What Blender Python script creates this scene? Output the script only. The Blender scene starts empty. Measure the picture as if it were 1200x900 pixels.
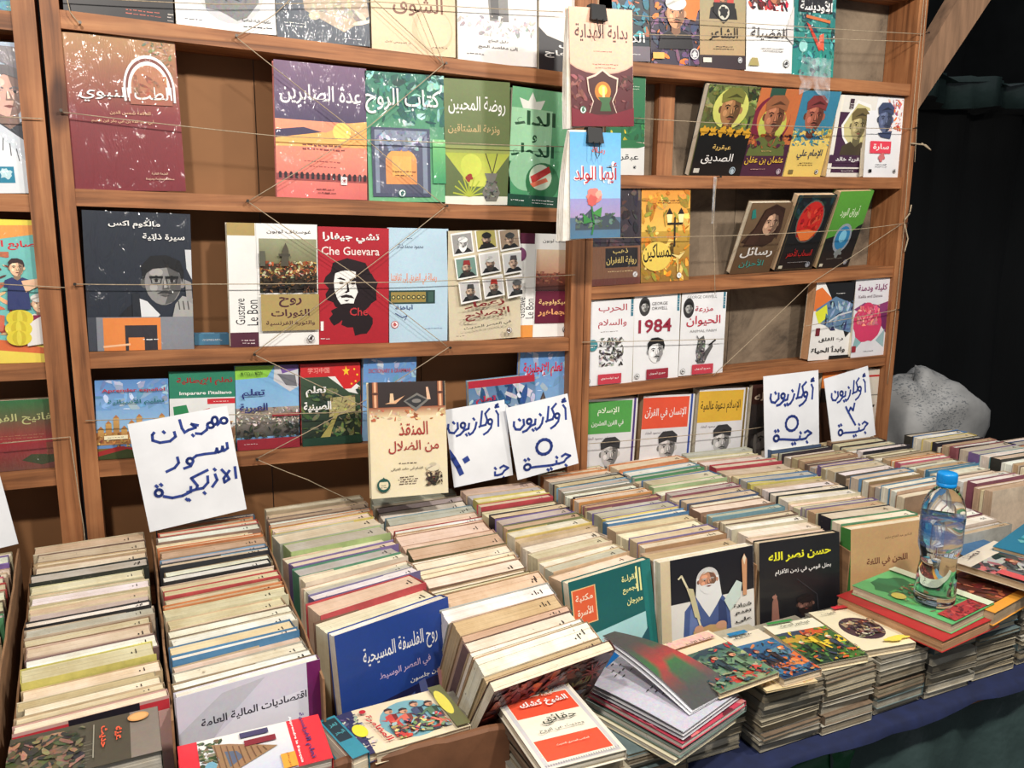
import bpy, math, random
from math import sin, cos, pi, radians, sqrt, atan2, tan
from mathutils import Vector, Matrix
from mathutils.geometry import tessellate_polygon

# ------------------------------------------------------------------ camera, light, exposure
scene = bpy.context.scene
COL = scene.collection
FPX, PITCH, YAW, ROLL = 985.0, radians(-10.8), radians(25.3), radians(0.5)
EYE = Vector((0, 0, 1.55))
FW = Vector((sin(YAW)*cos(PITCH), cos(YAW)*cos(PITCH), sin(PITCH)))
_r0 = Vector((cos(YAW), -sin(YAW), 0)); _u0 = _r0.cross(FW)
RT = _r0*cos(ROLL)+_u0*sin(ROLL); UP = -_r0*sin(ROLL)+_u0*cos(ROLL)
cam_data = bpy.data.cameras.new('camera'); cam = bpy.data.objects.new('camera', cam_data); COL.objects.link(cam)
cam.matrix_world = Matrix(((RT.x, UP.x, -FW.x, EYE.x), (RT.y, UP.y, -FW.y, EYE.y), (RT.z, UP.z, -FW.z, EYE.z), (0, 0, 0, 1)))
cam_data.sensor_fit = 'HORIZONTAL'; cam_data.sensor_width = 36; cam_data.lens = 36*FPX/1200
cam_data.clip_start = 0.01; cam_data.clip_end = 100
scene.camera = cam
world = bpy.data.worlds.new('night'); scene.world = world; world.use_nodes = True
world.node_tree.nodes['Background'].inputs[0].default_value = (0.70, 0.74, 0.80, 1)
world.node_tree.nodes['Background'].inputs[1].default_value = 0.30
vs = scene.view_settings
vs.view_transform = 'Standard'; vs.look = 'None'; vs.gamma = 1; vs.use_curve_mapping = False
vs.exposure = 0.08

def lamp(loc, power, size, col=(1, 0.94, 0.86)):
    l = bpy.data.lights.new('bulb_light', 'POINT'); l.energy = power; l.shadow_soft_size = size; l.color = col
    o = bpy.data.objects.new('bulb_light', l); o.location = loc; COL.objects.link(o); return o
# the stall's hanging bulbs, above and in front of the books, out of frame
lamp((-0.25, 0.25, 2.45), 75, 0.05)
lamp((0.75, 0.15, 2.50), 75, 0.05)
lamp((1.75, 0.20, 2.50), 62, 0.05)

def ray(x, y): return FW + RT*((x-600)/FPX) - UP*((y-450)/FPX)
def atY(x, y, Y): d = ray(x, y); return EYE + d*(Y/d.y)
def atZ(x, y, Z): d = ray(x, y); return EYE + d*((Z-EYE.z)/d.z)

# ------------------------------------------------------------------ materials
def lin(c): return tuple((v/255/12.92 if v/255 <= 0.04045 else ((v/255+0.055)/1.055)**2.4) for v in c[:3])
def nmat(name):
    m = bpy.data.materials.new(name); m.use_nodes = True
    nt = m.node_tree; b = nt.nodes['Principled BSDF']
    return m, nt, b
def N(nt, t, **k):
    n = nt.nodes.new(t)
    for a, v in k.items(): setattr(n, a, v)
    return n
def noise(nt, scale, detail=4, vec=None, mapscale=None, rough=0.55):
    tc = N(nt, 'ShaderNodeTexCoord'); mp = N(nt, 'ShaderNodeMapping'); n = N(nt, 'ShaderNodeTexNoise')
    nt.links.new(tc.outputs['Object'], mp.inputs[0]); nt.links.new(mp.outputs[0], n.inputs['Vector'])
    if mapscale: mp.inputs['Scale'].default_value = mapscale
    oi = N(nt, 'ShaderNodeObjectInfo'); mu = N(nt, 'ShaderNodeMath', operation='MULTIPLY'); mu.inputs[1].default_value = 37.0
    cx = N(nt, 'ShaderNodeCombineXYZ')
    nt.links.new(oi.outputs['Random'], mu.inputs[0])
    for i in range(3): nt.links.new(mu.outputs[0], cx.inputs[i])
    nt.links.new(cx.outputs[0], mp.inputs['Location'])
    n.inputs['Scale'].default_value = scale; n.inputs['Detail'].default_value = detail; n.inputs['Roughness'].default_value = rough
    return n
def ramp(nt, src, stops):
    r = N(nt, 'ShaderNodeValToRGB'); nt.links.new(src, r.inputs[0]); e = r.color_ramp.elements
    while len(e) > 1: e.remove(e[-1])
    e[0].position = stops[0][0]; e[0].color = (*stops[0][1], 1)
    for p, c in stops[1:]: x = e.new(p); x.color = (*c, 1)
    return r
def mix(nt, a, b, fac, mode='MIX'):
    m = N(nt, 'ShaderNodeMix', data_type='RGBA', blend_type=mode)
    for s, v in ((6, a), (7, b), (0, fac)):
        if isinstance(v, (int, float)): m.inputs[s].default_value = v
        elif isinstance(v, tuple): m.inputs[s].default_value = (*v[:3], 1)
        else: nt.links.new(v, m.inputs[s])
    return m.outputs[2]
def bump(nt, b, src, st, dist=0.001):
    n = N(nt, 'ShaderNodeBump'); n.inputs['Strength'].default_value = st; n.inputs['Distance'].default_value = dist
    nt.links.new(src, n.inputs['Height']); nt.links.new(n.outputs[0], b.inputs['Normal'])
G = lambda v: (v, v, v)

def simple(name, c, rough=0.7, scale=30, amt=0.25, stretch=None, bmp=0.2, metal=0, dist=0.001):
    m, nt, b = nmat(name); n = noise(nt, scale, 5, mapscale=stretch)
    r = ramp(nt, n.outputs[0], [(0.25, G(1-amt)), (0.75, G(1+amt*0.4))])
    nt.links.new(mix(nt, lin(c), r.outputs[0], 1.0, 'MULTIPLY'), b.inputs['Base Color'])
    b.inputs['Roughness'].default_value = rough; b.inputs['Metallic'].default_value = metal
    if bmp: bump(nt, b, n.outputs[0], bmp, dist)
    return m

def print_mat(name, rough, coat, wrinkle):
    m, nt, b = nmat(name)
    at = N(nt, 'ShaderNodeAttribute', attribute_name='Col')
    n1 = noise(nt, 150, 8, rough=0.85)
    # printed mottling, stronger where the artwork asks for it (attribute alpha)
    cr = N(nt, 'ShaderNodeMapRange', data_type='FLOAT_VECTOR'); nt.links.new(n1.outputs['Color'], cr.inputs['Vector']); cr.inputs[7].default_value = (0.32, 0.32, 0.32); cr.inputs[8].default_value = (0.68, 0.68, 0.68)
    hs = mix(nt, at.outputs['Color'], cr.outputs['Vector'], 1.0, 'OVERLAY')
    sat = mix(nt, at.outputs['Color'], hs, at.outputs['Alpha'])
    n2 = noise(nt, 9, 5)
    r = ramp(nt, n2.outputs[0], [(0.3, G(0.88)), (0.6, G(1.0))])
    nt.links.new(mix(nt, sat, r.outputs[0], 1.0, 'MULTIPLY'), b.inputs['Base Color'])
    b.inputs['Roughness'].default_value = rough
    if coat:
        b.inputs['Coat Weight'].default_value = coat; b.inputs['Coat Roughness'].default_value = 0.08
    if wrinkle:
        n3 = noise(nt, 38, 3, mapscale=(1, 1, 0.35)); bn = N(nt, 'ShaderNodeBump')
        n3.inputs['Distortion'].default_value = 1.5
        bn.inputs['Strength'].default_value = wrinkle; bn.inputs['Distance'].default_value = 0.012
        nt.links.new(n3.outputs[0], bn.inputs['Height']); nt.links.new(bn.outputs[0], b.inputs['Coat Normal'])
    else: bump(nt, b, n2.outputs[0], 0.15, 0.002)
    return m
M = {}
M['print'] = print_mat('printed_cover', 0.42, 0.15, 0)
M['wrap'] = print_mat('shrink_wrapped_cover', 0.45, 0.9, 0.9)
M['sheet'] = print_mat('marker_on_paper', 0.8, 0, 0)

def cover_mat():
    m, nt, b = nmat('plain_worn_cover'); oi = N(nt, 'ShaderNodeObjectInfo')
    n = noise(nt, 22, 6, rough=0.7); r = ramp(nt, n.outputs[0], [(0.35, G(0.70)), (0.62, G(1.0))])
    base = mix(nt, oi.outputs['Color'], r.outputs[0], 1.0, 'MULTIPLY')
    n2 = noise(nt, 160, 4, rough=0.8); r2 = ramp(nt, n2.outputs[0], [(0.66, G(0)), (0.75, G(0.5))])
    nt.links.new(mix(nt, base, lin((205, 190, 165)), r2.outputs[0]), b.inputs['Base Color'])
    b.inputs['Roughness'].default_value = 0.55; bump(nt, b, n.outputs[0], 0.3, 0.002)
    return m
M['cover'] = cover_mat()
def pages_mat():
    m, nt, b = nmat('page_edges'); oi = N(nt, 'ShaderNodeObjectInfo')
    n = noise(nt, 1.0, 3, mapscale=(4, 900, 4)); r = ramp(nt, n.outputs[0], [(0.3, G(0.80)), (0.55, G(1.0))])
    base = mix(nt, oi.outputs['Color'], r.outputs[0], 1.0, 'MULTIPLY')
    n2 = noise(nt, 14, 6, rough=0.7); r2 = ramp(nt, n2.outputs[0], [(0.35, lin((215, 202, 178))), (0.65, G(1.0))])
    n3 = noise(nt, 130, 3); r3 = ramp(nt, n3.outputs[0], [(0.24, lin((120, 95, 70))), (0.30, G(1.0))])
    x = mix(nt, base, r2.outputs[0], 0.7, 'MULTIPLY')
    nt.links.new(mix(nt, x, r3.outputs[0], 0.6, 'MULTIPLY'), b.inputs['Base Color'])
    b.inputs['Roughness'].default_value = 0.9; bump(nt, b, n.outputs[0], 0.5, 0.001)
    return m
M['pages'] = pages_mat()
def wood_mat(name, c1, c2, c3):
    m, nt, b = nmat(name)
    n = noise(nt, 5, 6, mapscale=(0.7, 14, 14)); n.inputs['Distortion'].default_value = 0.6
    r = ramp(nt, n.outputs[0], [(0.3, lin(c1)), (0.5, lin(c2)), (0.7, lin(c3))])
    k = noise(nt, 3.2, 1, mapscale=(1.2, 4, 4)); rk = ramp(nt, k.outputs[0], [(0.68, G(1)), (0.76, lin((110, 75, 55)))])
    d = noise(nt, 8, 5); rd = ramp(nt, d.outputs[0], [(0.3, G(0.7)), (0.6, G(1))])
    x = mix(nt, r.outputs[0], rk.outputs[0], 0.8, 'MULTIPLY')
    nt.links.new(mix(nt, x, rd.outputs[0], 1.0, 'MULTIPLY'), b.inputs['Base Color'])
    b.inputs['Roughness'].default_value = 0.6; bump(nt, b, n.outputs[0], 0.35, 0.002)
    return m
M['wood'] = wood_mat('pine_wood', (112, 68, 38), (156, 100, 60), (178, 122, 78))
def wood_v(name):  # grain along local z
    m = M['wood'].copy(); m.name = name
    for n in m.node_tree.nodes:
        if n.type == 'MAPPING':
            s = n.inputs['Scale'].default_value
            n.inputs['Scale'].default_value = (s[2], s[1], s[0])
    return m
M['woodv'] = wood_v('pine_wood_upright')
M['beam'] = simple('weathered_beam', (150, 115, 88), 0.8, 6, 0.45, (8, 8, 1), 0.4)
M['panel'] = simple('hardboard_back', (140, 96, 58), 0.75, 5, 0.22, None, 0.15)
def stained():
    m, nt, b = nmat('stained_backing_cloth'); n = noise(nt, 6, 8, rough=0.7); n.inputs['Distortion'].default_value = 0.8
    r = ramp(nt, n.outputs[0], [(0.30, lin((70, 60, 50))), (0.45, lin((118, 102, 84))), (0.7, lin((146, 128, 106)))])
    nt.links.new(r.outputs[0], b.inputs['Base Color']); b.inputs['Roughness'].default_value = 0.9
    bump(nt, b, n.outputs[0], 0.4, 0.01); return m
M['stain'] = stained()
M['card'] = simple('corrugated_cardboard', (150, 112, 78), 0.9, 18, 0.4, (1, 1, 3), 0.5)
M['leather'] = simple('brown_worn_board', (128, 86, 58), 0.7, 14, 0.5, None, 0.5, 0, 0.003)
M['twine'] = simple('twine', (176, 158, 132), 0.9, 200, 0.4)
M['blue'] = simple('blue_cloth', (18, 30, 70), 0.85, 40, 0.4, None, 0.3)
M['tarp'] = simple('dark_green_tarpaulin', (60, 78, 76), 0.35, 4, 0.5, None, 0.8, 0, 0.02)
M['green'] = simple('green_plastic', (22, 92, 52), 0.4, 9, 0.4, None, 0.6, 0, 0.01)
M['dark'] = simple('dark_plaster', (30, 32, 32), 0.95, 3, 0.6, None, 0.3)  # even near-black base for distant walls and stall posts, mottled by noise
M['darkcloth'] = simple('black_canvas', (24, 26, 27), 0.95, 2.5, 0.6, (1, 1, 0.3), 0.6, 0, 0.03)
M['ground'] = simple('dusty_asphalt', (52, 50, 50), 0.9, 12, 0.5, None, 0.5)
M['black'] = simple('black_metal', (14, 14, 15), 0.6, 50, 0.1, None, 0)
M['chrome'] = simple('wire_metal', (150, 150, 150), 0.3, 50, 0.1, None, 0, 1.0)
M['nail'] = simple('nail', (90, 85, 80), 0.4, 50, 0.2, None, 0, 1.0)
M['cap'] = simple('blue_cap_plastic', (20, 140, 215), 0.3, 60, 0.06, None, 0)
M['ink'] = simple('ink', (35, 28, 26), 0.8, 60, 0.1, None, 0)
def clear(name, c, ior, rough=0.02, alpha=None):
    m, nt, b = nmat(name); b.inputs['Base Color'].default_value = (*c, 1); b.inputs['Transmission Weight'].default_value = 1
    b.inputs['IOR'].default_value = ior; n = noise(nt, 40, 2); bump(nt, b, n.outputs[0], rough, 0.001)
    b.inputs['Roughness'].default_value = 0.0
    return m
M['pet'] = clear('clear_bottle_plastic', (0.93, 0.97, 1.0), 1.25, 0.15)
M['water'] = clear('water', (0.93, 0.98, 1.0), 1.33, 0.0)
def label_mat():
    m, nt, b = nmat('translucent_blue_label'); n = noise(nt, 16, 3, mapscale=(1, 1, 2.2)); n.inputs['Distortion'].default_value = 1.2
    r = ramp(nt, n.outputs[0], [(0.44, lin((225, 235, 245))), (0.50, lin((60, 110, 185))), (0.62, lin((50, 100, 175)))])
    ra = ramp(nt, n.outputs[0], [(0.44, G(0.06)), (0.54, G(0.5))])
    nt.links.new(r.outputs[0], b.inputs['Base Color']); nt.links.new(ra.outputs[0], b.inputs['Alpha'])
    b.inputs['Roughness'].default_value = 0.25; return m
M['label'] = label_mat()
def film_mat():
    m, nt, b = nmat('crumpled_clear_film'); n = noise(nt, 30, 5); r = ramp(nt, n.outputs[0], [(0.4, G(0.06)), (0.7, G(0.4))])
    b.inputs['Base Color'].default_value = (0.9, 0.92, 0.95, 1); b.inputs['Roughness'].default_value = 0.12
    nt.links.new(r.outputs[0], b.inputs['Alpha']); bump(nt, b, n.outputs[0], 0.8, 0.004); return m
M['film'] = film_mat()
def sack_mat():
    m, nt, b = nmat('woven_sack'); n = noise(nt, 5, 6)
    r = ramp(nt, n.outputs[0], [(0.3, lin((135, 135, 134))), (0.7, lin((190, 189, 187)))])
    w = noise(nt, 1, 2, mapscale=(90, 90, 220)); rw = ramp(nt, w.outputs[0], [(0.55, G(0)), (0.62, G(0.75))])
    g = noise(nt, 4.5, 0, mapscale=(1, 1, 1)); rg = ramp(nt, g.outputs[0], [(0.45, G(0)), (0.5, G(1))])
    f = mix(nt, G(0), rw.outputs[0], rg.outputs[0])
    nt.links.new(mix(nt, r.outputs[0], lin((85, 92, 98)), f), b.inputs['Base Color'])
    b.inputs['Roughness'].default_value = 0.7; bump(nt, b, n.outputs[0], 0.8, 0.01); return m
M['sack'] = sack_mat()

# ------------------------------------------------------------------ mesh helpers
class MB:
    def __init__(s): s.v = []; s.f = []; s.m = []
    def box(s, x0, x1, y0, y1, z0, z1, m=0):
        b = len(s.v); s.v += [(x, y, z) for x in (x0, x1) for y in (y0, y1) for z in (z0, z1)]
        for q in ((0, 1, 3, 2), (4, 6, 7, 5), (0, 4, 5, 1), (2, 3, 7, 6), (0, 2, 6, 4), (1, 5, 7, 3)):
            s.f.append(tuple(b+i for i in q)); s.m.append(m)
    def hexa(s, pts, m=0):  # 8 points: bottom 4 (ccw), top 4
        b = len(s.v); s.v += [tuple(p) for p in pts]
        for q in ((3, 2, 1, 0), (4, 5, 6, 7), (0, 1, 5, 4), (1, 2, 6, 5), (2, 3, 7, 6), (3, 0, 4, 7)):
            s.f.append(tuple(b+i for i in q)); s.m.append(m)
    def tube(s, pts, r, n=5, m=0):
        pts = [Vector(p) for p in pts]; base = len(s.v)
        for i, p in enumerate(pts):
            d = (pts[min(i+1, len(pts)-1)]-pts[max(i-1, 0)]).normalized()
            a = d.cross(Vector((0, 0.3, 1)) if abs(d.z) < 0.9 else Vector((1, 0, 0))).normalized(); b = d.cross(a)
            rr = r[i] if isinstance(r, (list, tuple)) else r
            for k in range(n): s.v.append(tuple(p+a*rr*cos(2*pi*k/n)+b*rr*sin(2*pi*k/n)))
        for i in range(len(pts)-1):
            for k in range(n):
                s.f.append((base+i*n+k, base+i*n+(k+1) % n, base+(i+1)*n+(k+1) % n, base+(i+1)*n+k)); s.m.append(m)
        s.f.append(tuple(base+k for k in reversed(range(n)))); s.m.append(m)
        s.f.append(tuple(base+(len(pts)-1)*n+k for k in range(n))); s.m.append(m)
    def lathe(s, prof, n=32, m=0, cap=True):
        b = len(s.v)
        for r, z in prof:
            for k in range(n): s.v.append((r*cos(2*pi*k/n), r*sin(2*pi*k/n), z))
        for i in range(len(prof)-1):
            for k in range(n):
                s.f.append((b+i*n+k, b+i*n+(k+1) % n, b+(i+1)*n+(k+1) % n, b+(i+1)*n+k)); s.m.append(m)
        if cap:
            s.f.append(tuple(b+k for k in reversed(range(n)))); s.m.append(m)
            s.f.append(tuple(b+(len(prof)-1)*n+k for k in range(n))); s.m.append(m)
    def mesh(s, name, mats, smooth=False):
        me = bpy.data.meshes.new(name); me.from_pydata(s.v, [], s.f)
        for x in mats: me.materials.append(x)
        me.polygons.foreach_set('material_index', s.m)
        if smooth: me.polygons.foreach_set('use_smooth', [True]*len(s.f))
        me.update(); return me
def link(name, me, parent=None, loc=None, mw=None):
    o = bpy.data.objects.new(name, me); COL.objects.link(o)
    if parent: o.parent = parent
    if loc is not None: o.location = loc
    if mw is not None: o.matrix_world = mw
    return o
def tag(o, label=None, cat=None, group=None, kind=None):
    if label: o['label'] = label
    if cat: o['category'] = cat
    if group: o['group'] = group
    if kind: o['kind'] = kind
    return o
def empty(name, label, cat, mw=None, loc=None, group=None):
    o = bpy.data.objects.new(name, None); COL.objects.link(o); o.empty_display_size = 0.05
    if mw is not None: o.matrix_world = mw
    if loc is not None: o.location = loc
    return tag(o, label, cat, group)

# ------------------------------------------------------------------ lettering: arabic joining with presentation forms
_F = {}
_c = 0xFE80
for ch, n in [('ء', 1), ('آ', 2), ('أ', 2), ('ؤ', 2), ('إ', 2), ('ئ', 4), ('ا', 2), ('ب', 4), ('ة', 2), ('ت', 4), ('ث', 4), ('ج', 4), ('ح', 4), ('خ', 4), ('د', 2), ('ذ', 2), ('ر', 2), ('ز', 2), ('س', 4), ('ش', 4), ('ص', 4), ('ض', 4), ('ط', 4), ('ظ', 4), ('ع', 4), ('غ', 4), ('ف', 4), ('ق', 4), ('ك', 4), ('ل', 4), ('م', 4), ('ن', 4), ('ه', 4), ('و', 2), ('ى', 2), ('ي', 4)]:
    _F[ch] = (_c, n); _c += n
_LA = {'آ': 0xFEF5, 'أ': 0xFEF7, 'إ': 0xFEF9, 'ا': 0xFEFB}
def shape(s):
    if not any(ch in _F for ch in s):
        return s[::-1] if any('\u0590' <= ch <= '\u05ff' for ch in s) else s
    out = []; i = 0; joined = False
    while i < len(s):
        ch = s[i]
        if ch not in _F:
            out.append(ch); joined = False; i += 1; continue
        if ch == 'ل' and i+1 < len(s) and s[i+1] in _LA:
            out.append(chr(_LA[s[i+1]]+(1 if joined else 0))); joined = False; i += 2; continue
        c, n = _F[ch]; nxt = i+1 < len(s) and s[i+1] in _F and s[i+1] != 'ء'
        if n == 1: out.append(chr(c)); joined = False
        elif n == 2: out.append(chr(c+(1 if joined else 0))); joined = False
        else:
            out.append(chr(c+(3 if joined and nxt else 1 if joined else 2 if nxt else 0))); joined = nxt
        i += 1
    return ''.join(reversed(out))
_fc = bpy.data.curves.new('lettering', 'FONT'); _fo = bpy.data.objects.new('lettering', _fc); COL.objects.link(_fo)
_fc.resolution_u = 2; _tcache = {}
def glyphs(text, bold=0.0):
    key = (text, bold)
    if key not in _tcache:
        _fc.body = shape(text); _fc.offset = bold
        bpy.context.view_layer.update()
        dg = bpy.context.evaluated_depsgraph_get(); me = _fo.evaluated_get(dg).to_mesh()
        vs_ = [(v.co.x, v.co.y) for v in me.vertices]; fs = [tuple(p.vertices) for p in me.polygons]
        _fo.evaluated_get(dg).to_mesh_clear()
        if vs_:
            x0 = min(v[0] for v in vs_); x1 = max(v[0] for v in vs_); y0 = min(v[1] for v in vs_); y1 = max(v[1] for v in vs_)
            vs_ = [((x-(x0+x1)/2), (y-(y0+y1)/2)) for x, y in vs_]
            _tcache[key] = (vs_, fs, max(x1-x0, 1e-3), max(y1-y0, 1e-3))
        else: _tcache[key] = ([], [], 1, 1)
    return _tcache[key]

# ------------------------------------------------------------------ printed art, in cover units (0..1 across, 0..1 down)
def clip(poly, x0, y0, x1, y1):
    for ax, lim, sg in ((0, x0, 1), (0, x1, -1), (1, y0, 1), (1, y1, -1)):
        out = []
        for i in range(len(poly)):
            a, b = poly[i-1], poly[i]; ia = (a[ax]-lim)*sg >= 0; ib = (b[ax]-lim)*sg >= 0
            if ia != ib:
                t = (lim-a[ax])/(b[ax]-a[ax]); out.append((a[0]+(b[0]-a[0])*t, a[1]+(b[1]-a[1])*t))
            if ib: out.append(b)
        poly = out
        if len(poly) < 3: return []
    return poly
class Art:
    def __init__(s, w, h): s.w = w; s.h = h; s.v = []; s.f = []; s.c = []; s.k = 0; s.a = 0.12; s.asp = w/h; s.ys = 1.0
    def _add(s, pts, cols):
        b = len(s.v); y = -0.00006*s.k-0.00004
        s.v += [(p[0]*s.w, y, (1-p[1]*(s.ys if p[1] < 0.999 else 1.0))*s.h) for p in pts]; s.c += [(*lin(c), (c[3] if len(c) > 3 else s.a)) for c in cols]
        return b
    def P(s, pts, col, col2=None, box=(0, 0, 1, 1)):
        pts = clip(list(pts), *box)
        if len(pts) < 3: return s
        s.k += 1
        area = sum(pts[i-1][0]*pts[i][1]-pts[i][0]*pts[i-1][1] for i in range(len(pts)))
        if area > 0: pts = pts[::-1]
        if col2:
            ys = [p[1] for p in pts]; a, b_ = min(ys), max(ys)
            cols = [tuple(col[i]+(col2[i]-col[i])*(p[1]-a)/(b_-a+1e-9) for i in range(3)) for p in pts]
        else: cols = [col]*len(pts)
        b = s._add(pts, cols); s.f.append(tuple(range(b, b+len(pts)))); return s
    def R(s, x0, y0, x1, y1, col, col2=None): return s.P([(x0, y0), (x1, y0), (x1, y1), (x0, y1)], col, col2)
    def E(s, cx, cy, rx, col, ry=None, n=22, a0=0, a1=360, box=(0, 0, 1, 1)):
        ry = rx*s.asp if ry is None else ry
        return s.P([(cx+rx*cos(radians(a0+(a1-a0)*i/n)), cy+ry*sin(radians(a0+(a1-a0)*i/n))) for i in range(n if a1-a0 >= 360 else n+1)], col, None, box)
    def B(s, cx, cy, rx, col, ry=None, seed=0, jag=0.3, n=18, box=(0, 0, 1, 1)):
        rnd = random.Random(seed); ry = rx*s.asp if ry is None else ry
        return s.P([(cx+rx*q*cos(2*pi*i/n), cy+ry*q*sin(2*pi*i/n)) for i in range(n) for q in [1-jag+2*jag*rnd.random()]], col, None, box)
    def Mo(s, x0, y0, x1, y1, cols, n=40, seed=1, size=0.12, jag=0.5, a=0.5):
        rnd = random.Random(seed); oa = s.a; s.a = a; n = int(n*2.6)
        for i in range(n):
            q = size*(0.8-0.62*i/n); c = rnd.choice(cols); k = rnd.uniform(0.82, 1.12); c = tuple(min(255, v*k+rnd.uniform(-8, 8)) if v*k > 8 else v for v in c); c = tuple(max(0, v) for v in c)
            X, Y, th, l, wd = rnd.uniform(x0, x1), rnd.uniform(y0, y1), rnd.uniform(0, pi), q*rnd.uniform(0.5, 1.3), q*rnd.uniform(0.15, 0.55)
            pts = []
            for j in range(8):
                r = 1-jag*rnd.random()*0.8; u, v = l*r*cos(pi*j/4), wd*r*sin(pi*j/4); pts.append((X+u*cos(th)-v*sin(th), Y+(u*sin(th)+v*cos(th))*s.asp))
            s.P(pts, c, None, (x0, y0, x1, y1)); s.k -= 0.6
        s.a = oa; return s
    def L(s, pts, wd, col, n=0):
        for i in range(len(pts)-1):
            (xa, ya), (xb, yb) = pts[i], pts[i+1]; dx, dy = (xb-xa)*s.w, (yb-ya)*s.h; l = sqrt(dx*dx+dy*dy)+1e-9
            nx, ny = -dy/l*wd*s.w/2, dx/l*wd*s.w/2; ex, ey = dx/l*wd*s.w*0.3, dy/l*wd*s.w*0.3
            q = [((xa*s.w-ex+nx), (ya*s.h-ey+ny)), ((xb*s.w+ex+nx), (yb*s.h+ey+ny)), ((xb*s.w+ex-nx), (yb*s.h+ey-ny)), ((xa*s.w-ex-nx), (ya*s.h-ey-ny))]
            s.P([(x/s.w, y/s.h) for x, y in q], col); s.k -= 1
        s.k += 1; return s
    def T(s, text, cx, cy, hg, col, w=None, rot=0, bold=0.012, shear=0):
        vs_, fs, tw, th = glyphs(text, bold)
        if not vs_: return s
        s.k += 1; H = hg*s.h*s.ys; sy = H/th; sx = sy if w is None else w*s.w/tw
        ca, sa = cos(radians(rot)), sin(radians(rot)); b = len(s.v); y = -0.00006*s.k-0.00004
        for x, z in vs_:
            X = x*sx+shear*z*sy; Z = z*sy
            s.v.append((cx*s.w+X*ca-Z*sa, y, (1-cy*s.ys)*s.h+X*sa+Z*ca)); s.c.append((*lin(col), 0.0))
        s.f += [tuple(b+i for i in q) for q in fs]; return s
    def tiny(s, cx, cy, w, col, rows=1, dy=0.025, seed=3, hg=0.010):  # print too small to read: broken word shapes
        rnd = random.Random(seed+int(cx*99)+int(cy*999)); s.k += 1
        for r in range(rows):
            ww = w*rnd.uniform(0.7, 1); x = cx-ww/2
            while x < cx+ww/2:
                l = rnd.uniform(0.015, 0.06); y = cy+r*dy+rnd.uniform(-0.002, 0.002); hh = hg*rnd.uniform(0.5, 1)
                s.P([(x, y-hh/2), (x+l*0.5, y-hh/2+hh*0.3), (x+l, y-hh/2), (x+l, y+hh/2), (x, y+hh*0.4)], col); s.k -= 1; x += l+0.014
        return s
    def frame(s, x0, y0, x1, y1, t, col):
        ty = t*s.asp
        s.R(x0, y0, x1, y0+ty, col); s.R(x0, y1-ty, x1, y1, col); s.R(x0, y0, x0+t, y1, col); return s.R(x1-t, y0, x1, y1, col)
    def logo(s, cx, cy, r, col, col2=(255, 255, 255)):
        s.E(cx, cy, r, col); s.E(cx, cy, r*0.8, col2); return s.B(cx, cy, r*0.6, col, seed=int(cx*100), jag=0.4)
    def face(s, cx, cy, r, skin=(190, 150, 120), hair=(40, 30, 25), hat=None, hatc=None, beard=None, mous=None, body=(60, 60, 70), glass=False, turn=0.15, box=(0, 0, 1, 1)):
        A = s.asp; dk = tuple(int(v*0.62) for v in skin); lt = tuple(min(255, int(v*1.15)+8) for v in skin)
        e = lambda x, y, a, b, c, **k: s.E(cx+x*r, cy+y*r*A, a*r, c, b*r*A, box=box, **k)
        p = lambda pts, c: s.P([(cx+x*r, cy+y*r*A) for x, y in pts], c, None, box)
        if body:
            p([(-1.9, 3), (-1.7, 1.9), (-0.7, 1.45), (0, 1.9), (0.7, 1.45), (1.7, 1.9), (1.9, 3)], body)
            p([(-0.45, 0.8), (0.45, 0.8), (0.5, 1.6), (0, 1.95), (-0.5, 1.6)], dk)
        if not hat or hat == 'hair': e(0, -0.35, 1.08, 1.05, hair)
        e(-0.98, 0.05, 0.18, 0.28, dk); e(0.98, 0.05, 0.18, 0.28, skin)
        e(0, 0, 0.95, 1.28, skin)
        p([(turn, -1.1), (0.55, -1.0), (0.92, -0.3), (0.9, 0.4), (0.5, 1.1), (0.05, 1.25), (turn+0.15, 0.5), (turn+0.25, 0)], dk)
        e(-0.35, -0.55, 0.35, 0.25, lt); e(-0.5, 0.3, 0.2, 0.25, lt)
        if beard:
            p([(-0.95, 0.15), (-0.7, 0.55), (-0.2, 0.5), (0.3, 0.5), (0.7, 0.55), (0.95, 0.15), (0.85, 1.0), (0.4, 1.6), (0, 1.8), (-0.4, 1.6), (-0.85, 1.0)], beard)
        for sx in (-1, 1):
            ex = sx*0.40+turn*0.3
            p([(ex-0.26, -0.26), (ex, -0.38), (ex+0.26, -0.28), (ex+0.24, -0.2), (ex, -0.28), (ex-0.24, -0.18)], hair)
            e(ex, -0.08, 0.17, 0.075, tuple(min(255, v*1.05+14) for v in skin)); e(ex, -0.08, 0.09, 0.09, (30, 24, 24)); p([(ex-0.22, -0.1), (ex, -0.2), (ex+0.22, -0.1), (ex, -0.14)], hair)
            if glass:
                p([(ex-0.36, -0.34), (ex+0.36, -0.34), (ex+0.34, -0.2), (ex-0.34, -0.2)], (14, 14, 16)); p([(ex-0.3, -0.2), (ex-0.25, -0.2), (ex-0.2, 0.08), (ex-0.25, 0.1)], (30, 30, 32)); p([(ex-0.2, 0.08), (ex+0.2, 0.06), (ex+0.2, 0.1), (ex-0.2, 0.12)], (60, 60, 62)); p([(ex+0.25, -0.2), (ex+0.3, -0.2), (ex+0.25, 0.08), (ex+0.2, 0.06)], (30, 30, 32))
        nx = turn*0.6
        p([(nx-0.06, -0.1), (nx+0.08, -0.1), (nx+0.24, 0.38), (nx-0.14, 0.40)], dk); p([(nx-0.05, -0.1), (nx+0.03, -0.1), (nx+0.1, 0.3), (nx-0.06, 0.32)], lt)
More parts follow.
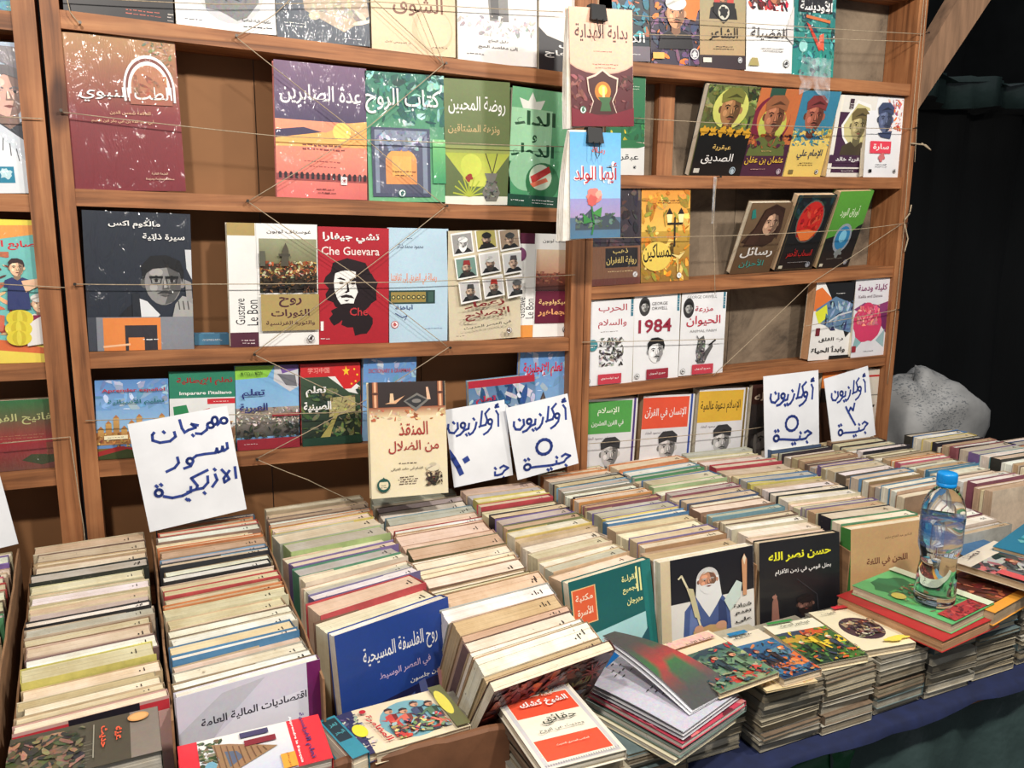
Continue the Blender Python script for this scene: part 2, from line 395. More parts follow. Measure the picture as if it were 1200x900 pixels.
        if mous: p([(nx-0.45, 0.64), (nx-0.1, 0.46), (nx+0.1, 0.46), (nx+0.45, 0.64), (nx, 0.6)], mous)
        p([(nx-0.28, 0.70), (nx, 0.64), (nx+0.28, 0.70), (nx, 0.80)], (130, 70, 62) if sum(skin) < 620 and skin[0]-skin[2] > 20 else dk)
        if hat == 'hair':
            p([(-1.02, -0.1), (-1.1, -0.9), (-0.6, -1.45), (0.2, -1.5), (0.9, -1.2), (1.1, -0.6), (1.0, 0.0), (0.85, -0.55), (0.3, -0.85), (-0.5, -0.75), (-0.85, -0.5)], hair)
        elif hat == 'long':
            p([(-1.0, -0.4), (-1.2, -1.0), (-0.4, -1.5), (0.4, -1.5), (1.2, -1.0), (1.45, 0.6), (1.3, 1.7), (0.9, 1.2), (0.95, 0), (0.6, -0.8), (0, -1.0), (-0.6, -0.7), (-0.95, 0), (-0.95, 1.2), (-1.35, 1.7), (-1.4, 0.4)], hair)
        elif hat == 'turban':
            e(0, -0.85, 1.12, 0.62, hatc); p([(-1.05, -0.7), (0.4, -1.3), (0.5, -1.15), (-0.9, -0.55)], tuple(int(v*0.75) for v in hatc)); e(0, -1.25, 0.55, 0.28, tuple(int(v*0.88) for v in hatc))
        elif hat == 'fez': p([(-0.85, -0.55), (-0.68, -1.65), (0.68, -1.65), (0.88, -0.55), (0, -0.75)], hatc)
        elif hat == 'cap':
            p([(-1.0, -0.45), (-1.1, -1.1), (-0.6, -1.6), (0.5, -1.65), (1.1, -1.2), (1.05, -0.45), (0, -0.75)], hatc); p([(-0.7, -0.8), (0.2, -1.2), (0.9, -0.9), (0.2, -0.95)], tuple(int(v*0.6) for v in hatc))
        elif hat == 'bald': pass
        return s

# ------------------------------------------------------------------ books
def pages_mesh(w, h, t, side, rnd, marks=False):
    """page block: slightly uneven, inset from the cover on the open sides"""
    b = MB(); i = 0.0022; x0, x1 = (i, w-0.0008) if side == 'R' else (0.0008, w-i)
    n = 3
    for k in range(n):   # three gatherings, each a touch proud or short of its neighbour
        ya = 0.0006+(t-0.0012)*k/n; yb = 0.0006+(t-0.0012)*(k+1)/n
        j = lambda: rnd.uniform(-0.0008, 0.0006)
        b.box(x0+j(), x1-0.0002*(k == 1), ya, yb, i+j(), h-i+j())
    m = b.mesh('pages', [M['pages'], M['ink']])
    if marks:
        vs_ = MB(); vs_.v, vs_.f, vs_.m = b.v, b.f, b.m
        for q in range(rnd.choice((1, 1, 2))):
            xx = w*rnd.uniform(0.84, 0.93); yy = t*rnd.uniform(0.2, 0.5)
            vs_.box(xx, xx+0.0014, yy, yy+min(t*0.35, 0.006), h-i+0.0006, h-i+0.0009, 1)
            vs_.box(xx-0.006, xx-0.0042, yy+0.001, yy+0.0028, h-i+0.0006, h-i+0.0009, 1)
        m = vs_.mesh('pages', [M['pages'], M['ink']])
    return m
def board_boxes(w, h, t, side, th=0.0005):
    r = [(0, w, 0, th, 0, h), (0, w, t-th, t, 0, h)]
    r.append((w, w+th, 0, t, 0, h) if side == 'R' else (-th, 0, 0, t, 0, h))
    return r
def art_mesh(art, w, h, t, side, base, spine, mat, th=0.0005, boards=True):
    v = list(art.v); f = list(art.f); c = list(art.c)
    bx = MB()
    for q in (board_boxes(w, h, t, side, th) if boards else [(0, w, 0, t, 0, h)]): bx.box(*q)
    o = len(v); v += bx.v; f += [tuple(o+i for i in q) for q in bx.f]
    cs = (*lin(spine), 0.15); cb = (*lin(base), 0.1)
    for i in range(len(bx.v)): c.append(cs if i >= 16 else cb)
    me = bpy.data.meshes.new('cover'); me.from_pydata(v, [], f); me.materials.append(mat)
    at = me.attributes.new('Col', 'FLOAT_COLOR', 'POINT'); at.data.foreach_set('color', [x for q in c for x in q]); me.update(); return me
def frame_mat(o, ux, uz):
    ux = ux.normalized(); uz = (uz-ux*uz.dot(ux)).normalized(); uy = uz.cross(ux)
    return Matrix(((ux.x, uy.x, uz.x, o.x), (ux.y, uy.y, uz.y, o.y), (ux.z, uy.z, uz.z, o.z), (0, 0, 0, 1)))
PAGE = (240, 232, 214)
RN = random.Random(5)
SHELF_OBJS = []
def make_book(mw, w, h, t, draw, label, base=(200, 190, 170), spine=None, side='R', name='book', wrap=False, group=None, page=PAGE, cat='book', shelf=False):
    a = Art(w, h); a.R(0, 0, 1, 1, base); draw(a)
    root = empty(name, label, cat, mw=mw, group=group)
    cv = link('cover', art_mesh(a, w, h, t, side, base, spine or base, M['wrap'] if wrap else M['print']), root)
    pg = link('pages', pages_mesh(w, h, t, side, RN), root); pg.color = (*lin(page), 1)
    return root
BOARDS = []
def stand(q, Y, t, draw, label, lean=0.0, z=None, **k):
    """q = corners TL TR BR BL seen in the photograph; the book's foot is at depth Y, its top leans by `lean` metres (+ = away)"""
    tl, tr, br, bl = q; BL = atY(*bl, Y); BR = atY(*br, Y); TL = atY(*tl, Y+lean); TR = atY(*tr, Y+lean)
    ux = ((BR-BL)+(TR-TL))/2; uz = ((TL-BL)+(TR-BR))/2; c = (BL+BR+TL+TR)/4
    w = ux.length; uxn = ux.normalized(); uzp = uz-uxn*uz.dot(uxn); h = uzp.length
    o = c-uxn*w/2-uzp/2; m = o+uxn*w/2; uzn = uzp.normalized()
    best = None   # set the foot on the shelf board it stands on, keeping the top where it is
    for x0, z0, x1, z1 in BOARDS:
        if x0-0.01 <= m.x <= x1+0.01 and Y > 1.65:
            dz = z0+(z1-z0)*(m.x-x0)/(x1-x0)+0.0006-m.z
            if abs(dz) < 0.03 and (best is None or abs(dz) < abs(best)): best = dz
    if best is not None: o = o+uzn*(best/uzn.z); h -= best/uzn.z
    return make_book(frame_mat(o, ux, uz), w, h, t, draw, label, **k)
def lay(q, Z, t, draw, label, **k):
    """book lying flat (cover up) with its top face at height Z"""
    P = [atZ(*p, Z) for p in q]; tl, tr, br, bl = P
    ux = ((br-bl)+(tr-tl))/2; uz = ((tl-bl)+(tr-br))/2; c = sum(P, Vector())/4
    w = ux.length; uxn = ux.normalized(); uzp = uz-uxn*uz.dot(uxn); h = uzp.length
    return make_book(frame_mat(c-uxn*w/2-uzp/2, ux, uz), w, h, t, draw, label, **k)
# ------------------------------------------------------------------ the setting
def plane_box(name, mat, x0, x1, y0, y1, z0, z1, kind='structure', parent=None):
    b = MB(); b.box(x0, x1, y0, y1, z0, z1); o = link(name, b.mesh(name, [mat]), parent)
    if kind: o['kind'] = kind
    return o
plane_box('floor', M['ground'], -6, 14, -3, 12, -0.1, 0.0)
plane_box('wall_back', M['dark'], -6, 14, 7.0, 7.2, 0, 5)
plane_box('wall_right', M['dark'], 9.0, 9.2, -3, 7.0, 0, 5)
YF, YB = 1.65, 1.742   # front and back of the bookcases
def seg_box(b, p0, p1, thick, y0, y1):
    """slanting board: p0, p1 = left and right ends of its upper front edge (x, z)"""
    (xa, za), (xb, zb) = p0, p1
    b.hexa([(xa, y0, za-thick), (xb, y0, zb-thick), (xb, y1, zb-thick), (xa, y1, za-thick), (xa, y0, za), (xb, y0, zb), (xb, y1, zb), (xa, y1, za)])
def xz(x, y, Y=YF): p = atY(x, y, Y); return (p.x, p.z)
def part(name, b, mat, parent, label=None):
    o = link(name, b.mesh(name, [mat]), parent)
    if label: o['label'] = label
    return o
def origin_box(fn, ox, oy, oz, name, mat, parent, label=None):
    b = MB(); fn(b); b.v = [(x-ox, y-oy, z-oz) for x, y, z in b.v]
    o = link(name, b.mesh(name, [mat]), parent, loc=(ox, oy, oz))
    if label: o['label'] = label
    return o
def post(parent, x0, x1, z0, z1, y0=YF-0.004, y1=YB, lean=0.0, name='post'):
    b = MB(); h = z1-z0
    b.hexa([(0, 0, 0), (x1-x0, 0, 0), (x1-x0, y1-y0, 0), (0, y1-y0, 0), (lean, 0, h), (x1-x0+lean, 0, h), (x1-x0+lean, y1-y0, h), (lean, y1-y0, h)])
    return link(name, b.mesh('post', [M['woodv']]), parent, loc=(x0, y0, z0))
def board(parent, p0, p1, thick=0.029):
    b = MB(); L = p1[0]-p0[0]; dz = p1[1]-p0[1]; BOARDS.append((p0[0], p0[1], p1[0], p1[1]))
    seg_box(b, (0, 0), (L, dz), thick, 0, YB-YF)
    return link('shelf_board', b.mesh('shelf_board', [M['wood']]), parent, loc=(p0[0], YF, p0[1]))
def panel(parent, x0, x1, z0, z1, mat, y=YB+0.001, name='back_panel'):
    b = MB(); b.box(0, x1-x0, 0, 0.006, 0, z1-z0); return link(name, b.mesh(name, [mat]), parent, loc=(x0, y, z0))

SH = dict(L=-0.50, M0=-0.083, C=0.0)
zt = 2.26
# centre bookcase
bc = empty('bookcase', 'wide middle pine bookcase with face-out books held by crossed twine', 'bookcase', loc=(0, 0, 0))
post(bc, -0.077, -0.049, 0.0, zt); post(bc, 0.922, 0.955, 0.0, zt)
XL, XR = -0.049, 0.922
def rowboard(par, px, xl, xr):
    (a, za), (b_, zb) = xz(*px[0]), xz(*px[1]); k = (zb-za)/(b_-a)
    return board(par, (xl, za+(xl-a)*k), (xr, za+(xr-a)*k))
for px in ([(69, 11), (601, 77)], [(88, 221), (653, 244)], [(107, 413), (667, 396)], [(117, 541), (427, 520)]): rowboard(bc, px, XL, XR)
board(bc, (XL, 2.175), (XR, 2.155)); board(bc, (XL, 0.83), (XR, 0.81))
panel(bc, XL, 0.27, 0.78, zt, M['panel']); panel(bc, 0.272, 0.60, 0.78, zt, M['panel']); panel(bc, 0.602, XR, 0.78, zt, M['panel'])
# left bookcase, cut by the frame
bl = empty('bookcase', 'left pine bookcase cut off by the picture edge', 'bookcase', loc=(0, 0, 0))
post(bl, -0.118, -0.084, 0.0, zt); post(bl, -0.56, -0.53, 0.0, zt)
for px in ([(0, 12), (33, 15)], [(0, 227), (52, 228)], [(0, 427), (72, 425)], [(5, 555), (84, 550)]):
    (a, za), (b_, zb) = xz(*px[0]), xz(*px[1]); z = (za+zb)/2; board(bl, (-0.53, z+0.006), (-0.118, z))
board(bl, (-0.53, 2.18), (-0.118, 2.175)); board(bl, (-0.53, 0.83), (-0.118, 0.83))
panel(bl, -0.53, -0.118, 0.78, zt, M['panel'])
# right bookcase
br = empty('bookcase', 'right bookcase with stained cloth backing and leaning books', 'bookcase', loc=(0, 0, 0))
post(br, 0.957, 0.975, 0.0, zt); post(br, 1.93, 1.962, 0.0, zt)
for px in ([(741, 72), (1072, 99)], [(728, 205), (1056, 208)], [(685, 337), (1047, 312)], [(683, 455), (1039, 416)]): rowboard(br, px, 0.975, 1.93)
board(br, (0.975, 2.14), (1.93, 2.16)); board(br, (0.975, 0.93), (1.93, 0.95))
panel(br, 0.975, 1.45, 0.78, zt, M['stain'], name='backing_cloth'); panel(br, 1.452, 1.93, 0.78, zt, M['stain'], name='backing_cloth')
post(br, 1.19, 1.235, 1.66, 1.90, YB-0.02, YB, name='batten')
# diagonal brace behind the right post
bb = MB()
p0_, p1_ = atY(1076, 128, 1.80), atY(1076, 78, 1.80); q0_, q1_ = atY(1177, -24, 1.80), atY(1135, -22, 1.80)
p = [p0_+(p0_-q0_)*0.25, p1_+(p1_-q1_)*0.25, q1_+(q1_-p1_)*2.2, q0_+(q0_-p0_)*2.2]
bb.hexa([*(tuple(v) for v in p), *((v.x, v.y+0.05, v.z) for v in p)])
bb.f = [tuple(q) for q in bb.f]
part('diagonal_brace', bb, M['beam'], br, 'weathered wooden brace rising to the right')

# nails and twine
def twine(parent, px, r=0.00085, Y=1.640, mat='twine', sag=0.0):
    pts = []; W = [atY(*q[:2], q[2] if len(q) > 2 else Y) for q in px]
    for i in range(len(W)-1):
        n = 6
        for k in range(n):
            t = k/n; v = W[i].lerp(W[i+1], t); v.z -= sag*4*t*(1-t); pts.append(v)
    pts.append(W[-1]); o = pts[0].copy()
    b = MB(); b.tube([v-o for v in pts], r, 5); return link('twine', b.mesh('twine', [M[mat]], True), parent, loc=o)
def nail(parent, x, y):
    b = MB(); b.tube([(0, 0, 0), (0, -0.014, 0.001)], 0.0012, 5); b.tube([(0, -0.014, 0.001), (0, -0.0155, 0.001)], 0.0028, 6)
    link('nail', b.mesh('nail', [M['nail']]), parent, loc=atY(x, y, YF+0.001))
for px in ([(70, 131), (320, 159), (470, 165), (662, 172)], [(276, 43), (431, 165), (521, 241)], [(520, 75), (430, 150), (289, 237)], [(345, -6), (320, 18), (276, 43)],
           [(434, -4), (520, 75)], [(78, -4), (82, 14), (94, 28)], [(488, -4), (520, 75)],
           [(290, 236), (420, 324), (524, 406)], [(521, 243), (425, 318), (297, 414)], [(88, 333), (240, 333), (430, 331), (520, 329), (674, 322)],
           [(297, 415), (430, 478), (470, 503)], [(300, 538), (430, 468), (526, 407)], [(300, 538), (360, 562), (420, 590)], [(100, 493), (270, 486), (436, 482)], [(60, -5), (255, 5), (440, 2), (660, 14)]):
    twine(bc, px, sag=0.001 if len(px) > 2 else 0)
for x, y in ((276, 44), (520, 76), (289, 236), (521, 242), (297, 415), (525, 407), (300, 537), (94, 29), (72, 131), (88, 333)): nail(bc, x, y)
for px in ([(0, 137), (50, 139)], [(0, 333), (76, 337)], [(0, 520), (82, 512), (98, 618), (100, 638)]): twine(bl, px)
for px in ([(742, 18), (920, 30), (1083, 40)], [(742, 40), (900, 42), (1078, 49)], [(740, 138), (900, 147), (1068, 151)], [(686, 279), (860, 276), (1000, 269), (1058, 262)],
           [(1057, 262), (950, 332), (836, 440)], [(840, 208), (836, 250), (838, 345)], [(682, 401), (850, 397)], [(944, 382), (1046, 364), (1050, 362)], [(690, 520), (860, 505), (895, 500)],
           [(1083, -5), (1071, 120), (1064, 200), (1060, 262), (1050, 362), (1040, 450)], [(1086, -5), (1076, 120), (1072, 190)]):
    twine(br, px, sag=0.001)
for x, y in ((1083, 40), (1068, 151), (1058, 262), (1048, 363), (840, 208)): nail(br, x, y)
for px in ([(1068, 168), (1085, 170), (1091, 176), (1080, 168)], [(1060, 262), (1064, 280), (1060, 295)], [(1060, 258), (1066, 250), (1068, 240)]): twine(br, px, 0.002)
# nylon ribbon hanging from the second board
b = MB(); P0 = atY(838, 207, 1.645); P1 = atY(840, 262, 1.645)
b.box(-0.004, 0.004, -0.0003, 0.0003, P1.z-P0.z, 0); link('ribbon', b.mesh('ribbon', [M['film']]), br, loc=P0)

# ------------------------------------------------------------------ table, cloth, dark surroundings
TZ = 0.75
tb = empty('stall_table', 'long stall table under the book boxes', 'table', loc=(0.8, 1.25, 0))
def tpart(name, x0, x1, y0, y1, z0, z1, mat):
    b = MB(); b.box(0, x1-x0, 0, y1-y0, 0, z1-z0); return link(name, b.mesh(name, [M[mat]]), tb, loc=(x0-0.8, y0-1.25, z0))
tpart('table_top', -0.75, 2.34, 0.872, 1.64, TZ-0.024, TZ-0.003, 'wood')
for x in (-0.7, 2.25):
    for y in (0.92, 1.55): tpart('leg', x, x+0.05, y, y+0.05, 0, TZ-0.024, 'woodv')
tl_ = empty('stall_table', 'left stall table standing slightly forward under the leftmost boxes', 'table', loc=(-0.05, 0.84, 0))
q = MB(); q.box(-0.7, 0.69, -0.09, 0.018, TZ-0.024, TZ-0.003); link('table_top', q.mesh('table_top', [M['wood']]), tl_)
for x in (-0.68, 0.62): q = MB(); q.box(x, x+0.05, -0.08, -0.03, 0, TZ-0.024); link('leg', q.mesh('leg', [M['woodv']]), tl_)
b = MB(); rnd = random.Random(2)
nx = 60; x0, x1 = -0.76, 2.35
for i in range(nx+1):
    x = x0+(x1-x0)*i/nx; wv = 0.004*sin(i*1.7)+0.003*rnd.random(); dz = 0.015+0.004*sin(i*0.9)+0.004*rnd.random()
    b.v += [(x, 1.645, TZ-0.002), (x, 0.868, TZ-0.002), (x, 0.862-wv*0.3, TZ-0.006), (x, 0.860-wv, TZ-dz)]
for i in range(nx):
    for k in range(3): b.f.append((4*i+k, 4*i+k+1, 4*i+k+5, 4*i+k+4)); b.m.append(0)
o = link('table_cloth', b.mesh('table_cloth', [M['blue']], True)); tag(o, 'dark blue cloth covering the stall table, its edge hanging at the front', 'tablecloth')

def lumpy(name, cx, cy, cz, sx, sy, sz, mat, label, cat, seed=1, p=0.6, amp=0.06, nu=40, nv=22, rot=0):
    rnd = random.Random(seed); ph = [(rnd.uniform(1, 5), rnd.uniform(1, 5), rnd.uniform(0, 6), rnd.uniform(0, 6)) for _ in range(7)]
    b = MB(); sg = lambda v, e: math.copysign(abs(v)**e, v)
    for j in range(nv+1):
        v = -pi/2+pi*j/nv
        for i in range(nu):
            u = 2*pi*i/nu; x = sg(cos(v), p)*sg(cos(u), p); y = sg(cos(v), p)*sg(sin(u), p); z = sg(sin(v), p)
            d = 1+amp*sum(sin(a*u*1.0+c)*sin(b_*v*1.6+e) for a, b_, c, e in [(round(a), b_, c, e) for a, b_, c, e in ph])/2
            b.v.append((x*sx*d, y*sy*d, z*sz*d))
    for j in range(nv):
        for i in range(nu): b.f.append((j*nu+i, j*nu+(i+1) % nu, (j+1)*nu+(i+1) % nu, (j+1)*nu+i)); b.m.append(0)
    o = link(name, b.mesh(name, [M[mat]], True), loc=(cx, cy, cz)); o.rotation_euler = (0, 0, rot); return tag(o, label, cat)
# white woven sack lying on a crate behind the right end of the table
sc = atY(1070, 490, 1.95)
lumpy('sack', sc.x+0.02, 1.98, sc.z-0.03, 0.235, 0.17, 0.17, 'sack', 'bulging white woven sack with printed text behind the right end of the table', 'sack', 4, 0.66, 0.13, rot=0.12)
ck = empty('crate', 'dark wooden crate under the white woven sack', 'crate', loc=(sc.x+0.02, 2.0, 0))
for k in range(7):
    b = MB(); b.box(-0.36, 0.36, -0.2, -0.185, 0.02+k*0.098, 0.10+k*0.098); link('slat', b.mesh('slat', [M['beam']]), ck)
for sx in (-0.35, 0.33):
    for sy in (-0.185, 0.17): b = MB(); b.box(sx, sx+0.02, sy, sy+0.02, 0, sc.z-0.225); link('post', b.mesh('post', [M['beam']]), ck)
b = MB(); b.box(-0.36, 0.36, -0.2, 0.2, sc.z-0.225, sc.z-0.212); link('top', b.mesh('top', [M['beam']]), ck)
# dark covered stall behind: posts, sagging canopy, hanging canvas
ds = empty('market_stall', 'unlit neighbouring stall with black canvas behind the bookcase', 'stall', loc=(4.2, 4.6, 0))
for x, y in ((-1.6, -0.9), (1.9, -0.9), (-1.6, 1.2), (1.9, 1.2)):
    b = MB(); b.box(x-0.04, x+0.04, y-0.04, y+0.04, 0, 2.35); link('post', b.mesh('post', [M['dark']]), ds)
b = MB(); nx, ny = 30, 8
for i in range(nx+1):
    for j in range(ny+1):
        x = -1.9+4.4*i/nx; y = -1.2+2.6*j/ny; b.v.append((x, y, 2.42-0.06*sin(pi*(i % 10)/10)+0.10*j/ny+0.015*sin(i*2.1+j)))
for i in range(nx):
    for j in range(ny): q = i*(ny+1)+j; b.f.append((q, q+1, q+ny+2, q+ny+1)); b.m.append(0)
link('canopy', b.mesh('canopy', [M['tarp']], True), ds)
b = MB(); nx = 70
for i in range(nx+1):
    x = -1.9+4.4*i/nx; y = -0.95+0.06*sin(i*0.8)+0.03*sin(i*2.3)
    b.v += [(x, y-0.2, 2.40), (x, y-0.2, 2.24+0.02*sin(i*0.5)), (x, y, 2.24), (x, y+0.04, 1.2), (x, y, 0.05)]
for i in range(nx):
    for k in range(4): b.f.append((5*i+k, 5*i+k+1, 5*i+k+6, 5*i+k+5)); b.m.append(1 if k > 0 else 0)
link('hanging_canvas', b.mesh('hanging_canvas', [M['tarp'], M['darkcloth']], True), ds)
lumpy('covered_heap', 2.75, 3.1, 0.28, 0.55, 0.42, 0.30, 'darkcloth', 'heap under black canvas on the ground behind the table, right', 'heap', 9, 0.7, 0.12)
# below the cloth's edge: a dark tarpaulin skirt and a green bag tucked under the table
b = MB(); nx, ny = 90, 16
for i in range(nx+1):
    for j in range(ny+1):
        x = 1.0+1.35*i/nx; v = j/ny; z = 0.722-0.66*v
        y = 0.893-0.10*v+0.030*sin(i*0.33+v*3.0)*v**0.5+0.012*sin(i*0.9-v*5)*v**0.5; b.v.append((x, y, z))
for i in range(nx):
    for j in range(ny): q = i*(ny+1)+j; b.f.append((q, q+1, q+ny+2, q+ny+1)); b.m.append(0)
o = link('tarpaulin', b.mesh('tarpaulin', [M['tarp']], True)); tag(o, 'dark green tarpaulin hanging below the blue cloth on the right', 'tarpaulin')
g = atY(960, 893, 0.90)
lumpy('bag', g.x-0.02, 0.955, 0.655, 0.105, 0.06, 0.055, 'green', 'bright green plastic bag showing under the blue table edge', 'bag', 3, 0.5, 0.10, rot=-0.2)
g = empty('crate', 'dark wooden crate under the table holding the green bag', 'crate', loc=(g.x-0.02, 0.99, 0))
for k in range(6): b = MB(); b.box(-0.2, 0.2, -0.10, -0.088, 0.02+k*0.098, 0.095+k*0.098); link('slat', b.mesh('slat', [M['beam']]), g)
b = MB(); b.box(-0.2, 0.2, -0.088, 0.2, 0.585, 0.598); link('top', b.mesh('top', [M['beam']]), g)
for sx in (-0.195, 0.175): b = MB(); b.box(sx, sx+0.02, 0.18, 0.2, 0, 0.585); link('post', b.mesh('post', [M['beam']]), g)
# ------------------------------------------------------------------ books on the shelves
W_, K_ = (238, 236, 232), (22, 20, 22)
CR = (236, 226, 200)
Y0 = 1.658
def bk(q, draw, label, t=0.016, grp=None, **k): return stand(q, k.pop('Y', Y0), t, draw, label, **k)
# ---- centre bookcase, top row
def d(a):
    a.R(0, 0, 1, 1, (38, 24, 24), (24, 20, 22)); a.tiny(0.7, 0.93, 0.3, (190, 90, 70), 2, 0.03); a.tiny(0.2, 0.8, 0.2, (120, 60, 50), 4)
    a.R(0.93, 0, 1, 1, (20, 20, 24)); a.tiny(0.965, 0.93, 0.05, (200, 190, 180), 3)
bk([(66, -150), (199, -125), (201, 25), (72, 11)], d, 'near-black book in the top left corner of the middle bookcase', base=(30, 22, 24))
def d(a):
    a.R(0, 0, 1, 1, (232, 230, 228)); a.E(0.55, 0.66, 0.34, (190, 190, 192)); a.a = 0.5; a.B(0.55, 0.66, 0.30, (110, 108, 110), seed=3, jag=0.15); a.Mo(0.35, 0.58, 0.75, 0.76, [(60, 58, 60), (90, 88, 90), (130, 128, 130)], 14, 4, 0.1)
    a.tiny(0.16, 0.93, 0.2, (120, 120, 120)); a.T('حكايات الليلة الماضية', 0.80, 0.90, 0.03, (50, 50, 50), w=0.3); a.tiny(0.8, 0.95, 0.3, (70, 70, 70))
bk([(200, -118), (319, -105), (321, 41), (203, 26)], d, 'white book with a grey smoky blot, top row right of the near-black book')
def d(a):
    a.R(0, 0, 1, 1, (88, 96, 108), (62, 70, 82)); a.P([(0.2, 0.2), (0.9, 0.1), (1, 0.75), (0.72, 0.9), (0.3, 0.75)], (178, 158, 134)); a.a = 0.5; a.Mo(0.3, 0.3, 1, 0.85, [(190, 172, 145), (150, 140, 128), (205, 195, 170)], 16, 7, 0.2)
    a.tiny(0.17, 0.86, 0.2, (210, 210, 210), 2); a.T('١', 0.30, 0.87, 0.05, (220, 220, 220)); a.tiny(0.8, 0.95, 0.2, (200, 200, 200))
bk([(320, -104), (430, -92), (432, 55), (322, 42)], d, 'shrink-wrapped slate grey book with a beige sweep, top row', base=(70, 78, 90), wrap=True)
def d(a):
    a.R(0, 0, 1, 1, (218, 192, 156)); a.E(0.72, 0.80, 0.25, (205, 178, 142)); a.E(0.74, 0.79, 0.21, (219, 193, 158))
    a.T('الشوق', 0.55, 0.62, 0.16, (120, 75, 55), w=0.6); a.T('د. المجمعي كامل', 0.3, 0.92, 0.022, (90, 60, 45), w=0.3); a.T('دكتور', 0.8, 0.93, 0.022, (90, 60, 45), w=0.2)
bk([(433, -92), (532, -80), (534, 69), (435, 57)], d, 'plain beige book with one calligraphic brown title, top row', base=(214, 188, 152))
def d(a):
    a.R(0, 0, 1, 1, (226, 222, 218)); a.P([(0.36, 0.4), (0.62, 0.4), (0.64, 0.66), (0.40, 0.66)], (120, 118, 116)); a.P([(0.40, 0.44), (0.50, 0.44), (0.52, 0.64), (0.42, 0.64)], (80, 78, 78))
    a.Mo(0, 0.62, 1, 0.78, [(205, 200, 196), (180, 176, 172), (232, 228, 225)], 26, 2, 0.1, a=0.4); a.T('دليل الحاج', 0.5, 0.82, 0.028, K_, w=0.25); a.T('إلى مقاصد الحج', 0.5, 0.87, 0.032, K_, w=0.5); a.tiny(0.2, 0.93, 0.2, (90, 90, 90))
bk([(535, -80), (628, -70), (630, 80), (536, 69)], d, 'white book with a small grey stone cube drawing, top row')
def d(a):
    a.R(0, 0, 1, 1, (222, 216, 208)); a.P([(0, 0.66), (0.1, 0.72), (0.4, 0.78), (0.6, 0.66), (1, 0.62), (1, 1), (0, 1)], (35, 35, 40)); a.T('نأسف', 0.55, 0.78, 0.06, W_, w=0.6); a.T('على الإزعاج', 0.5, 0.86, 0.06, W_, w=0.85, bold=0.02)
bk([(631, -70), (722, -60), (724, 92), (632, 81)], d, 'black and white book half hidden behind the hanging pink book, top row', t=0.012, base=(222, 216, 208))
# ---- centre bookcase, second row
def d(a):
    a.R(0, 0, 1, 0.24, (168, 124, 78), (150, 92, 66)); a.R(0, 0.24, 1, 0.5, (150, 92, 66), (128, 44, 48)); a.R(0, 0.5, 1, 1, (128, 44, 48), (118, 32, 42))
    a.Mo(0.7, 0.02, 0.96, 0.25, [(120, 120, 70), (90, 110, 80), (150, 110, 80), (185, 150, 120)], 26, 3, 0.07)
    for r, c in ((0.232, W_), (0.212, (120, 60, 50)), (0.190, W_), (0.165, (172, 112, 80))):
        a.E(0.74, 0.33, r, c, r*0.95, n=26, a0=180, a1=360); a.R(0.74-r, 0.33, 0.74+r, 0.41, c)
    a.R(0.56, 0.36, 0.94, 0.43, (160, 92, 72)); a.Mo(0.6, 0.24, 0.9, 0.40, [(150, 90, 60), (168, 112, 80)], 10, 5, 0.1)
    a.T('الطب', 0.77, 0.365, 0.11, W_, w=0.34, bold=0.01); a.T('النبوي', 0.34, 0.375, 0.10, W_, w=0.44, bold=0.01)
    a.T('للعلامة شمس الدين', 0.55, 0.49, 0.028, (222, 180, 140), w=0.36); a.T('أبي عبد الله بن أبي بكر ابن القيم', 0.48, 0.545, 0.032, (222, 180, 140), w=0.55)
    a.T('الطبعة الثانية', 0.77, 0.885, 0.018, (220, 190, 160), w=0.15); a.T('محققة ومنقحة ومزيدة', 0.77, 0.92, 0.018, (220, 190, 160), w=0.26)
bk([(70, 38), (207, 47), (215, 225), (86, 222)], d, 'big shrink-wrapped dark red book with a white arch over its title', base=(140, 50, 52), wrap=True, t=0.02)
def d(a):
    a.R(0, 0, 1, 0.42, (112, 82, 112), (72, 60, 92)); a.R(0, 0.42, 1, 1, (238, 152, 118), (216, 108, 104))
    a.P([(0, 0.56), (0.2, 0.50), (0.55, 0.50), (0.8, 0.42), (1, 0.40), (1, 0.60), (0, 0.62)], (240, 176, 100)); a.E(0.72, 0.49, 0.1, (246, 214, 110)); a.P([(0, 0.50), (0.3, 0.47), (0.5, 0.50), (0, 0.56)], (62, 52, 84))
    a.T('عدة الصابرين', 0.5, 0.23, 0.15, W_, w=0.88, bold=0.01); a.tiny(0.5, 0.60, 0.6, (120, 50, 50), 2, 0.03, hg=0.018); a.tiny(0.5, 0.72, 0.4, (140, 60, 60), 2, 0.04)
    a.R(0, 0.82, 1, 0.87, (150, 70, 70))
    for i in range(17): a.E(0.04+i*0.0585, 0.825, 0.018, (40, 26, 34), 0.02, n=10); a.R(0.025+i*0.0585, 0.825, 0.055+i*0.0585, 0.855, (40, 26, 34))
    a.R(0.70, 0.83, 0.77, 0.89, W_); a.logo(0.735, 0.86, 0.025, (150, 60, 60)); a.tiny(0.52, 0.93, 0.2, (120, 50, 50), 2)
bk([(321, 70), (429, 80), (430, 236), (324, 231)], d, 'purple and salmon shrink-wrapped book with a row of little arches', base=(200, 110, 105), wrap=True)
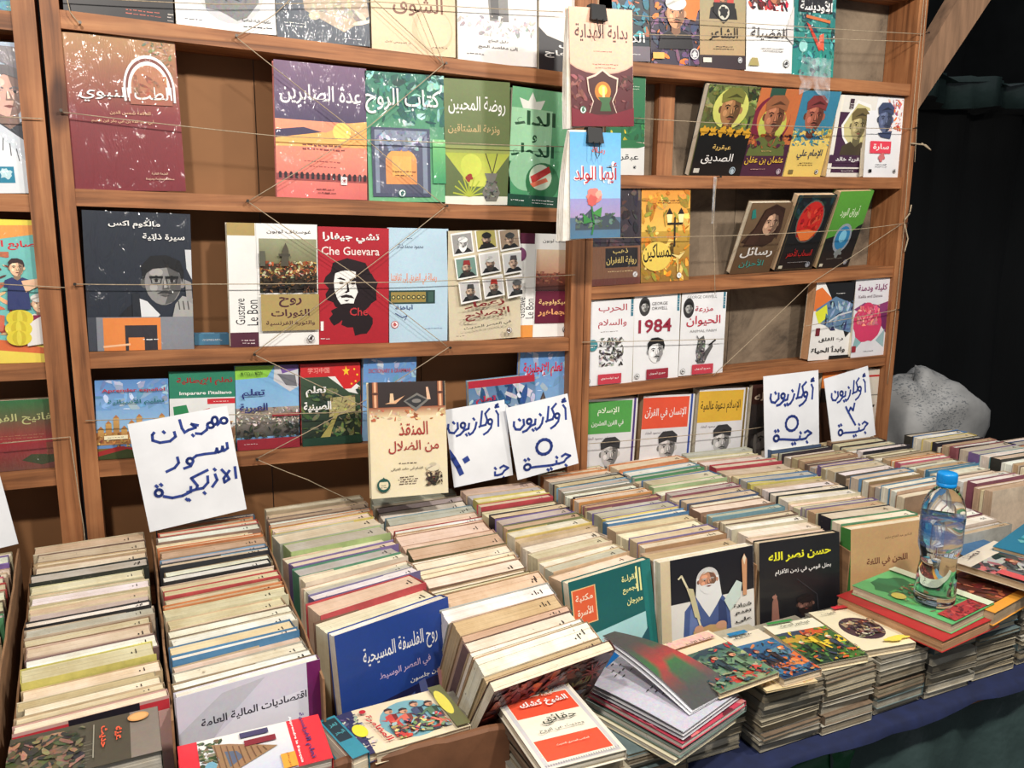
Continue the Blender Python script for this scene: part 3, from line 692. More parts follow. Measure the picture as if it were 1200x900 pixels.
def d(a):
    a.R(0, 0, 1, 1, (36, 110, 92), (110, 178, 128)); a.Mo(0, 0, 1, 0.4, [(30, 100, 90), (60, 140, 120), (20, 80, 76), (150, 200, 190)], 30, 6, 0.2)
    a.R(0.05, 0.42, 0.80, 0.96, (70, 76, 100)); a.R(0.09, 0.44, 0.76, 0.93, (130, 140, 160)); a.R(0.14, 0.55, 0.70, 0.93, (84, 86, 108)); a.E(0.42, 0.68, 0.20, (225, 165, 90), 0.10); a.R(0.22, 0.66, 0.62, 0.86, (225, 150, 90)); a.R(0.3, 0.64, 0.55, 0.80, (236, 176, 96))
    a.Mo(0.10, 0.44, 0.76, 0.6, [(180, 190, 205), (120, 130, 150), (90, 100, 128)], 16, 8, 0.12); a.T('كتاب الروح', 0.46, 0.22, 0.2, W_, w=0.94, bold=0.01); a.tiny(0.45, 0.76, 0.3, (110, 60, 50), 2, 0.03); a.logo(0.42, 0.93, 0.05, (40, 100, 90)); a.R(0.83, 0.5, 1, 0.85, (120, 190, 120), (60, 150, 100))
bk([(429, 84), (521, 88), (521, 239), (431, 236)], d, 'shiny teal green wrapped book with a glowing doorway picture', base=(40, 120, 100), wrap=True)
def d(a):
    a.R(0, 0, 1, 0.93, (104, 118, 72), (92, 106, 64)); a.R(0, 0.93, 1, 1, (225, 224, 210)); a.P([(0, 0.58), (1, 0.58), (0.62, 0.85), (0.38, 0.85)], (170, 180, 70), (200, 205, 90)); a.E(0.4, 0.68, 0.16, (196, 204, 84))
    a.R(0, 0.52, 1, 0.58, (140, 150, 90), (150, 160, 80)); a.T('روضة المحبين', 0.5, 0.2, 0.15, W_, w=0.86, bold=0.005); a.T('ونزهة المشتاقين', 0.45, 0.39, 0.08, (196, 170, 120), w=0.78)
    for i in range(9): a.L([(0.36, 0.93), (0.36+0.24*sin((i-4)*0.35), 0.93-0.16*cos((i-4)*0.35))], 0.02, (170, 180, 60))
    a.B(0.36, 0.78, 0.05, (150, 50, 40), seed=2); a.L([(0.62, 0.58), (0.72, 0.75)], 0.012, (70, 60, 50)); a.L([(0.8, 0.58), (0.72, 0.75)], 0.012, (70, 60, 50))
    a.P([(0.6, 0.74), (0.80, 0.74), (0.76, 0.8), (0.84, 0.9), (0.78, 0.97), (0.62, 0.97), (0.56, 0.9), (0.64, 0.8)], (118, 116, 108)); a.Mo(0.6, 0.8, 0.8, 0.95, [(80, 78, 74), (150, 148, 140), (110, 108, 100)], 14, 3, 0.08)
bk([(520, 92), (599, 96), (596, 241), (521, 239)], d, 'olive green book with a hanging metal flask', base=(96, 110, 68))
def d(a):
    a.R(0, 0, 1, 1, (110, 178, 130), (70, 150, 100)); a.P([(0.3, 0.25)]+[(0.35+0.3*(1 if i % 2 else 0.55)*sin(i*0.42-2.1), 0.20-0.17*(1 if i % 2 else 0.6)*cos(i*0.42-2.1)) for i in range(11)]+[(0.6, 0.25)], (236, 240, 230))
    a.R(0, 0.17, 0.72, 0.62, (160, 212, 170)); a.T('الداء', 0.42, 0.25, 0.13, (16, 74, 44), w=0.72, bold=0.03); a.T('و', 0.42, 0.42, 0.07, (16, 74, 44), bold=0.03); a.T('الدواء', 0.40, 0.53, 0.14, (16, 74, 44), w=0.76, bold=0.03)
    a.E(0.3, 0.70, 0.3, (150, 200, 160)); a.E(0.6, 0.78, 0.3, (40, 110, 64)); a.E(0.56, 0.74, 0.20, (200, 214, 190)); a.P([(0.38, 0.74), (0.7, 0.64), (0.74, 0.69), (0.42, 0.80)], (176, 40, 34)); a.P([(0.38, 0.80), (0.66, 0.74), (0.7, 0.77), (0.44, 0.83)], (214, 110, 80))
    a.R(0, 0.9, 1, 1, (18, 70, 50)); a.tiny(0.16, 0.95, 0.2, W_); a.tiny(0.6, 0.94, 0.35, W_, 2)
bk([(599, 100), (667, 110), (660, 245), (596, 241)], d, 'bright green book with huge dark green block letters', base=(90, 160, 110), wrap=True)
# ---- centre bookcase, third row
def d(a):
    a.R(0, 0, 1, 0.755, (34, 40, 52)); a.P([(0.94, 0.26), (1, 0.26), (1, 0.48), (0.95, 0.4)], (210, 212, 214))
    a.P([(0.28, 0.755), (0.38, 0.68), (0.5, 0.62), (0.6, 0.70), (0.66, 0.755)], (24, 26, 32)); a.face(0.72, 0.50, 0.185, (140, 138, 136), (20, 20, 22), 'hair', None, None, (50, 50, 50), None, True)
    a.P([(0.49, 0.62), (0.56, 0.64), (0.68, 0.74), (0.66, 0.755), (0.50, 0.755)], (220, 222, 224)); a.R(0.42, 0.58, 0.49, 0.755, (30, 34, 42)); a.P([(0.83, 0.66), (0.90, 0.60), (1, 0.62), (1, 0.755), (0.80, 0.755)], (165, 163, 160)); a.P([(0.93, 0.48), (0.99, 0.5), (1, 0.66), (0.94, 0.63)], (150, 148, 146))
    for i in range(3): a.L([(0.86+i*0.045, 0.64), (0.87+i*0.045, 0.70)], 0.012, (80, 78, 76))
    a.R(0, 0.755, 0.10, 1, (60, 64, 74)); a.R(0.08, 0.755, 1, 1, (132, 134, 142)); a.R(0.14, 0.76, 0.68, 1, (226, 134, 66)); a.R(0.34, 0.815, 0.645, 1, (48, 44, 50)); a.R(0.37, 0.905, 0.52, 1, (226, 134, 66)); a.L([(0.14, 0.97), (0.38, 0.955)], 0.02, (240, 190, 150)); a.tiny(0.56, 0.92, 0.12, W_, 1)
    a.T('مالكوم اكس', 0.47, 0.09, 0.055, W_, w=0.48, bold=0.02); a.T('سيرة ذاتية', 0.74, 0.175, 0.055, W_, w=0.40, bold=0.02)
bk([(96, 247), (223, 250), (227, 411), (104, 412)], d, 'shrink-wrapped navy book with a photo of a man in browline glasses', base=(34, 40, 52), wrap=True, t=0.02)
stand([(228, 391), (268, 391), (268, 407), (228, 408)], 1.70, 0.02, lambda a: (a.R(0, 0, 1, 1, (70, 120, 150)), a.tiny(0.5, 0.5, 0.6, W_, 2, 0.1, hg=0.05)), 'small blue booklet at the back between the navy book and the white-spined book', base=(80, 130, 160))
def gustave(c1, c2):
    def d(a):
        a.R(0, 0, 1, 1, W_); a.R(0, 0, 0.30, 0.10, c1); a.R(0, 0.88, 0.31, 1, c2); a.T('Gustave', 0.115, 0.71, 0.075, (40, 40, 44), w=0.30, rot=90, bold=0.0); a.T('Le Bon', 0.25, 0.72, 0.085, (40, 40, 44), w=0.29, rot=90, bold=0.0)
        a.R(0.31, 0, 0.315, 1, (190, 190, 185)); return a
    return d
def d(a):
    gustave((172, 148, 92), (84, 40, 56))(a); a.T('غوستاف لوبون', 0.68, 0.065, 0.035, (60, 50, 50), w=0.5); a.R(0.34, 0.12, 0.99, 0.32, (150, 152, 120), (120, 116, 84)); a.R(0.34, 0.32, 0.99, 0.56, (70, 54, 34), (34, 26, 22))
    a.Mo(0.34, 0.3, 0.99, 0.44, [(150, 110, 60), (190, 150, 90), (120, 70, 40), (200, 190, 150), (160, 70, 40)], 60, 5, 0.07, a=0.7); a.Mo(0.34, 0.42, 0.99, 0.56, [(50, 40, 26), (90, 60, 36), (30, 24, 22), (120, 84, 50)], 40, 9, 0.07); a.P([(0.57, 0.34), (0.6, 0.2), (0.63, 0.15), (0.66, 0.2), (0.66, 0.34)], (80, 74, 60)); a.R(0.55, 0.24, 0.68, 0.26, (70, 66, 54)); a.R(0.34, 0.22, 0.40, 0.34, (90, 90, 76))
    a.R(0.34, 0.57, 1, 0.87, (168, 146, 92)); a.T('روح', 0.67, 0.635, 0.085, (74, 34, 44), w=0.26, bold=0.025); a.T('الثورات', 0.67, 0.73, 0.075, (74, 34, 44), w=0.44, bold=0.025); a.T('والثورة الفرنسية', 0.67, 0.81, 0.045, (74, 34, 44), w=0.56, bold=0.015); a.logo(0.9, 0.94, 0.04, (60, 50, 50)); a.tiny(0.18, 0.94, 0.16, (220, 200, 200), 2)
bk([(266, 261), (372, 263), (373, 405), (270, 408)], d, 'white book with khaki panels and a crowd painting, sideways Latin lettering', t=0.022, side='R')
def d(a):
    a.R(0, 0, 1, 1, (172, 30, 44)); a.B(0.46, 0.52, 0.36, (30, 14, 18), seed=11, jag=0.12, n=30); a.B(0.30, 0.74, 0.14, (30, 14, 18), seed=4, jag=0.4); a.B(0.55, 0.78, 0.2, (30, 14, 18), seed=5, jag=0.3)
    a.P([(0.21, 0.46), (0.23, 0.39), (0.34, 0.365), (0.50, 0.37), (0.60, 0.41), (0.61, 0.50), (0.57, 0.58), (0.50, 0.655), (0.41, 0.69), (0.33, 0.675), (0.26, 0.61), (0.22, 0.54)], W_)
    a.P([(0.52, 0.38), (0.64, 0.40), (0.64, 0.55), (0.56, 0.65), (0.47, 0.70), (0.50, 0.62), (0.55, 0.55), (0.52, 0.48)], (30, 14, 18)); a.P([(0.25, 0.435), (0.30, 0.425), (0.37, 0.44), (0.37, 0.452), (0.30, 0.442)], (30, 14, 18)); a.P([(0.43, 0.445), (0.5, 0.425), (0.55, 0.44), (0.55, 0.455), (0.44, 0.458)], (30, 14, 18)); a.E(0.315, 0.472, 0.035, (30, 14, 18), 0.011); a.E(0.48, 0.475, 0.035, (30, 14, 18), 0.011)
    a.P([(0.39, 0.47), (0.41, 0.47), (0.43, 0.545), (0.38, 0.56), (0.36, 0.55), (0.395, 0.54)], (30, 14, 18)); a.P([(0.30, 0.585), (0.38, 0.57), (0.46, 0.58), (0.50, 0.605), (0.38, 0.595), (0.32, 0.60)], (30, 14, 18)); a.P([(0.35, 0.62), (0.43, 0.617), (0.39, 0.632)], (30, 14, 18)); a.P([(0.30, 0.655), (0.40, 0.645), (0.50, 0.65), (0.44, 0.70), (0.34, 0.69)], (30, 14, 18))
    a.P([(0.16, 0.40), (0.2, 0.30), (0.4, 0.26), (0.66, 0.30), (0.74, 0.40), (0.6, 0.385), (0.4, 0.36), (0.24, 0.38)], (30, 14, 18)); a.T('Che', 0.56, 0.72, 0.07, (190, 50, 56), w=0.26)
    a.T('تشي جيفارا', 0.46, 0.09, 0.09, W_, w=0.80, bold=0.03); a.T('Che Guevara', 0.45, 0.20, 0.07, (240, 220, 215), w=0.82, bold=0.01); a.R(0.02, 0.80, 0.06, 0.88, W_); a.tiny(0.06, 0.95, 0.1, W_)
bk([(373, 266), (455, 267), (456, 404), (374, 405)], d, 'red book with a stencil portrait of a bearded man', base=(172, 30, 44), side='L')
def d(a):
    a.R(0, 0, 1, 1, (180, 206, 222)); a.T('محمود محمد شاكر', 0.35, 0.16, 0.05, (50, 60, 90), w=0.45); a.tiny(0.35, 0.09, 0.12, (50, 60, 90)); a.T('رسالة في الطريق إلى ثقافتنا', 0.42, 0.44, 0.10, (226, 130, 80), w=0.78); a.R(0, 0.54, 0.78, 0.66, (40, 66, 60)); a.R(0.03, 0.555, 0.62, 0.645, (150, 130, 70)); a.R(0.66, 0.555, 0.75, 0.645, (60, 90, 80))
    for i in range(7): a.E(0.07+i*0.085, 0.60, 0.035, (60, 70, 50), n=8); a.E(0.07+i*0.085, 0.60, 0.018, (210, 190, 120), n=6)
    a.T('أباظة', 0.25, 0.69, 0.05, (60, 80, 130), w=0.3); a.L([(0.1, 0.74), (0.22, 0.78), (0.3, 0.76), (0.26, 0.80)], 0.012, (60, 80, 130)); a.logo(0.09, 0.84, 0.06, (190, 90, 90)); a.tiny(0.75, 0.88, 0.3, (150, 175, 195))
bk([(455, 267), (526, 268), (523, 402), (457, 404)], d, 'pale blue book with an ornamental gold strip', base=(180, 206, 222), t=0.012)
def d(a):
    a.R(0, 0, 1, 1, (196, 184, 156), (210, 198, 170)); pals = [((150, 148, 146), 'turban', (230, 230, 228), None, (235, 235, 232)), ((170, 160, 90), 'turban', (30, 30, 30), None, (30, 28, 26)), ((150, 130, 110), 'turban', (60, 60, 60), (30, 30, 30), None), ((110, 140, 130), 'fez', (140, 40, 40), None, (50, 45, 40)), ((200, 198, 195), 'turban', (200, 200, 196), None, (60, 55, 50)), ((190, 190, 188), 'fez', (70, 66, 66), (30, 30, 30), None), ((190, 188, 186), 'fez', (60, 60, 60), None, (60, 60, 60)), ((200, 198, 196), 'fez', (170, 50, 40), None, (60, 55, 50)), ((180, 178, 176), 'turban', (90, 90, 90), None, (50, 50, 50))]
    for i in range(9):
        r, c = divmod(i, 3); x = 0.06+c*0.32+r*0.035; y = 0.03+r*0.215-c*0.035+(0.04 if c == 2 else 0); bg, hat, hc, mo, be = pals[i]
        a.P([(x-0.012, y-0.005), (x+0.275, y-0.03), (x+0.305, y+0.165), (x+0.02, y+0.195)], W_); pp = [(x+0.008, y+0.008), (x+0.262, y-0.012), (x+0.288, y+0.155), (x+0.033, y+0.178)]; a.P(pp, bg)
        a.P([(x+0.04, y+0.175), (x+0.08, y+0.13), (x+0.22, y+0.12), (x+0.28, y+0.155)], (28, 28, 30)); a.face(x+0.15, y+0.085, 0.058, (176, 150, 130) if i else (190, 188, 186), (30, 28, 28), hat, hc, be, mo or (40, 38, 36), None)
    a.T('أحمد أمين', 0.86, 0.075, 0.02, K_, w=0.22); a.T('زعماء', 0.46, 0.66, 0.07, (120, 26, 30), w=0.56, rot=5, bold=0.035); a.T('الإصلاح', 0.5, 0.755, 0.085, (120, 26, 30), w=0.62, rot=5, bold=0.03); a.T('في العصر الحديث', 0.5, 0.86, 0.035, K_, w=0.66, rot=5, bold=0.02); a.logo(0.80, 0.92, 0.04, (110, 90, 80)); a.tiny(0.12, 0.94, 0.16, (120, 110, 95))
bk([(526, 272), (616, 268), (603, 398), (524, 402)], d, 'beige book with nine tilted square portraits', base=(200, 188, 160))
def d(a):
    gustave((84, 24, 50), (226, 150, 70))(a); a.R(0.31, 0, 1, 0.15, W_); a.T('غوستاف لوبون', 0.68, 0.07, 0.04, K_, w=0.5); a.R(0.33, 0.15, 1, 0.42, (226, 200, 170), (200, 140, 110)); a.R(0.33, 0.38, 1, 0.55, (150, 80, 60), (60, 34, 34)); a.Mo(0.33, 0.36, 1, 0.48, [(150, 90, 70), (180, 110, 80), (110, 60, 50)], 24, 3, 0.08); a.R(0.33, 0.55, 1, 0.865, (98, 22, 48)); a.T('سيكولوجية', 0.64, 0.66, 0.06, (236, 196, 130), w=0.5, bold=0.02); a.T('الجماهير', 0.64, 0.76, 0.075, (236, 170, 110), w=0.52, bold=0.03); a.logo(0.85, 0.93, 0.045, (60, 50, 50)); a.E(0.06, 0.20, 0.10, (120, 60, 100))
bk([(607, 273), (680, 275), (668, 396), (600, 398)], d, 'white and maroon book beside the middle post, sideways Latin lettering', t=0.014, Y=1.676)
# ---- centre bookcase, fourth row: language primers
def sky(a, y0, y1): a.R(0, y0, 1, y1, (92, 140, 200), (150, 190, 225)); a.Mo(0, y0, 1, (y0+y1)/2+0.05, [(200, 215, 235), (120, 165, 215), (170, 195, 225)], 16, 5, 0.22, a=0.2)
def d(a):
    sky(a, 0, 0.66); a.R(0, 0.66, 1, 0.82, (170, 110, 60), (190, 140, 80))
    for i in range(9): x = 0.06+i*0.105; hh = 0.10+0.07*((i*7) % 3); a.R(x-0.04, 0.72-hh, x+0.04, 0.80, (205, 160, 90), (150, 96, 54)); a.P([(x-0.04, 0.72-hh), (x, 0.68-hh), (x+0.04, 0.72-hh)], (180, 120, 66))
    a.Mo(0, 0.66, 1, 0.86, [(210, 170, 100), (140, 90, 50), (180, 130, 70)], 30, 2, 0.07); a.R(0.1, 0.70, 0.42, 0.75, (236, 226, 190)); a.tiny(0.26, 0.725, 0.26, (90, 60, 40)); a.R(0, 0.86, 1, 1, (120, 96, 40)); a.P([(0, 0.9), (0.3, 0.84), (0.7, 0.9), (1, 0.84), (1, 0.90), (0.6, 0.96), (0.3, 0.9), (0, 0.96)], (160, 40, 40)); a.P([(0, 0.96), (0.4, 0.88), (0.8, 0.96), (1, 0.92), (1, 1), (0, 1)], (60, 70, 30))
    a.T('Aprender español', 0.52, 0.135, 0.055, (180, 34, 40), w=0.86, bold=0.02); a.T('تعليم الأسبانية', 0.55, 0.28, 0.085, (30, 110, 110), w=0.78, bold=0.02)
bk([(109, 447), (195, 443), (201, 536), (116, 540)], d, 'blue Spanish primer with golden city towers, fourth row far left', Y=1.662, lean=0.012, base=(110, 150, 205), t=0.014)
def d(a):
    a.R(0, 0, 1, 0.32, (40, 124, 96)); a.T('تعلم الإيطالية', 0.54, 0.12, 0.10, (150, 24, 34), w=0.86, bold=0.03); a.T('Imparare l\'italiano', 0.55, 0.265, 0.055, W_, w=0.8, bold=0.02); a.R(0, 0.32, 1, 0.8, (226, 226, 224)); a.P([(0.05, 0.42), (0.25, 0.40), (0.34, 0.65), (0.08, 0.7)], (40, 130, 80)); a.P([(0.45, 0.48), (0.6, 0.45), (0.75, 0.56), (0.5, 0.66)], (190, 50, 50)); a.R(0.57, 0.335, 1, 0.40, (200, 40, 50)); a.tiny(0.78, 0.37, 0.3, W_); a.R(0, 0.7, 1, 1, (150, 110, 80)); a.Mo(0, 0.62, 1, 1, [(120, 80, 60), (190, 150, 110), (90, 110, 90)], 26, 8, 0.12)
bk([(196, 437), (274, 434), (277, 527), (202, 530)], d, 'green and white Italian primer, fourth row', Y=1.662, lean=0.012, base=(40, 124, 96), t=0.018)
def d(a):
    a.R(0, 0, 1, 0.7, (110, 168, 214), (150, 190, 224)); a.P([(0, 0), (0.62, 0), (0.5, 0.14), (0, 0.16)], (140, 196, 70)); a.P([(0.62, 0), (1, 0), (1, 0.26), (0.86, 0.32), (0.6, 0.18)], (200, 200, 205)); a.P([(0.7, 0), (1, 0), (1, 0.05), (0.74, 0.1)], (110, 80, 150)); a.P([(0.66, 0.1), (0.95, 0.12), (0.98, 0.26), (0.8, 0.24)], (110, 110, 116))
    a.R(0, 0.50, 1, 0.85, (160, 150, 140), (60, 60, 56)); a.Mo(0, 0.50, 1, 0.72, [(210, 200, 190), (180, 160, 140), (130, 120, 110), (225, 220, 214)], 60, 4, 0.07); a.Mo(0, 0.70, 1, 0.86, [(50, 56, 46), (30, 36, 32), (80, 80, 66)], 24, 6, 0.1); a.R(0, 0.87, 1, 1, (140, 30, 44)); a.tiny(0.2, 0.93, 0.2, (220, 200, 200))
    a.T('למד עברית', 0.25, 0.085, 0.05, (70, 110, 30), w=0.34); a.T('تعلم', 0.27, 0.33, 0.12, (30, 34, 110), w=0.36, bold=0.02); a.T('العبرية', 0.27, 0.50, 0.12, (30, 34, 110), w=0.44, bold=0.02); a.R(0.56, 0.575, 1, 0.61, (150, 40, 50))
bk([(274, 430), (347, 427), (353, 523), (279, 527)], d, 'blue Hebrew primer with a lime corner and a hillside town', Y=1.662, lean=0.012, base=(120, 170, 214), t=0.014)
def d(a):
    a.R(0, 0, 1, 0.16, (200, 40, 44)); a.T('学习中国', 0.30, 0.08, 0.07, (236, 150, 140), w=0.36); a.R(0, 0.16, 1, 1, (60, 80, 60), (30, 44, 34)); a.P([(0.45, 0.16), (0.75, 0.16), (1, 0.3), (1, 0.4), (0.8, 0.36)], W_); a.P([(0.52, 0.1), (0.62, 0), (1, 0), (1, 0.22), (0.84, 0.32), (0.72, 0.32)], (210, 36, 40))
    a.P([(0.76+0.07*(1 if i % 2 == 0 else 0.4)*sin(i*pi/5), 0.10-0.065*(1 if i % 2 == 0 else 0.4)*cos(i*pi/5)) for i in range(10)], (246, 200, 50))
    for x, y in ((0.9, 0.08), (0.95, 0.15), (0.92, 0.23), (0.85, 0.26)): a.E(x, y, 0.018, (246, 200, 50), n=6)
    a.Mo(0, 0.3, 1, 0.95, [(70, 96, 60), (110, 120, 70), (40, 56, 44), (130, 130, 90)], 46, 7, 0.16); a.P([(0.48, 0.42), (0.9, 0.40), (0.9, 0.60), (0.45, 0.66)], (170, 160, 110)); a.Mo(0.45, 0.4, 0.9, 0.64, [(190, 176, 120), (120, 110, 76)], 16, 1, 0.08)
    a.P([(0.2, 1), (0.45, 0.75), (0.55, 0.6), (0.62, 0.6), (0.5, 0.8), (0.42, 1)], (170, 160, 90)); a.R(0, 0.9, 1, 1, (24, 60, 44)); a.T('تعلم', 0.24, 0.33, 0.13, W_, w=0.34, bold=0.03); a.T('الصينية', 0.26, 0.52, 0.13, W_, w=0.46, bold=0.03)
bk([(350, 427), (422, 425), (423, 514), (356, 520)], d, 'Chinese primer with a red flag corner and gold star', Y=1.662, lean=0.01, base=(200, 60, 60), t=0.016)
def d(a): sky(a, 0, 1); a.T('DICTIONARY & GRAMMAR', 0.5, 0.16, 0.05, (180, 90, 110), w=0.8); a.T('تعلم', 0.75, 0.32, 0.06, (190, 50, 60), w=0.3)
bk([(424, 420), (486, 417), (487, 520), (426, 522)], d, 'pale blue primer behind the black-topped cream book', Y=1.668, base=(110, 150, 190), t=0.014)
def d(a):
    a.R(0, 0, 1, 0.14, (180, 40, 60)); a.R(0, 0.1, 1, 1, (90, 130, 170), (190, 200, 210)); a.Mo(0, 0.1, 1, 1, [(220, 226, 232), (70, 110, 150), (40, 80, 130), (180, 190, 200)], 22, 4, 0.3); a.T('تعلم', 0.25, 0.28, 0.12, (200, 40, 70), w=0.3, bold=0.03); a.T('الروسية', 0.25, 0.45, 0.13, (200, 40, 70), w=0.4, bold=0.03)
bk([(549, 448), (626, 438), (628, 520), (551, 530)], d, 'blue and white Russian primer peeping over the price cards', Y=1.66, base=(110, 140, 170), t=0.014)
def d(a):
    sky(a, 0, 0.75); a.T('تعلم الإنجليزية', 0.48, 0.20, 0.15, (214, 40, 70), w=0.82, bold=0.03); a.P([(0.42, 0.75), (0.44, 0.5), (0.5, 0.42), (0.56, 0.5), (0.57, 0.8)], (80, 70, 70)); a.P([(0.44, 0.75), (0.46, 0.52), (0.5, 0.46), (0.5, 0.78)], (130, 110, 90)); a.R(0, 0.75, 1, 1, (140, 130, 120)); a.Mo(0, 0.68, 1, 0.95, [(170, 150, 130), (110, 110, 110), (190, 170, 150)], 26, 5, 0.12)
bk([(607, 411), (664, 408), (663, 522), (609, 526)], d, 'bright blue English primer with a clock tower beside the middle post', Y=1.67, base=(90, 130, 200), t=0.014)
# ---- left bookcase
def d(a): a.R(0, 0, 1, 1, (50, 130, 160), (30, 100, 140)); a.Mo(0.3, 0.6, 1, 1, [(80, 160, 180), (30, 90, 120)], 14, 4, 0.3); a.tiny(0.8, 0.97, 0.3, W_)
bk([(-70, -150), (24, -135), (28, 12), (-66, 10)], d, 'blue book at the top left corner of the picture', base=(40, 120, 150))
def d(a):
    a.R(0, 0, 1, 1, (170, 186, 206), (225, 230, 236)); a.face(0.66, 0.33, 0.24, (222, 176, 160), (110, 104, 106), 'long', None, None, None, (60, 62, 70)); a.P([(0.3, 0.1), (0.5, 0.02), (0.86, 0.03), (0.98, 0.2), (0.9, 0.4), (0.86, 0.18), (0.6, 0.12), (0.44, 0.2), (0.36, 0.4)], (130, 124, 128)); a.a = 0.1
    a.P([(0.1, 0.52), (0.45, 0.5), (1, 0.72), (1, 0.85), (0.1, 0.9)], (206, 212, 220)); a.P([(0.5, 0.6), (0.98, 0.9), (1, 1), (0, 1), (0.2, 0.8)], (228, 232, 236))
    for i in range(5): a.L([(0.42+i*0.07, 0.56+i*0.035), (0.36+i*0.09, 0.64+i*0.035)], 0.012, (90, 90, 96))
    a.P([(0.88, 0.69), (1, 0.75), (1, 0.9), (0.9, 0.84)], (20, 120, 160)); a.P([(0.30, 0.68), (0.42, 0.70), (0.36, 0.76), (0.28, 0.76)], (230, 215, 60)); a.R(0.44, 0.82, 0.64, 0.93, (30, 130, 160)); a.B(0.54, 0.87, 0.07, (190, 220, 225), seed=3)
bk([(-62, 44), (36, 52), (53, 226), (-52, 228)], d, 'pale blue book with a smiling grey-haired man, left edge of the picture', base=(190, 204, 220), wrap=True)
def d(a):
    a.R(0, 0, 1, 1, (120, 196, 190)); a.R(0, 0, 1, 0.05, (240, 220, 80)); a.P([(0, 0.05), (1, 0.03), (0.9, 0.09), (0.4, 0.14), (0, 0.13)], (238, 160, 80)); a.R(0, 0.85, 1, 1, (240, 216, 90)); a.P([(0, 0.80), (0.5, 0.84), (1, 0.92), (1, 0.95), (0, 0.88)], (220, 110, 60))
    a.T('الأصابع الخضراء', 0.5, 0.17, 0.075, (214, 50, 60), w=0.9, bold=0.03); a.Mo(0.0, 0.22, 0.55, 0.8, [(220, 120, 90), (150, 60, 50), (240, 190, 140), (110, 60, 60)], 26, 9, 0.18); a.face(0.62, 0.33, 0.075, (240, 196, 160), (60, 40, 40), 'hair', None, None, None, (50, 60, 110)); a.P([(0.52, 0.42), (0.72, 0.42), (0.74, 0.62), (0.5, 0.62)], (50, 60, 110)); a.P([(0.66, 0.42), (0.86, 0.40), (0.88, 0.44), (0.7, 0.5)], (240, 196, 160))
    a.face(0.83, 0.58, 0.08, (240, 196, 160), (70, 50, 50), 'turban', (230, 226, 218), None, None, (236, 230, 222)); a.P([(0.76, 0.66), (0.98, 0.66), (1, 0.85), (0.72, 0.85)], (140, 40, 80)); a.P([(0.7, 0.72), (0.86, 0.66), (0.9, 0.86), (0.68, 0.88)], (232, 226, 220))
    for x, y, r in ((0.62, 0.68, 0.14), (0.60, 0.755, 0.14), (0.60, 0.82, 0.13)): a.E(x, y, r, (224, 206, 60), r*0.42); a.E(x, y, r*0.55, (206, 186, 50), r*0.40); a.E(x, y, r*0.2, (226, 210, 70), r*0.40)
bk([(-58, 256), (60, 258), (69, 424), (-46, 426)], d, 'yellow and turquoise picture book with drawn children and melons', base=(230, 200, 90), wrap=True)
def d(a):
    a.R(0, 0, 1, 0.3, (50, 110, 64), (100, 90, 60)); a.R(0, 0.3, 1, 0.62, (110, 84, 62), (160, 44, 52)); a.R(0, 0.62, 1, 1, (150, 44, 52), (110, 70, 60)); a.T('مفاتيح الفرج', 0.55, 0.27, 0.16, (190, 190, 130), w=0.72); a.tiny(0.5, 0.5, 0.5, (180, 130, 100), 3, 0.04); a.P([(0.5, 0.86), (0.6, 0.78), (0.85, 0.8), (0.95, 0.88), (0.7, 0.94)], (60, 70, 44)); a.R(0.76, 0.62, 0.86, 0.8, (130, 70, 56)); a.R(0.9, 0.5, 1, 0.98, (140, 130, 90))
bk([(-40, 474), (77, 464), (84, 549), (-32, 555)], d, 'green to red book in the left bookcase, third row of it', Y=1.665, base=(100, 80, 60), wrap=True)
# ---- right bookcase, top row
def bust(bgc, cols, hat, hatc, title, tc, ty=0.66, skin=(186, 132, 96), cx=0.5, cy=0.3, r=0.2, low=None, box=None, seed=1, turb=None, tw=0.6, mous=(70, 50, 40), body=(40, 34, 34), beard=None):
    def d(a):
        a.R(0, 0, 1, 1, bgc)
        if cols: a.Mo(0, 0, 1, 0.62, cols, 34, seed, 0.22)
        if low: a.R(0, 0.56, 1, 1, *low)
        a.face(cx, cy, r, skin, (50, 34, 28), hat, hatc, beard, mous, body)
        a.T(title, 0.5, ty, 0.13, tc, w=tw, bold=0.015); a.tiny(0.5, ty+0.12, 0.5, tc, 2, 0.03); a.logo(0.85, 0.93, 0.045, (80, 80, 80), (230, 230, 225)); a.R(0.08, 0.91, 0.22, 0.955, (230, 224, 200)); a.tiny(0.15, 0.93, 0.12, (60, 50, 40))
    return d
bk([(697, -52), (759, -48), (762, 73), (699, 70)], lambda a: (a.R(0, 0, 1, 1, (30, 44, 54)), a.Mo(0.3, 0, 1, 0.75, [(40, 120, 140), (20, 30, 40), (200, 120, 80), (70, 160, 180)], 36, 5, 0.25), a.R(0, 0.85, 1, 1, (110, 100, 110)), a.T('الدين', 0.6, 0.78, 0.12, W_, w=0.6), a.tiny(0.6, 0.93, 0.5, W_)), 'dark teal book beside the hanging pink book, top row of the right bookcase', base=(30, 44, 54), t=0.012)
def d(a):
    a.R(0, 0, 1, 1, (58, 50, 66)); a.Mo(0, 0, 1, 1, [(90, 70, 100), (40, 36, 50), (220, 120, 50), (120, 90, 120), (60, 60, 90)], 50, 3, 0.22); a.B(0.85, 0.25, 0.3, (222, 120, 50), seed=2); a.face(0.5, 0.42, 0.19, (214, 150, 110), (70, 50, 40), 'turban', (236, 230, 220), None, (70, 50, 40), (30, 26, 30)); a.logo(0.88, 0.87, 0.09, (210, 210, 210), (90, 80, 90)); a.R(0.02, 0.86, 0.25, 0.93, (220, 180, 90)); a.tiny(0.5, 0.08, 0.6, W_, 2)
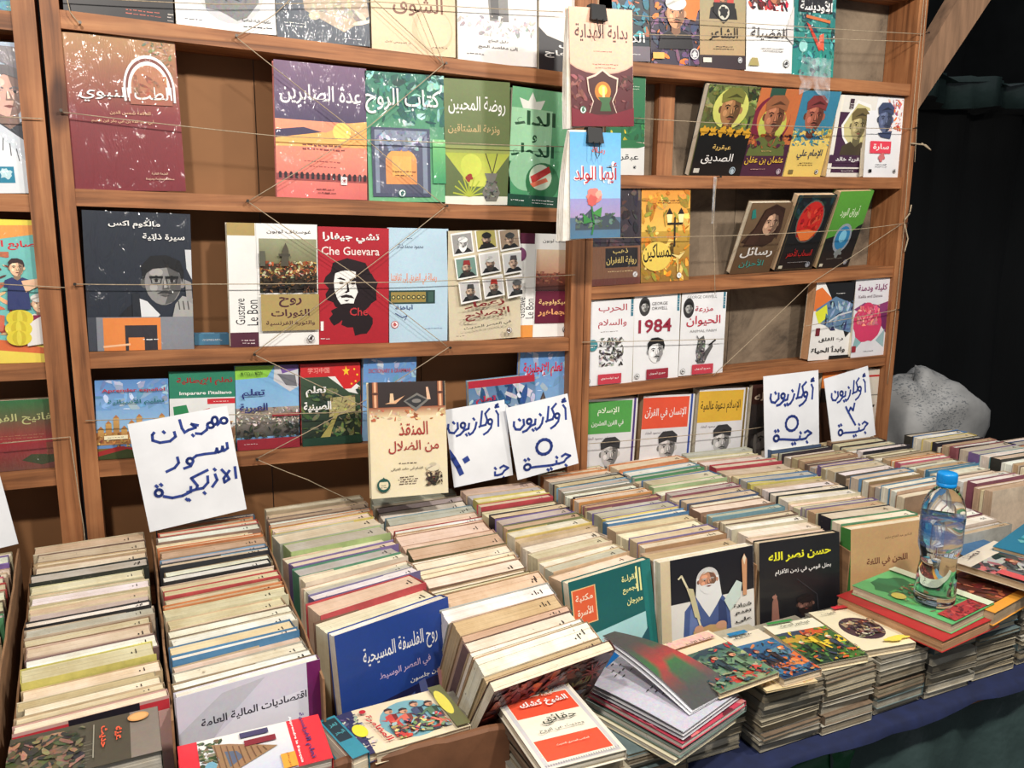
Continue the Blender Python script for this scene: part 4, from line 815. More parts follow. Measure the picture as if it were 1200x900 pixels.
bk([(762, -30), (820, -28), (818, 76), (762, 73)], d, 'dark painted cover of a man in a white turban, top row of the right bookcase', base=(58, 50, 66), t=0.014)
def d(a):
    a.R(0, 0, 1, 0.85, (150, 148, 116), (180, 150, 110)); a.R(0, 0.85, 1, 1, (54, 40, 44)); a.R(0.3, 0, 0.72, 0.32, (190, 70, 60)); a.face(0.5, 0.16, 0.16, (190, 130, 100), (40, 30, 28), 'cap', (40, 34, 34), None, (60, 40, 34), (30, 26, 28)); a.P([(0.28, 0.30), (0.74, 0.30), (0.74, 0.40), (0.5, 0.52), (0.28, 0.40)], (24, 22, 24)); a.E(0.5, 0.40, 0.12, (200, 196, 180)); a.B(0.5, 0.40, 0.09, (30, 28, 30), seed=3); a.T('الشاعر', 0.5, 0.63, 0.14, (24, 20, 22), w=0.62, bold=0.01); a.tiny(0.5, 0.76, 0.45, (50, 40, 36), 2); a.logo(0.86, 0.90, 0.05, (200, 200, 200), (60, 50, 60)); a.R(0.06, 0.88, 0.24, 0.93, (220, 214, 200))
bk([(819, -32), (873, -30), (876, 80), (821, 77)], d, 'sage and rust book with a black pendant, top row of the right bookcase', base=(150, 148, 116), t=0.014)
def d(a):
    a.R(0, 0, 1, 1, W_); a.Mo(0.05, 0, 0.9, 0.36, [(190, 40, 60), (120, 30, 40), (90, 60, 60), (214, 90, 80), (40, 30, 34)], 40, 6, 0.18); a.face(0.6, 0.15, 0.17, (190, 120, 90), (50, 30, 30), 'cap', (120, 40, 50), None, (60, 34, 30), None); a.P([(1, 0.3), (1, 0.7), (0.8, 0.6)], (210, 206, 204)); a.T('الفضيلة', 0.48, 0.60, 0.13, (50, 40, 46), w=0.76, bold=0.005); a.tiny(0.55, 0.75, 0.5, (60, 50, 56), 2); a.logo(0.86, 0.9, 0.06, (60, 60, 60)); a.P([(0.06, 0.93), (0.12, 0.85), (0.24, 0.85), (0.28, 0.93)], (170, 156, 100))
bk([(872, -32), (928, -28), (930, 84), (875, 81)], d, 'white book splashed with crimson paint, top row of the right bookcase')
def d(a):
    a.R(0, 0, 1, 1, (30, 110, 112), (40, 140, 130)); a.Mo(0, 0.3, 1, 1, [(24, 90, 96), (50, 150, 140), (30, 70, 80), (80, 170, 160)], 30, 7, 0.2, a=0.4); a.R(0.1, 0.2, 0.9, 0.36, (30, 30, 36)); a.T('الأوديسة', 0.52, 0.30, 0.13, W_, w=0.76, bold=0.02); a.P([(0.3, 0.46), (0.38, 0.48), (0.7, 0.72), (0.62, 0.74)], (190, 60, 40)); a.P([(0.62, 0.58), (0.72, 0.56), (0.74, 0.74), (0.6, 0.7)], (210, 90, 60)); a.E(0.24, 0.70, 0.1, (150, 210, 205)); a.L([(0.3, 0.40), (0.85, 0.44)], 0.05, (200, 110, 60))
bk([(929, -30), (979, -26), (978, 89), (930, 85)], d, 'teal wrapped book with a red diving figure, top row of the right bookcase', base=(30, 110, 112), wrap=True)
# film hanging loose under the teal book
fm = MB(); rnd = random.Random(3); A0 = atY(940, 66, 1.645); pr = []
for i in range(9):
    for j in range(7): fm.v.append((0.012*i+rnd.uniform(-0.003, 0.003), rnd.uniform(-0.006, 0.004), -0.012*j-0.002*abs(i-3)*j*0.5+rnd.uniform(-0.003, 0.003)))
for i in range(8):
    for j in range(6): q = i*7+j; fm.f.append((q, q+1, q+8, q+7)); fm.m.append(0)
o = link('plastic_film', fm.mesh('plastic_film', [M['film']]), loc=A0+Vector((0, 0.0, 0))); tag(o, 'torn clear film dangling under the teal wrapped book at upper right', 'plastic film')
# ---- right bookcase, second row
def d(a): a.R(0, 0, 1, 0.66, (30, 116, 70)); a.Mo(0, 0.4, 1, 0.68, [(230, 200, 50), (30, 100, 60), (60, 140, 80)], 14, 5, 0.2); a.R(0, 0.68, 1, 1, W_); a.B(0.5, 0.68, 0.5, (40, 120, 70), 0.04, seed=5); a.T('عبقرية', 0.5, 0.82, 0.08, K_, w=0.7); a.logo(0.75, 0.92, 0.04, K_); a.tiny(0.6, 0.1, 0.5, (190, 220, 190), 2)
bk([(712, 88), (758, 90), (753, 206), (708, 204)], d, 'green and white book half behind the hanging books, second row', t=0.012)
def d(a):
    a.R(0, 0, 1, 1, (100, 108, 62)); a.Mo(0, 0, 1, 0.5, [(120, 130, 70), (80, 84, 50), (140, 146, 90), (60, 60, 44)], 30, 6, 0.25); a.E(0.5, 0.24, 0.34, (206, 206, 110), 0.22); a.face(0.5, 0.25, 0.2, (166, 120, 80), (60, 44, 30), 'cap', (120, 120, 60), None, (60, 44, 30), (80, 76, 50)); a.R(0, 0.47, 1, 1, (24, 24, 24))
    for i in range(6): a.B(0.08+i*0.17, 0.49, 0.07, (214, 160, 50), seed=i, jag=0.5)
    a.T('عبقرية', 0.5, 0.665, 0.07, (226, 190, 110), w=0.36); a.T('الصديق', 0.46, 0.79, 0.12, W_, w=0.62, bold=0.005); a.R(0.05, 0.9, 0.16, 0.95, (200, 200, 190)); a.logo(0.82, 0.92, 0.06, (170, 190, 200), (70, 80, 90))
bk([(831, 98), (891, 102), (867, 205), (808, 204)], d, 'black and olive book leaning at the left of the second row, right bookcase', base=(24, 24, 24), lean=-0.068, Y=1.712, t=0.02, side='R')
def d(a):
    a.R(0, 0, 1, 1, (196, 112, 66)); a.R(0, 0.62, 1, 1, (74, 40, 62)); a.R(0.3, 0, 0.62, 0.18, (50, 84, 70)); a.E(0.45, 0.36, 0.42, (120, 40, 60)); a.E(0.5, 0.33, 0.36, (196, 112, 66)); a.E(0.5, 0.40, 0.3, (190, 196, 90)); a.face(0.5, 0.31, 0.22, (170, 110, 80), (60, 34, 30), 'cap', (150, 96, 66), None, (70, 40, 34), (100, 110, 60)); a.Mo(0, 0.5, 1, 0.66, [(196, 112, 66), (80, 40, 60), (150, 80, 60)], 14, 4, 0.15); a.tiny(0.5, 0.69, 0.3, (220, 180, 120)); a.T('عثمان بن عفان', 0.5, 0.80, 0.10, (230, 190, 70), w=0.86, bold=0.01); a.tiny(0.4, 0.90, 0.4, (200, 160, 150)); a.logo(0.88, 0.93, 0.05, (190, 180, 190), (90, 60, 80))
bk([(886, 103), (940, 104), (918, 206), (866, 205)], d, 'orange and plum book leaning second in the second row, right bookcase', base=(74, 40, 62), lean=-0.065, Y=1.712, t=0.018, side='R')
def d(a):
    a.R(0, 0, 1, 0.45, (60, 130, 160)); a.face(0.45, 0.28, 0.24, (170, 100, 80), (90, 40, 40), 'cap', (130, 60, 60), None, (70, 40, 34), (60, 110, 140)); a.R(0, 0.55, 1, 1, (228, 200, 110)); a.Mo(0, 0.42, 1, 0.62, [(60, 130, 150), (228, 200, 110), (90, 150, 160)], 26, 4, 0.15); a.T('الإمام علي', 0.55, 0.72, 0.12, (40, 60, 90), w=0.66); a.tiny(0.5, 0.82, 0.4, (90, 80, 60), 2); a.R(0.1, 0.9, 0.22, 0.95, (120, 110, 70)); a.logo(0.85, 0.93, 0.05, (90, 90, 80))
bk([(938, 106), (982, 107), (965, 206), (920, 206)], d, 'blue over yellow book leaning third in the second row, right bookcase', base=(228, 200, 110), lean=-0.06, Y=1.710, t=0.016)
def d(a):
    a.R(0, 0, 1, 1, (226, 222, 214)); a.R(0.08, 0, 0.14, 1, (236, 230, 215)); a.R(0.10, 0.2, 1, 0.97, (70, 40, 66)); a.P([(0.18, 0.36), (0.5, 0.05), (0.86, 0.10), (1, 0.36), (1, 0.6), (0.86, 0.72), (0.5, 0.68), (0.25, 0.5)], W_); a.P([(0.24, 0.36), (0.52, 0.09), (0.84, 0.14), (0.96, 0.36), (0.84, 0.66), (0.52, 0.62), (0.3, 0.5)], (206, 196, 140)); a.face(0.62, 0.36, 0.2, (170, 156, 110), (70, 60, 40), 'cap', (110, 96, 60), None, (90, 80, 50), (70, 60, 44)); a.R(0, 0.72, 1, 0.82, (70, 40, 66)); a.T('عبقرية خالد', 0.55, 0.775, 0.065, W_, w=0.76, bold=0.02); a.R(0, 0.87, 1, 0.89, (226, 222, 214)); a.R(0, 0.94, 1, 1, (226, 222, 214)); a.tiny(0.5, 0.915, 0.4, W_); a.R(0.3, 0.04, 0.4, 0.16, (70, 50, 60)); a.tiny(0.35, 0.1, 0.08, W_, 3)
bk([(981, 111), (1027, 113), (1014, 208), (970, 207)], d, 'white and purple book with a man in a pale hexagon, second row right', lean=-0.03, Y=1.69, t=0.03, page=(226, 200, 150))
def d(a):
    a.R(0, 0, 1, 1, (230, 230, 232)); a.Mo(0.5, 0.03, 0.98, 0.42, [(226, 120, 60), (200, 50, 60), (180, 100, 120), (230, 200, 190)], 26, 4, 0.12); a.face(0.5, 0.28, 0.2, (90, 100, 130), (40, 46, 70), 'cap', (60, 70, 100), None, (40, 46, 70), None); a.P([(0.3, 0.45), (0.7, 0.42), (0.66, 0.52), (0.4, 0.5)], (60, 70, 100)); a.R(0.12, 0.55, 0.70, 0.70, (226, 66, 84)); a.T('سارة', 0.42, 0.625, 0.09, W_, w=0.44, bold=0.02); a.B(0.45, 0.75, 0.08, (200, 110, 110), seed=2); a.tiny(0.45, 0.84, 0.4, (70, 70, 80), 2); a.R(0.12, 0.90, 0.2, 0.94, K_); a.logo(0.85, 0.92, 0.04, K_)
bk([(1015, 112), (1057, 114), (1055, 209), (1014, 208)], d, 'white book with a coral title box, second row by the right post', t=0.014, Y=1.665)
# ---- right bookcase, third row
def d(a): a.R(0, 0, 1, 0.6, (60, 52, 60)); a.Mo(0, 0, 1, 0.75, [(50, 44, 54), (80, 70, 76), (110, 84, 70), (40, 36, 44)], 26, 5, 0.3); a.R(0, 0.6, 1, 1, (130, 90, 66)); a.R(0.3, 0.62, 0.95, 0.82, (36, 30, 32)); a.T('ذهب', 0.6, 0.655, 0.06, (226, 200, 120), w=0.3); a.T('رواية الغفران', 0.62, 0.75, 0.09, (226, 200, 120), w=0.6, bold=0.01); a.tiny(0.6, 0.86, 0.5, (226, 200, 150), 1); a.logo(0.9, 0.9, 0.05, (180, 170, 170)); a.R(0, 0.93, 1, 1, (110, 60, 50))
bk([(694, 219), (752, 219), (748, 329), (688, 333)], d, 'wrapped dark brown book behind the hanging blue book, third row', base=(90, 70, 60), wrap=True, t=0.014)
def d(a):
    a.R(0, 0, 1, 0.45, (226, 150, 60), (236, 190, 90)); a.R(0, 0.45, 1, 1, (190, 150, 60), (150, 110, 50)); a.Mo(0, 0, 1, 1, [(230, 160, 60), (210, 130, 40), (240, 200, 110), (170, 130, 50), (150, 140, 60)], 40, 6, 0.25)
    a.R(0.66, 0.30, 0.69, 0.62, (40, 34, 30)); a.R(0.52, 0.36, 0.84, 0.38, (40, 34, 30))
    for x in (0.56, 0.80): a.P([(x-0.06, 0.27), (x+0.06, 0.27), (x+0.04, 0.36), (x-0.04, 0.36)], (250, 236, 170)); a.P([(x-0.07, 0.27), (x, 0.20), (x+0.07, 0.27)], (36, 30, 28))
    a.tiny(0.55, 0.12, 0.6, (110, 60, 30), 2); a.E(0.3, 0.72, 0.3, (226, 196, 90), 0.16); a.T('المساكين', 0.34, 0.68, 0.2, (30, 24, 20), w=0.62, bold=0.015); a.P([(0.6, 0.70), (0.76, 0.72), (0.9, 0.68), (0.78, 0.76)], (236, 214, 140)); a.R(0.73, 0.74, 0.76, 0.9, (220, 190, 110)); a.logo(0.78, 0.94, 0.05, (200, 200, 190))
bk([(753, 222), (811, 221), (805, 326), (750, 329)], d, 'golden book with twin street lanterns, third row', base=(200, 150, 60), t=0.014)
def d(a):
    a.R(0, 0, 1, 1, (120, 96, 72), (96, 76, 56)); a.P([(0.02, 0.55), (0.25, 0.35), (0.36, 0.1), (0.6, 0.02), (0.86, 0.08), (0.92, 0.35), (0.8, 0.55), (0.6, 0.62)], (56, 36, 30)); a.face(0.62, 0.28, 0.2, (196, 156, 130), (60, 40, 34), 'long', None, None, None, None); a.P([(0.3, 0.3), (0.4, 0.08), (0.55, 0.1), (0.45, 0.3), (0.4, 0.6), (0.1, 0.6)], (66, 42, 34)); a.P([(0.05, 0.1), (0.12, 0.08), (0.2, 0.2), (0.1, 0.22)], (40, 130, 120)); a.T('رسائل', 0.5, 0.69, 0.15, W_, w=0.8, bold=0.02); a.T('الأحزان', 0.46, 0.85, 0.12, (60, 160, 150), w=0.6, bold=0.01)
bk([(880, 238), (930, 237), (900, 320), (856, 322)], d, 'brown book with a long-haired woman, leaning in the third row', base=(110, 88, 66), lean=-0.078, Y=1.716, t=0.016)
def d(a):
    a.R(0, 0, 1, 1, (28, 32, 36), (20, 24, 28)); a.Mo(0, 0, 1, 0.3, [(30, 60, 60), (24, 36, 40)], 14, 5, 0.3); a.frame(0.03, 0.02, 0.97, 0.98, 0.012, (90, 80, 60)); a.E(0.5, 0.34, 0.34, (90, 90, 84), 0.28); a.E(0.5, 0.34, 0.31, (196, 44, 40), 0.26); a.Mo(0.26, 0.14, 0.74, 0.54, [(210, 60, 44), (170, 30, 34), (226, 90, 60)], 16, 5, 0.2); a.P([(0.22, 0.46), (0.5, 0.44), (0.76, 0.47), (0.6, 0.58), (0.4, 0.59)], (226, 120, 60)); a.T('السحاب الأحمر', 0.5, 0.76, 0.13, (190, 36, 40), w=0.66, bold=0.01); a.tiny(0.5, 0.88, 0.5, (160, 160, 160)); a.R(0.06, 0.92, 0.16, 0.96, (200, 200, 180)); a.logo(0.82, 0.92, 0.06, (160, 170, 180), (60, 60, 70))
bk([(937, 229), (982, 228), (950, 317), (906, 319)], d, 'black book with a glowing red oval, leaning in the third row', base=(26, 30, 34), lean=-0.078, Y=1.716, t=0.020, page=(236, 206, 170))
def d(a):
    a.R(0, 0, 1, 0.58, (96, 162, 64), (84, 150, 60)); a.P([(0, 0.60), (0.3, 0.56), (0.55, 0.62), (0.85, 0.46), (1, 0.42), (1, 1), (0, 1)], (30, 32, 34)); a.T('أوراق الورد', 0.48, 0.26, 0.15, (220, 236, 200), w=0.56); a.E(0.5, 0.6, 0.26, (150, 160, 170), 0.19); a.E(0.5, 0.6, 0.21, (50, 130, 180), 0.155); a.E(0.5, 0.58, 0.11, (130, 200, 230), 0.08); a.B(0.5, 0.80, 0.1, (130, 140, 140), seed=2, jag=0.4); a.tiny(0.45, 0.87, 0.5, (120, 120, 110)); a.R(0.06, 0.93, 0.16, 0.97, (210, 210, 190)); a.logo(0.85, 0.93, 0.06, (170, 180, 190), (70, 80, 90))
bk([(980, 225), (1023, 223), (994, 315), (961, 317)], d, 'green and black book with a blue jewel, leaning in the third row', base=(84, 150, 60), lean=-0.078, Y=1.716, t=0.026, page=(230, 200, 160))
# ---- right bookcase, fourth row
def cls(title, rows, red, draw2=None, auth=None):
    def d(a):
        a.R(0, 0, 1, 1, (234, 234, 236)); a.R(0.93, 0.0, 0.98, 0.2, (60, 120, 140)); a.tiny(0.955, 0.06, 0.03, W_, 4, 0.03); draw2(a); a.R(0.28, 0.87, 0.76, 0.99, red); a.T(auth, 0.52, 0.925, 0.035, W_, w=0.36); a.logo(0.08, 0.94, 0.05, (110, 110, 110))
    return d
def d2(a):
    a.T('الحرب', 0.56, 0.10, 0.10, (176, 40, 58), w=0.58, bold=0.01); a.T('والسلام', 0.56, 0.28, 0.11, (176, 40, 58), w=0.58, bold=0.01); a.tiny(0.5, 0.37, 0.4, (120, 110, 110)); a.Mo(0.3, 0.44, 0.8, 0.78, [(90, 88, 86), (150, 148, 146), (50, 48, 48), (200, 198, 196), (120, 118, 116)], 46, 5, 0.11); a.E(0.16, 0.52, 0.1, (70, 140, 150)); a.tiny(0.16, 0.52, 0.1, W_, 2, 0.02)
bk([(685, 353), (742, 350), (742, 448), (684, 452)], cls('', 0, (196, 60, 76), d2, 'ليو تولستوي'), 'white book with a grey horseman etching and red title, fourth row', t=0.016)
def d2(a):
    a.E(0.22, 0.13, 0.12, (60, 58, 58), 0.11); a.face(0.22, 0.13, 0.075, (170, 168, 166), (30, 28, 28), 'hair', None, None, (40, 38, 38), None); a.T('GEORGE', 0.54, 0.10, 0.035, (110, 108, 108), w=0.34, bold=0); a.T('ORWELL', 0.54, 0.155, 0.035, (110, 108, 108), w=0.34, bold=0); a.T('1984', 0.45, 0.36, 0.16, (150, 40, 62), w=0.72, bold=0.02)
    a.face(0.48, 0.66, 0.17, (236, 236, 236), (26, 24, 26), 'hair', None, None, (26, 24, 26), None)
bk([(742, 347), (796, 344), (796, 442), (743, 447)], cls('', 0, (150, 40, 56), d2, 'جورج أورويل'), 'white book with big dark red figures and an ink face, fourth row', t=0.016, side='L')
def d2(a):
    a.T('GEORGE ORWELL', 0.45, 0.05, 0.035, (110, 108, 108), w=0.66, bold=0); a.E(0.16, 0.18, 0.12, (50, 48, 48), 0.12); a.face(0.16, 0.18, 0.075, (170, 168, 166), (30, 28, 28), 'hair', None, None, (40, 38, 38), None); a.T('مزرعة', 0.5, 0.2, 0.08, (190, 50, 70), w=0.4, bold=0.01); a.T('الحيوان', 0.5, 0.34, 0.13, (190, 50, 70), w=0.76, bold=0.01); a.T('ANIMAL FARM', 0.5, 0.46, 0.03, (150, 148, 148), w=0.6, bold=0)
    a.P([(0.4, 0.56), (0.52, 0.52), (0.56, 0.6), (0.55, 0.72), (0.72, 0.62), (0.74, 0.66), (0.62, 0.78), (0.56, 0.86), (0.4, 0.86), (0.36, 0.7)], (90, 88, 88)); a.Mo(0.36, 0.58, 0.56, 0.84, [(50, 48, 48), (120, 118, 118), (160, 158, 156)], 20, 6, 0.08); a.L([(0.64, 0.64), (0.78, 0.58)], 0.03, (30, 28, 28)); a.L([(0.40, 0.56), (0.36, 0.52)], 0.02, (90, 88, 88))
bk([(796, 344), (847, 342), (851, 437), (798, 441)], cls('', 0, (196, 60, 76), d2, 'جورج أورويل'), 'white book with a pig holding a sprig, third in the fourth row', t=0.016)
def d(a):
    a.R(0, 0, 1, 1, W_); a.P([(0, 0.1), (0.14, 0.06), (0.45, 0.22), (0.2, 0.36), (0, 0.36)], (226, 120, 56)); a.P([(0.2, 0), (1, 0), (1, 0.62), (0.86, 0.72), (0.7, 0.5), (0.4, 0.2)], (26, 26, 28)); a.P([(0.05, 0.34), (0.5, 0.18), (0.95, 0.28), (0.98, 0.66), (0.5, 0.58), (0.15, 0.52)], (96, 128, 160)); a.P([(0.04, 0.38), (0.3, 0.28), (0.36, 0.44), (0.16, 0.53)], (222, 226, 60)); a.Mo(0.3, 0.24, 0.95, 0.62, [(110, 140, 170), (60, 80, 120), (160, 180, 200), (40, 50, 80)], 18, 4, 0.2); a.L([(0.4, 0.50), (0.62, 0.42), (0.92, 0.38)], 0.03, (200, 205, 210)); a.tiny(0.6, 0.14, 0.3, W_)
    a.R(0.1, 0.58, 0.2, 0.68, (120, 40, 50)); a.T('دع القلق', 0.5, 0.74, 0.07, (24, 22, 24), w=0.6, bold=0.015); a.T('وابدأ الحياة', 0.46, 0.87, 0.10, (24, 22, 24), w=0.84, bold=0.025); a.R(0.5, 0.95, 1, 1, (30, 30, 30))
bk([(954, 332), (1003, 330), (996, 419), (950, 421)], d, 'orange, black and yellow book with thick tan pages, fourth row right', lean=-0.01, Y=1.67, t=0.030, page=(216, 170, 130))
def d(a):
    a.R(0, 0, 1, 1, (224, 222, 226)); a.P([(0, 0.38), (0.3, 0.3), (0.7, 0.34), (1, 0.3), (1, 0.5), (0.6, 0.55)], (140, 60, 110)); a.P([(0.7, 0.5), (1, 0.4), (1, 0.72), (0.85, 0.62)], (110, 40, 90)); a.P([(0.1, 0.72), (0.3, 0.8), (0, 0.95)], (140, 180, 180)); a.P([(0.7, 0.8), (0.95, 0.66), (0.95, 0.9)], (150, 180, 184)); a.B(0.42, 0.56, 0.42, (208, 60, 100), seed=5, jag=0.06, n=26); a.Mo(0.1, 0.34, 0.75, 0.6, [(226, 120, 140), (236, 170, 150), (214, 80, 110), (230, 150, 130)], 22, 4, 0.2); a.T('كليلة ودمنة', 0.5, 0.12, 0.1, (140, 60, 110), w=0.86, bold=0.01); a.T('Kalila and Dimna', 0.45, 0.22, 0.035, (130, 110, 120), w=0.7, bold=0); a.R(0, 0.85, 0.12, 0.93, (150, 40, 50)); a.tiny(0.5, 0.93, 0.3, (90, 90, 90))
bk([(1003, 328), (1043, 325), (1036, 414), (997, 417)], d, 'white book with a raspberry pink ball, fourth row by the right post', t=0.014)
# ---- right bookcase, bottom row
def aqq(c, spine, title, t2):
    def d(a):
        a.R(0, 0, 1, 1, (222, 220, 222)); a.R(0, 0.02, 0.9, 0.33, c); a.R(0.93, 0, 0.97, 1, spine); a.T(title, 0.45, 0.12 if t2 else 0.18, 0.08 if t2 else 0.13, W_ if c[0] > 200 and c[1] < 150 else (236, 240, 220) if c[1] > 150 and c[0] < 150 else (40, 34, 20), w=0.4 if t2 else 0.8, bold=0.01)
        if t2: a.T(t2, 0.45, 0.24, 0.07, W_, w=0.6)
        a.T('عباس محمود العقاد', 0.3, 0.375, 0.035, (120, 110, 120), w=0.45); a.face(0.52, 0.53, 0.17, (190, 186, 184), (40, 40, 42), 'cap', (50, 50, 54), None, (60, 60, 62), (60, 60, 64))
    return d
bk([(681, 470), (743, 465), (744, 585), (682, 590)], aqq((80, 156, 74), (70, 50, 120), 'الإسلام', 'في القرن العشرين'), 'white book with a green title band, bottom row by the middle post', Y=1.665, t=0.02)
bk([(750, 465), (809, 461), (810, 575), (750, 580)], aqq((226, 84, 56), (40, 70, 150), 'الإنسان في القرآن', None), 'white book with an orange-red title band, bottom row', Y=1.665, t=0.026, page=(180, 150, 120))
bk([(815, 458), (873, 453), (872, 568), (815, 572)], aqq((222, 176, 60), (120, 100, 50), 'الإسلام دعوة عالمية', None), 'white book with a mustard title band, bottom row', Y=1.665, t=0.026)
bk([(877, 452), (930, 448), (930, 560), (877, 564)], lambda a: (a.R(0, 0, 1, 1, (60, 52, 50), (34, 32, 34)), a.R(0, 0, 1, 0.2, (60, 34, 30)), a.T('الله', 0.24, 0.12, 0.09, (210, 190, 170), w=0.36, bold=0.02), a.face(0.36, 0.58, 0.26, (110, 104, 100), (30, 28, 28), 'cap', (40, 38, 38), None, (40, 38, 38), (30, 30, 32))), 'dark brown book left of the tall price card in the bottom row', Y=1.665, base=(50, 44, 44))
bk([(958, 437), (985, 435), (984, 550), (958, 552)], lambda a: (a.R(0, 0, 1, 1, (90, 60, 44)), a.R(0, 0, 1, 0.16, (226, 130, 60)), a.R(0, 0.16, 1, 0.3, (40, 34, 34))), 'narrow brown book with an orange top between the two right price cards', Y=1.665, base=(90, 60, 44))
def d(a): a.R(0, 0, 1, 1, (214, 206, 192)); a.R(0, 0.06, 1, 0.08, (190, 50, 50)); a.R(0.45, 0.1, 0.62, 0.2, (60, 60, 50)); a.R(0, 0.26, 1, 0.27, (120, 116, 110)); a.B(0.7, 0.38, 0.15, (50, 46, 44), 0.02, seed=3); a.tiny(0.7, 0.5, 0.4, K_, 2)
bk([(988, 435), (1033, 431), (1026, 545), (985, 548)], d, 'cream book with a thin red line by the right post, bottom row', Y=1.665, t=0.02)

# ---- two books hanging from black clips in front of the shelves
def hang(q, Y, t, d, label, clip_px, base, flare):
    r = stand(q, Y, t, d, label, base=base, side='R')
    w = (atY(*q[1], Y)-atY(*q[0], Y)).length; h = (atY(*q[0], Y)-atY(*q[3], Y)).length
    b = MB(); n = 8   # loose leaves curling out on the left
    for L in range(4):
        o = len(b.v)
        for i in range(n+1):
            f = i/n; x = -flare*(1-(1-f)**2)*(0.6+0.13*L) ; y = 0.002+t*0.22*L
            b.v += [(x+0.0, y+0.004*f, h*(1-f)-0.004*(f > 0.9)), (w*0.35, y, h*(1-f))]
        for i in range(n): b.f.append((o+2*i, o+2*i+1, o+2*i+3, o+2*i+2)); b.m.append(0)
    m = b.mesh('loose_leaves', [M['pages']]); p_ = link('loose_leaves', m, r); p_.color = (*lin((232, 228, 222)), 1)
    P = atY(*clip_px, Y-0.004)
    c = MB(); c.hexa([(-0.018, -0.007, -0.016), (0.018, -0.007, -0.016), (0.018, t+0.012, -0.016), (-0.018, t+0.012, -0.016), (-0.016, 0.0, 0.014), (0.016, 0.0, 0.014), (0.016, t+0.002, 0.014), (-0.016, t+0.002, 0.014)])
    k = empty('binder_clip', 'black binder clip holding up the '+('pink' if base[0] > 200 else 'blue')+' hanging book', 'clip', loc=P)
    link('clip_body', c.mesh('clip_body', [M['black']]), k)
    for yy in (-0.008, t+0.012):
        wv = MB(); wv.tube([(-0.007, yy, -0.014), (-0.004, yy-0.004, -0.040), (0, yy-0.004, -0.046), (0.004, yy-0.004, -0.040), (0.007, yy, -0.014)], 0.0009, 6); link('wire_handle', wv.mesh('wire_handle', [M['black']], True), k)
    return r, P
def d(a):
    a.R(0, 0, 1, 1, (88, 30, 36)); a.R(0, 0, 1, 0.40, (236, 184, 156)); a.E(0.5, 0.36, 0.62, (206, 160, 140), 0.195); a.E(0.5, 0.345, 0.62, (236, 184, 156), 0.20); a.R(0, 0, 1, 0.3, (236, 184, 156)); a.T('بداية الهداية', 0.5, 0.21, 0.15, (70, 24, 24), w=0.84, bold=0.015); a.tiny(0.5, 0.36, 0.35, (150, 90, 80), 1); a.tiny(0.55, 0.47, 0.4, (150, 90, 80), 2, 0.03)
    a.Mo(0, 0.56, 1, 0.85, [(120, 60, 60), (90, 34, 40), (140, 84, 80)], 20, 4, 0.15, a=0.3)
    P = lambda s: [(0.5+s*x, 0.74-s*0.85*y) for x, y in ((0, 0.24), (0.1, 0.19), (0.22, 0.16), (0.2, 0.04), (0.14, -0.05), (0.2, -0.16), (0.26, -0.2), (0, -0.26), (-0.26, -0.2), (-0.2, -0.16), (-0.14, -0.05), (-0.2, 0.04), (-0.22, 0.16), (-0.1, 0.19))]
    a.P(P(1.15), (225, 200, 180)); a.P(P(1.05), (70, 26, 24)); a.E(0.5, 0.70, 0.13, (190, 120, 40)); a.E(0.5, 0.69, 0.07, (246, 200, 80)); a.R(0.49, 0.66, 0.53, 0.76, (230, 210, 150)); a.P([(0.42, 0.75), (0.64, 0.75), (0.6, 0.80), (0.63, 0.87), (0.45, 0.87), (0.48, 0.80)], (60, 100, 60)); a.R(0, 0.9, 1, 1, (110, 20, 36)); a.P([(0, 0.84), (0.5, 0.92), (1, 0.84), (1, 1), (0, 1)], (118, 22, 40)); a.logo(0.18, 0.86, 0.05, (60, 110, 80))
hang([(664, 8), (741, 11), (742, 149), (672, 147)], 1.50, 0.014, d, 'pink and maroon book hanging from a black clip', (701, 14), (236, 184, 156), 0.012)
def d(a):
    a.R(0, 0, 1, 0.68, (96, 172, 222), (150, 196, 232)); a.R(0, 0.62, 1, 0.8, (150, 150, 200), (170, 150, 190)); a.R(0, 0.8, 1, 1, (90, 110, 130), (80, 120, 150)); a.P([(0.1, 0.86), (0.4, 0.72), (0.6, 0.8), (0.8, 0.76), (1, 0.86), (1, 0.92), (0.1, 0.92)], (70, 80, 90)); a.Mo(0.1, 0.76, 0.9, 0.9, [(90, 110, 90), (60, 70, 80), (110, 130, 110)], 16, 3, 0.15)
    a.T('رسالة', 0.55, 0.17, 0.07, (226, 110, 100), w=0.26); a.T('أيها الولد', 0.5, 0.38, 0.22, (236, 236, 240), w=0.88, bold=0.05); a.T('أيها الولد', 0.5, 0.38, 0.2, (190, 44, 50), w=0.84, bold=0.01); a.B(0.46, 0.60, 0.14, (226, 130, 120), seed=6, jag=0.2); a.B(0.42, 0.64, 0.1, (206, 96, 90), seed=7, jag=0.2); a.B(0.55, 0.58, 0.06, (240, 170, 150), seed=2); a.L([(0.42, 0.70), (0.46, 0.86), (0.42, 0.96)], 0.03, (50, 120, 60)); a.P([(0.42, 0.76), (0.62, 0.70), (0.6, 0.80)], (70, 140, 70)); a.P([(0.44, 0.84), (0.24, 0.76), (0.26, 0.86)], (60, 130, 66))
hang([(664, 153), (727, 157), (727, 277), (672, 281)], 1.50, 0.014, d, 'sky blue book hanging from a black clip under the pink one', (697, 158), (96, 172, 222), 0.024)
hc = link('hanging_cord', (lambda b: (b.tube([atY(701, -20, 1.50), atY(701, 8, 1.50)], 0.0012, 5), b.mesh('hanging_cord', [M['twine']]))[1])(MB())); tag(hc, 'cord holding the two clipped hanging books', 'cord')
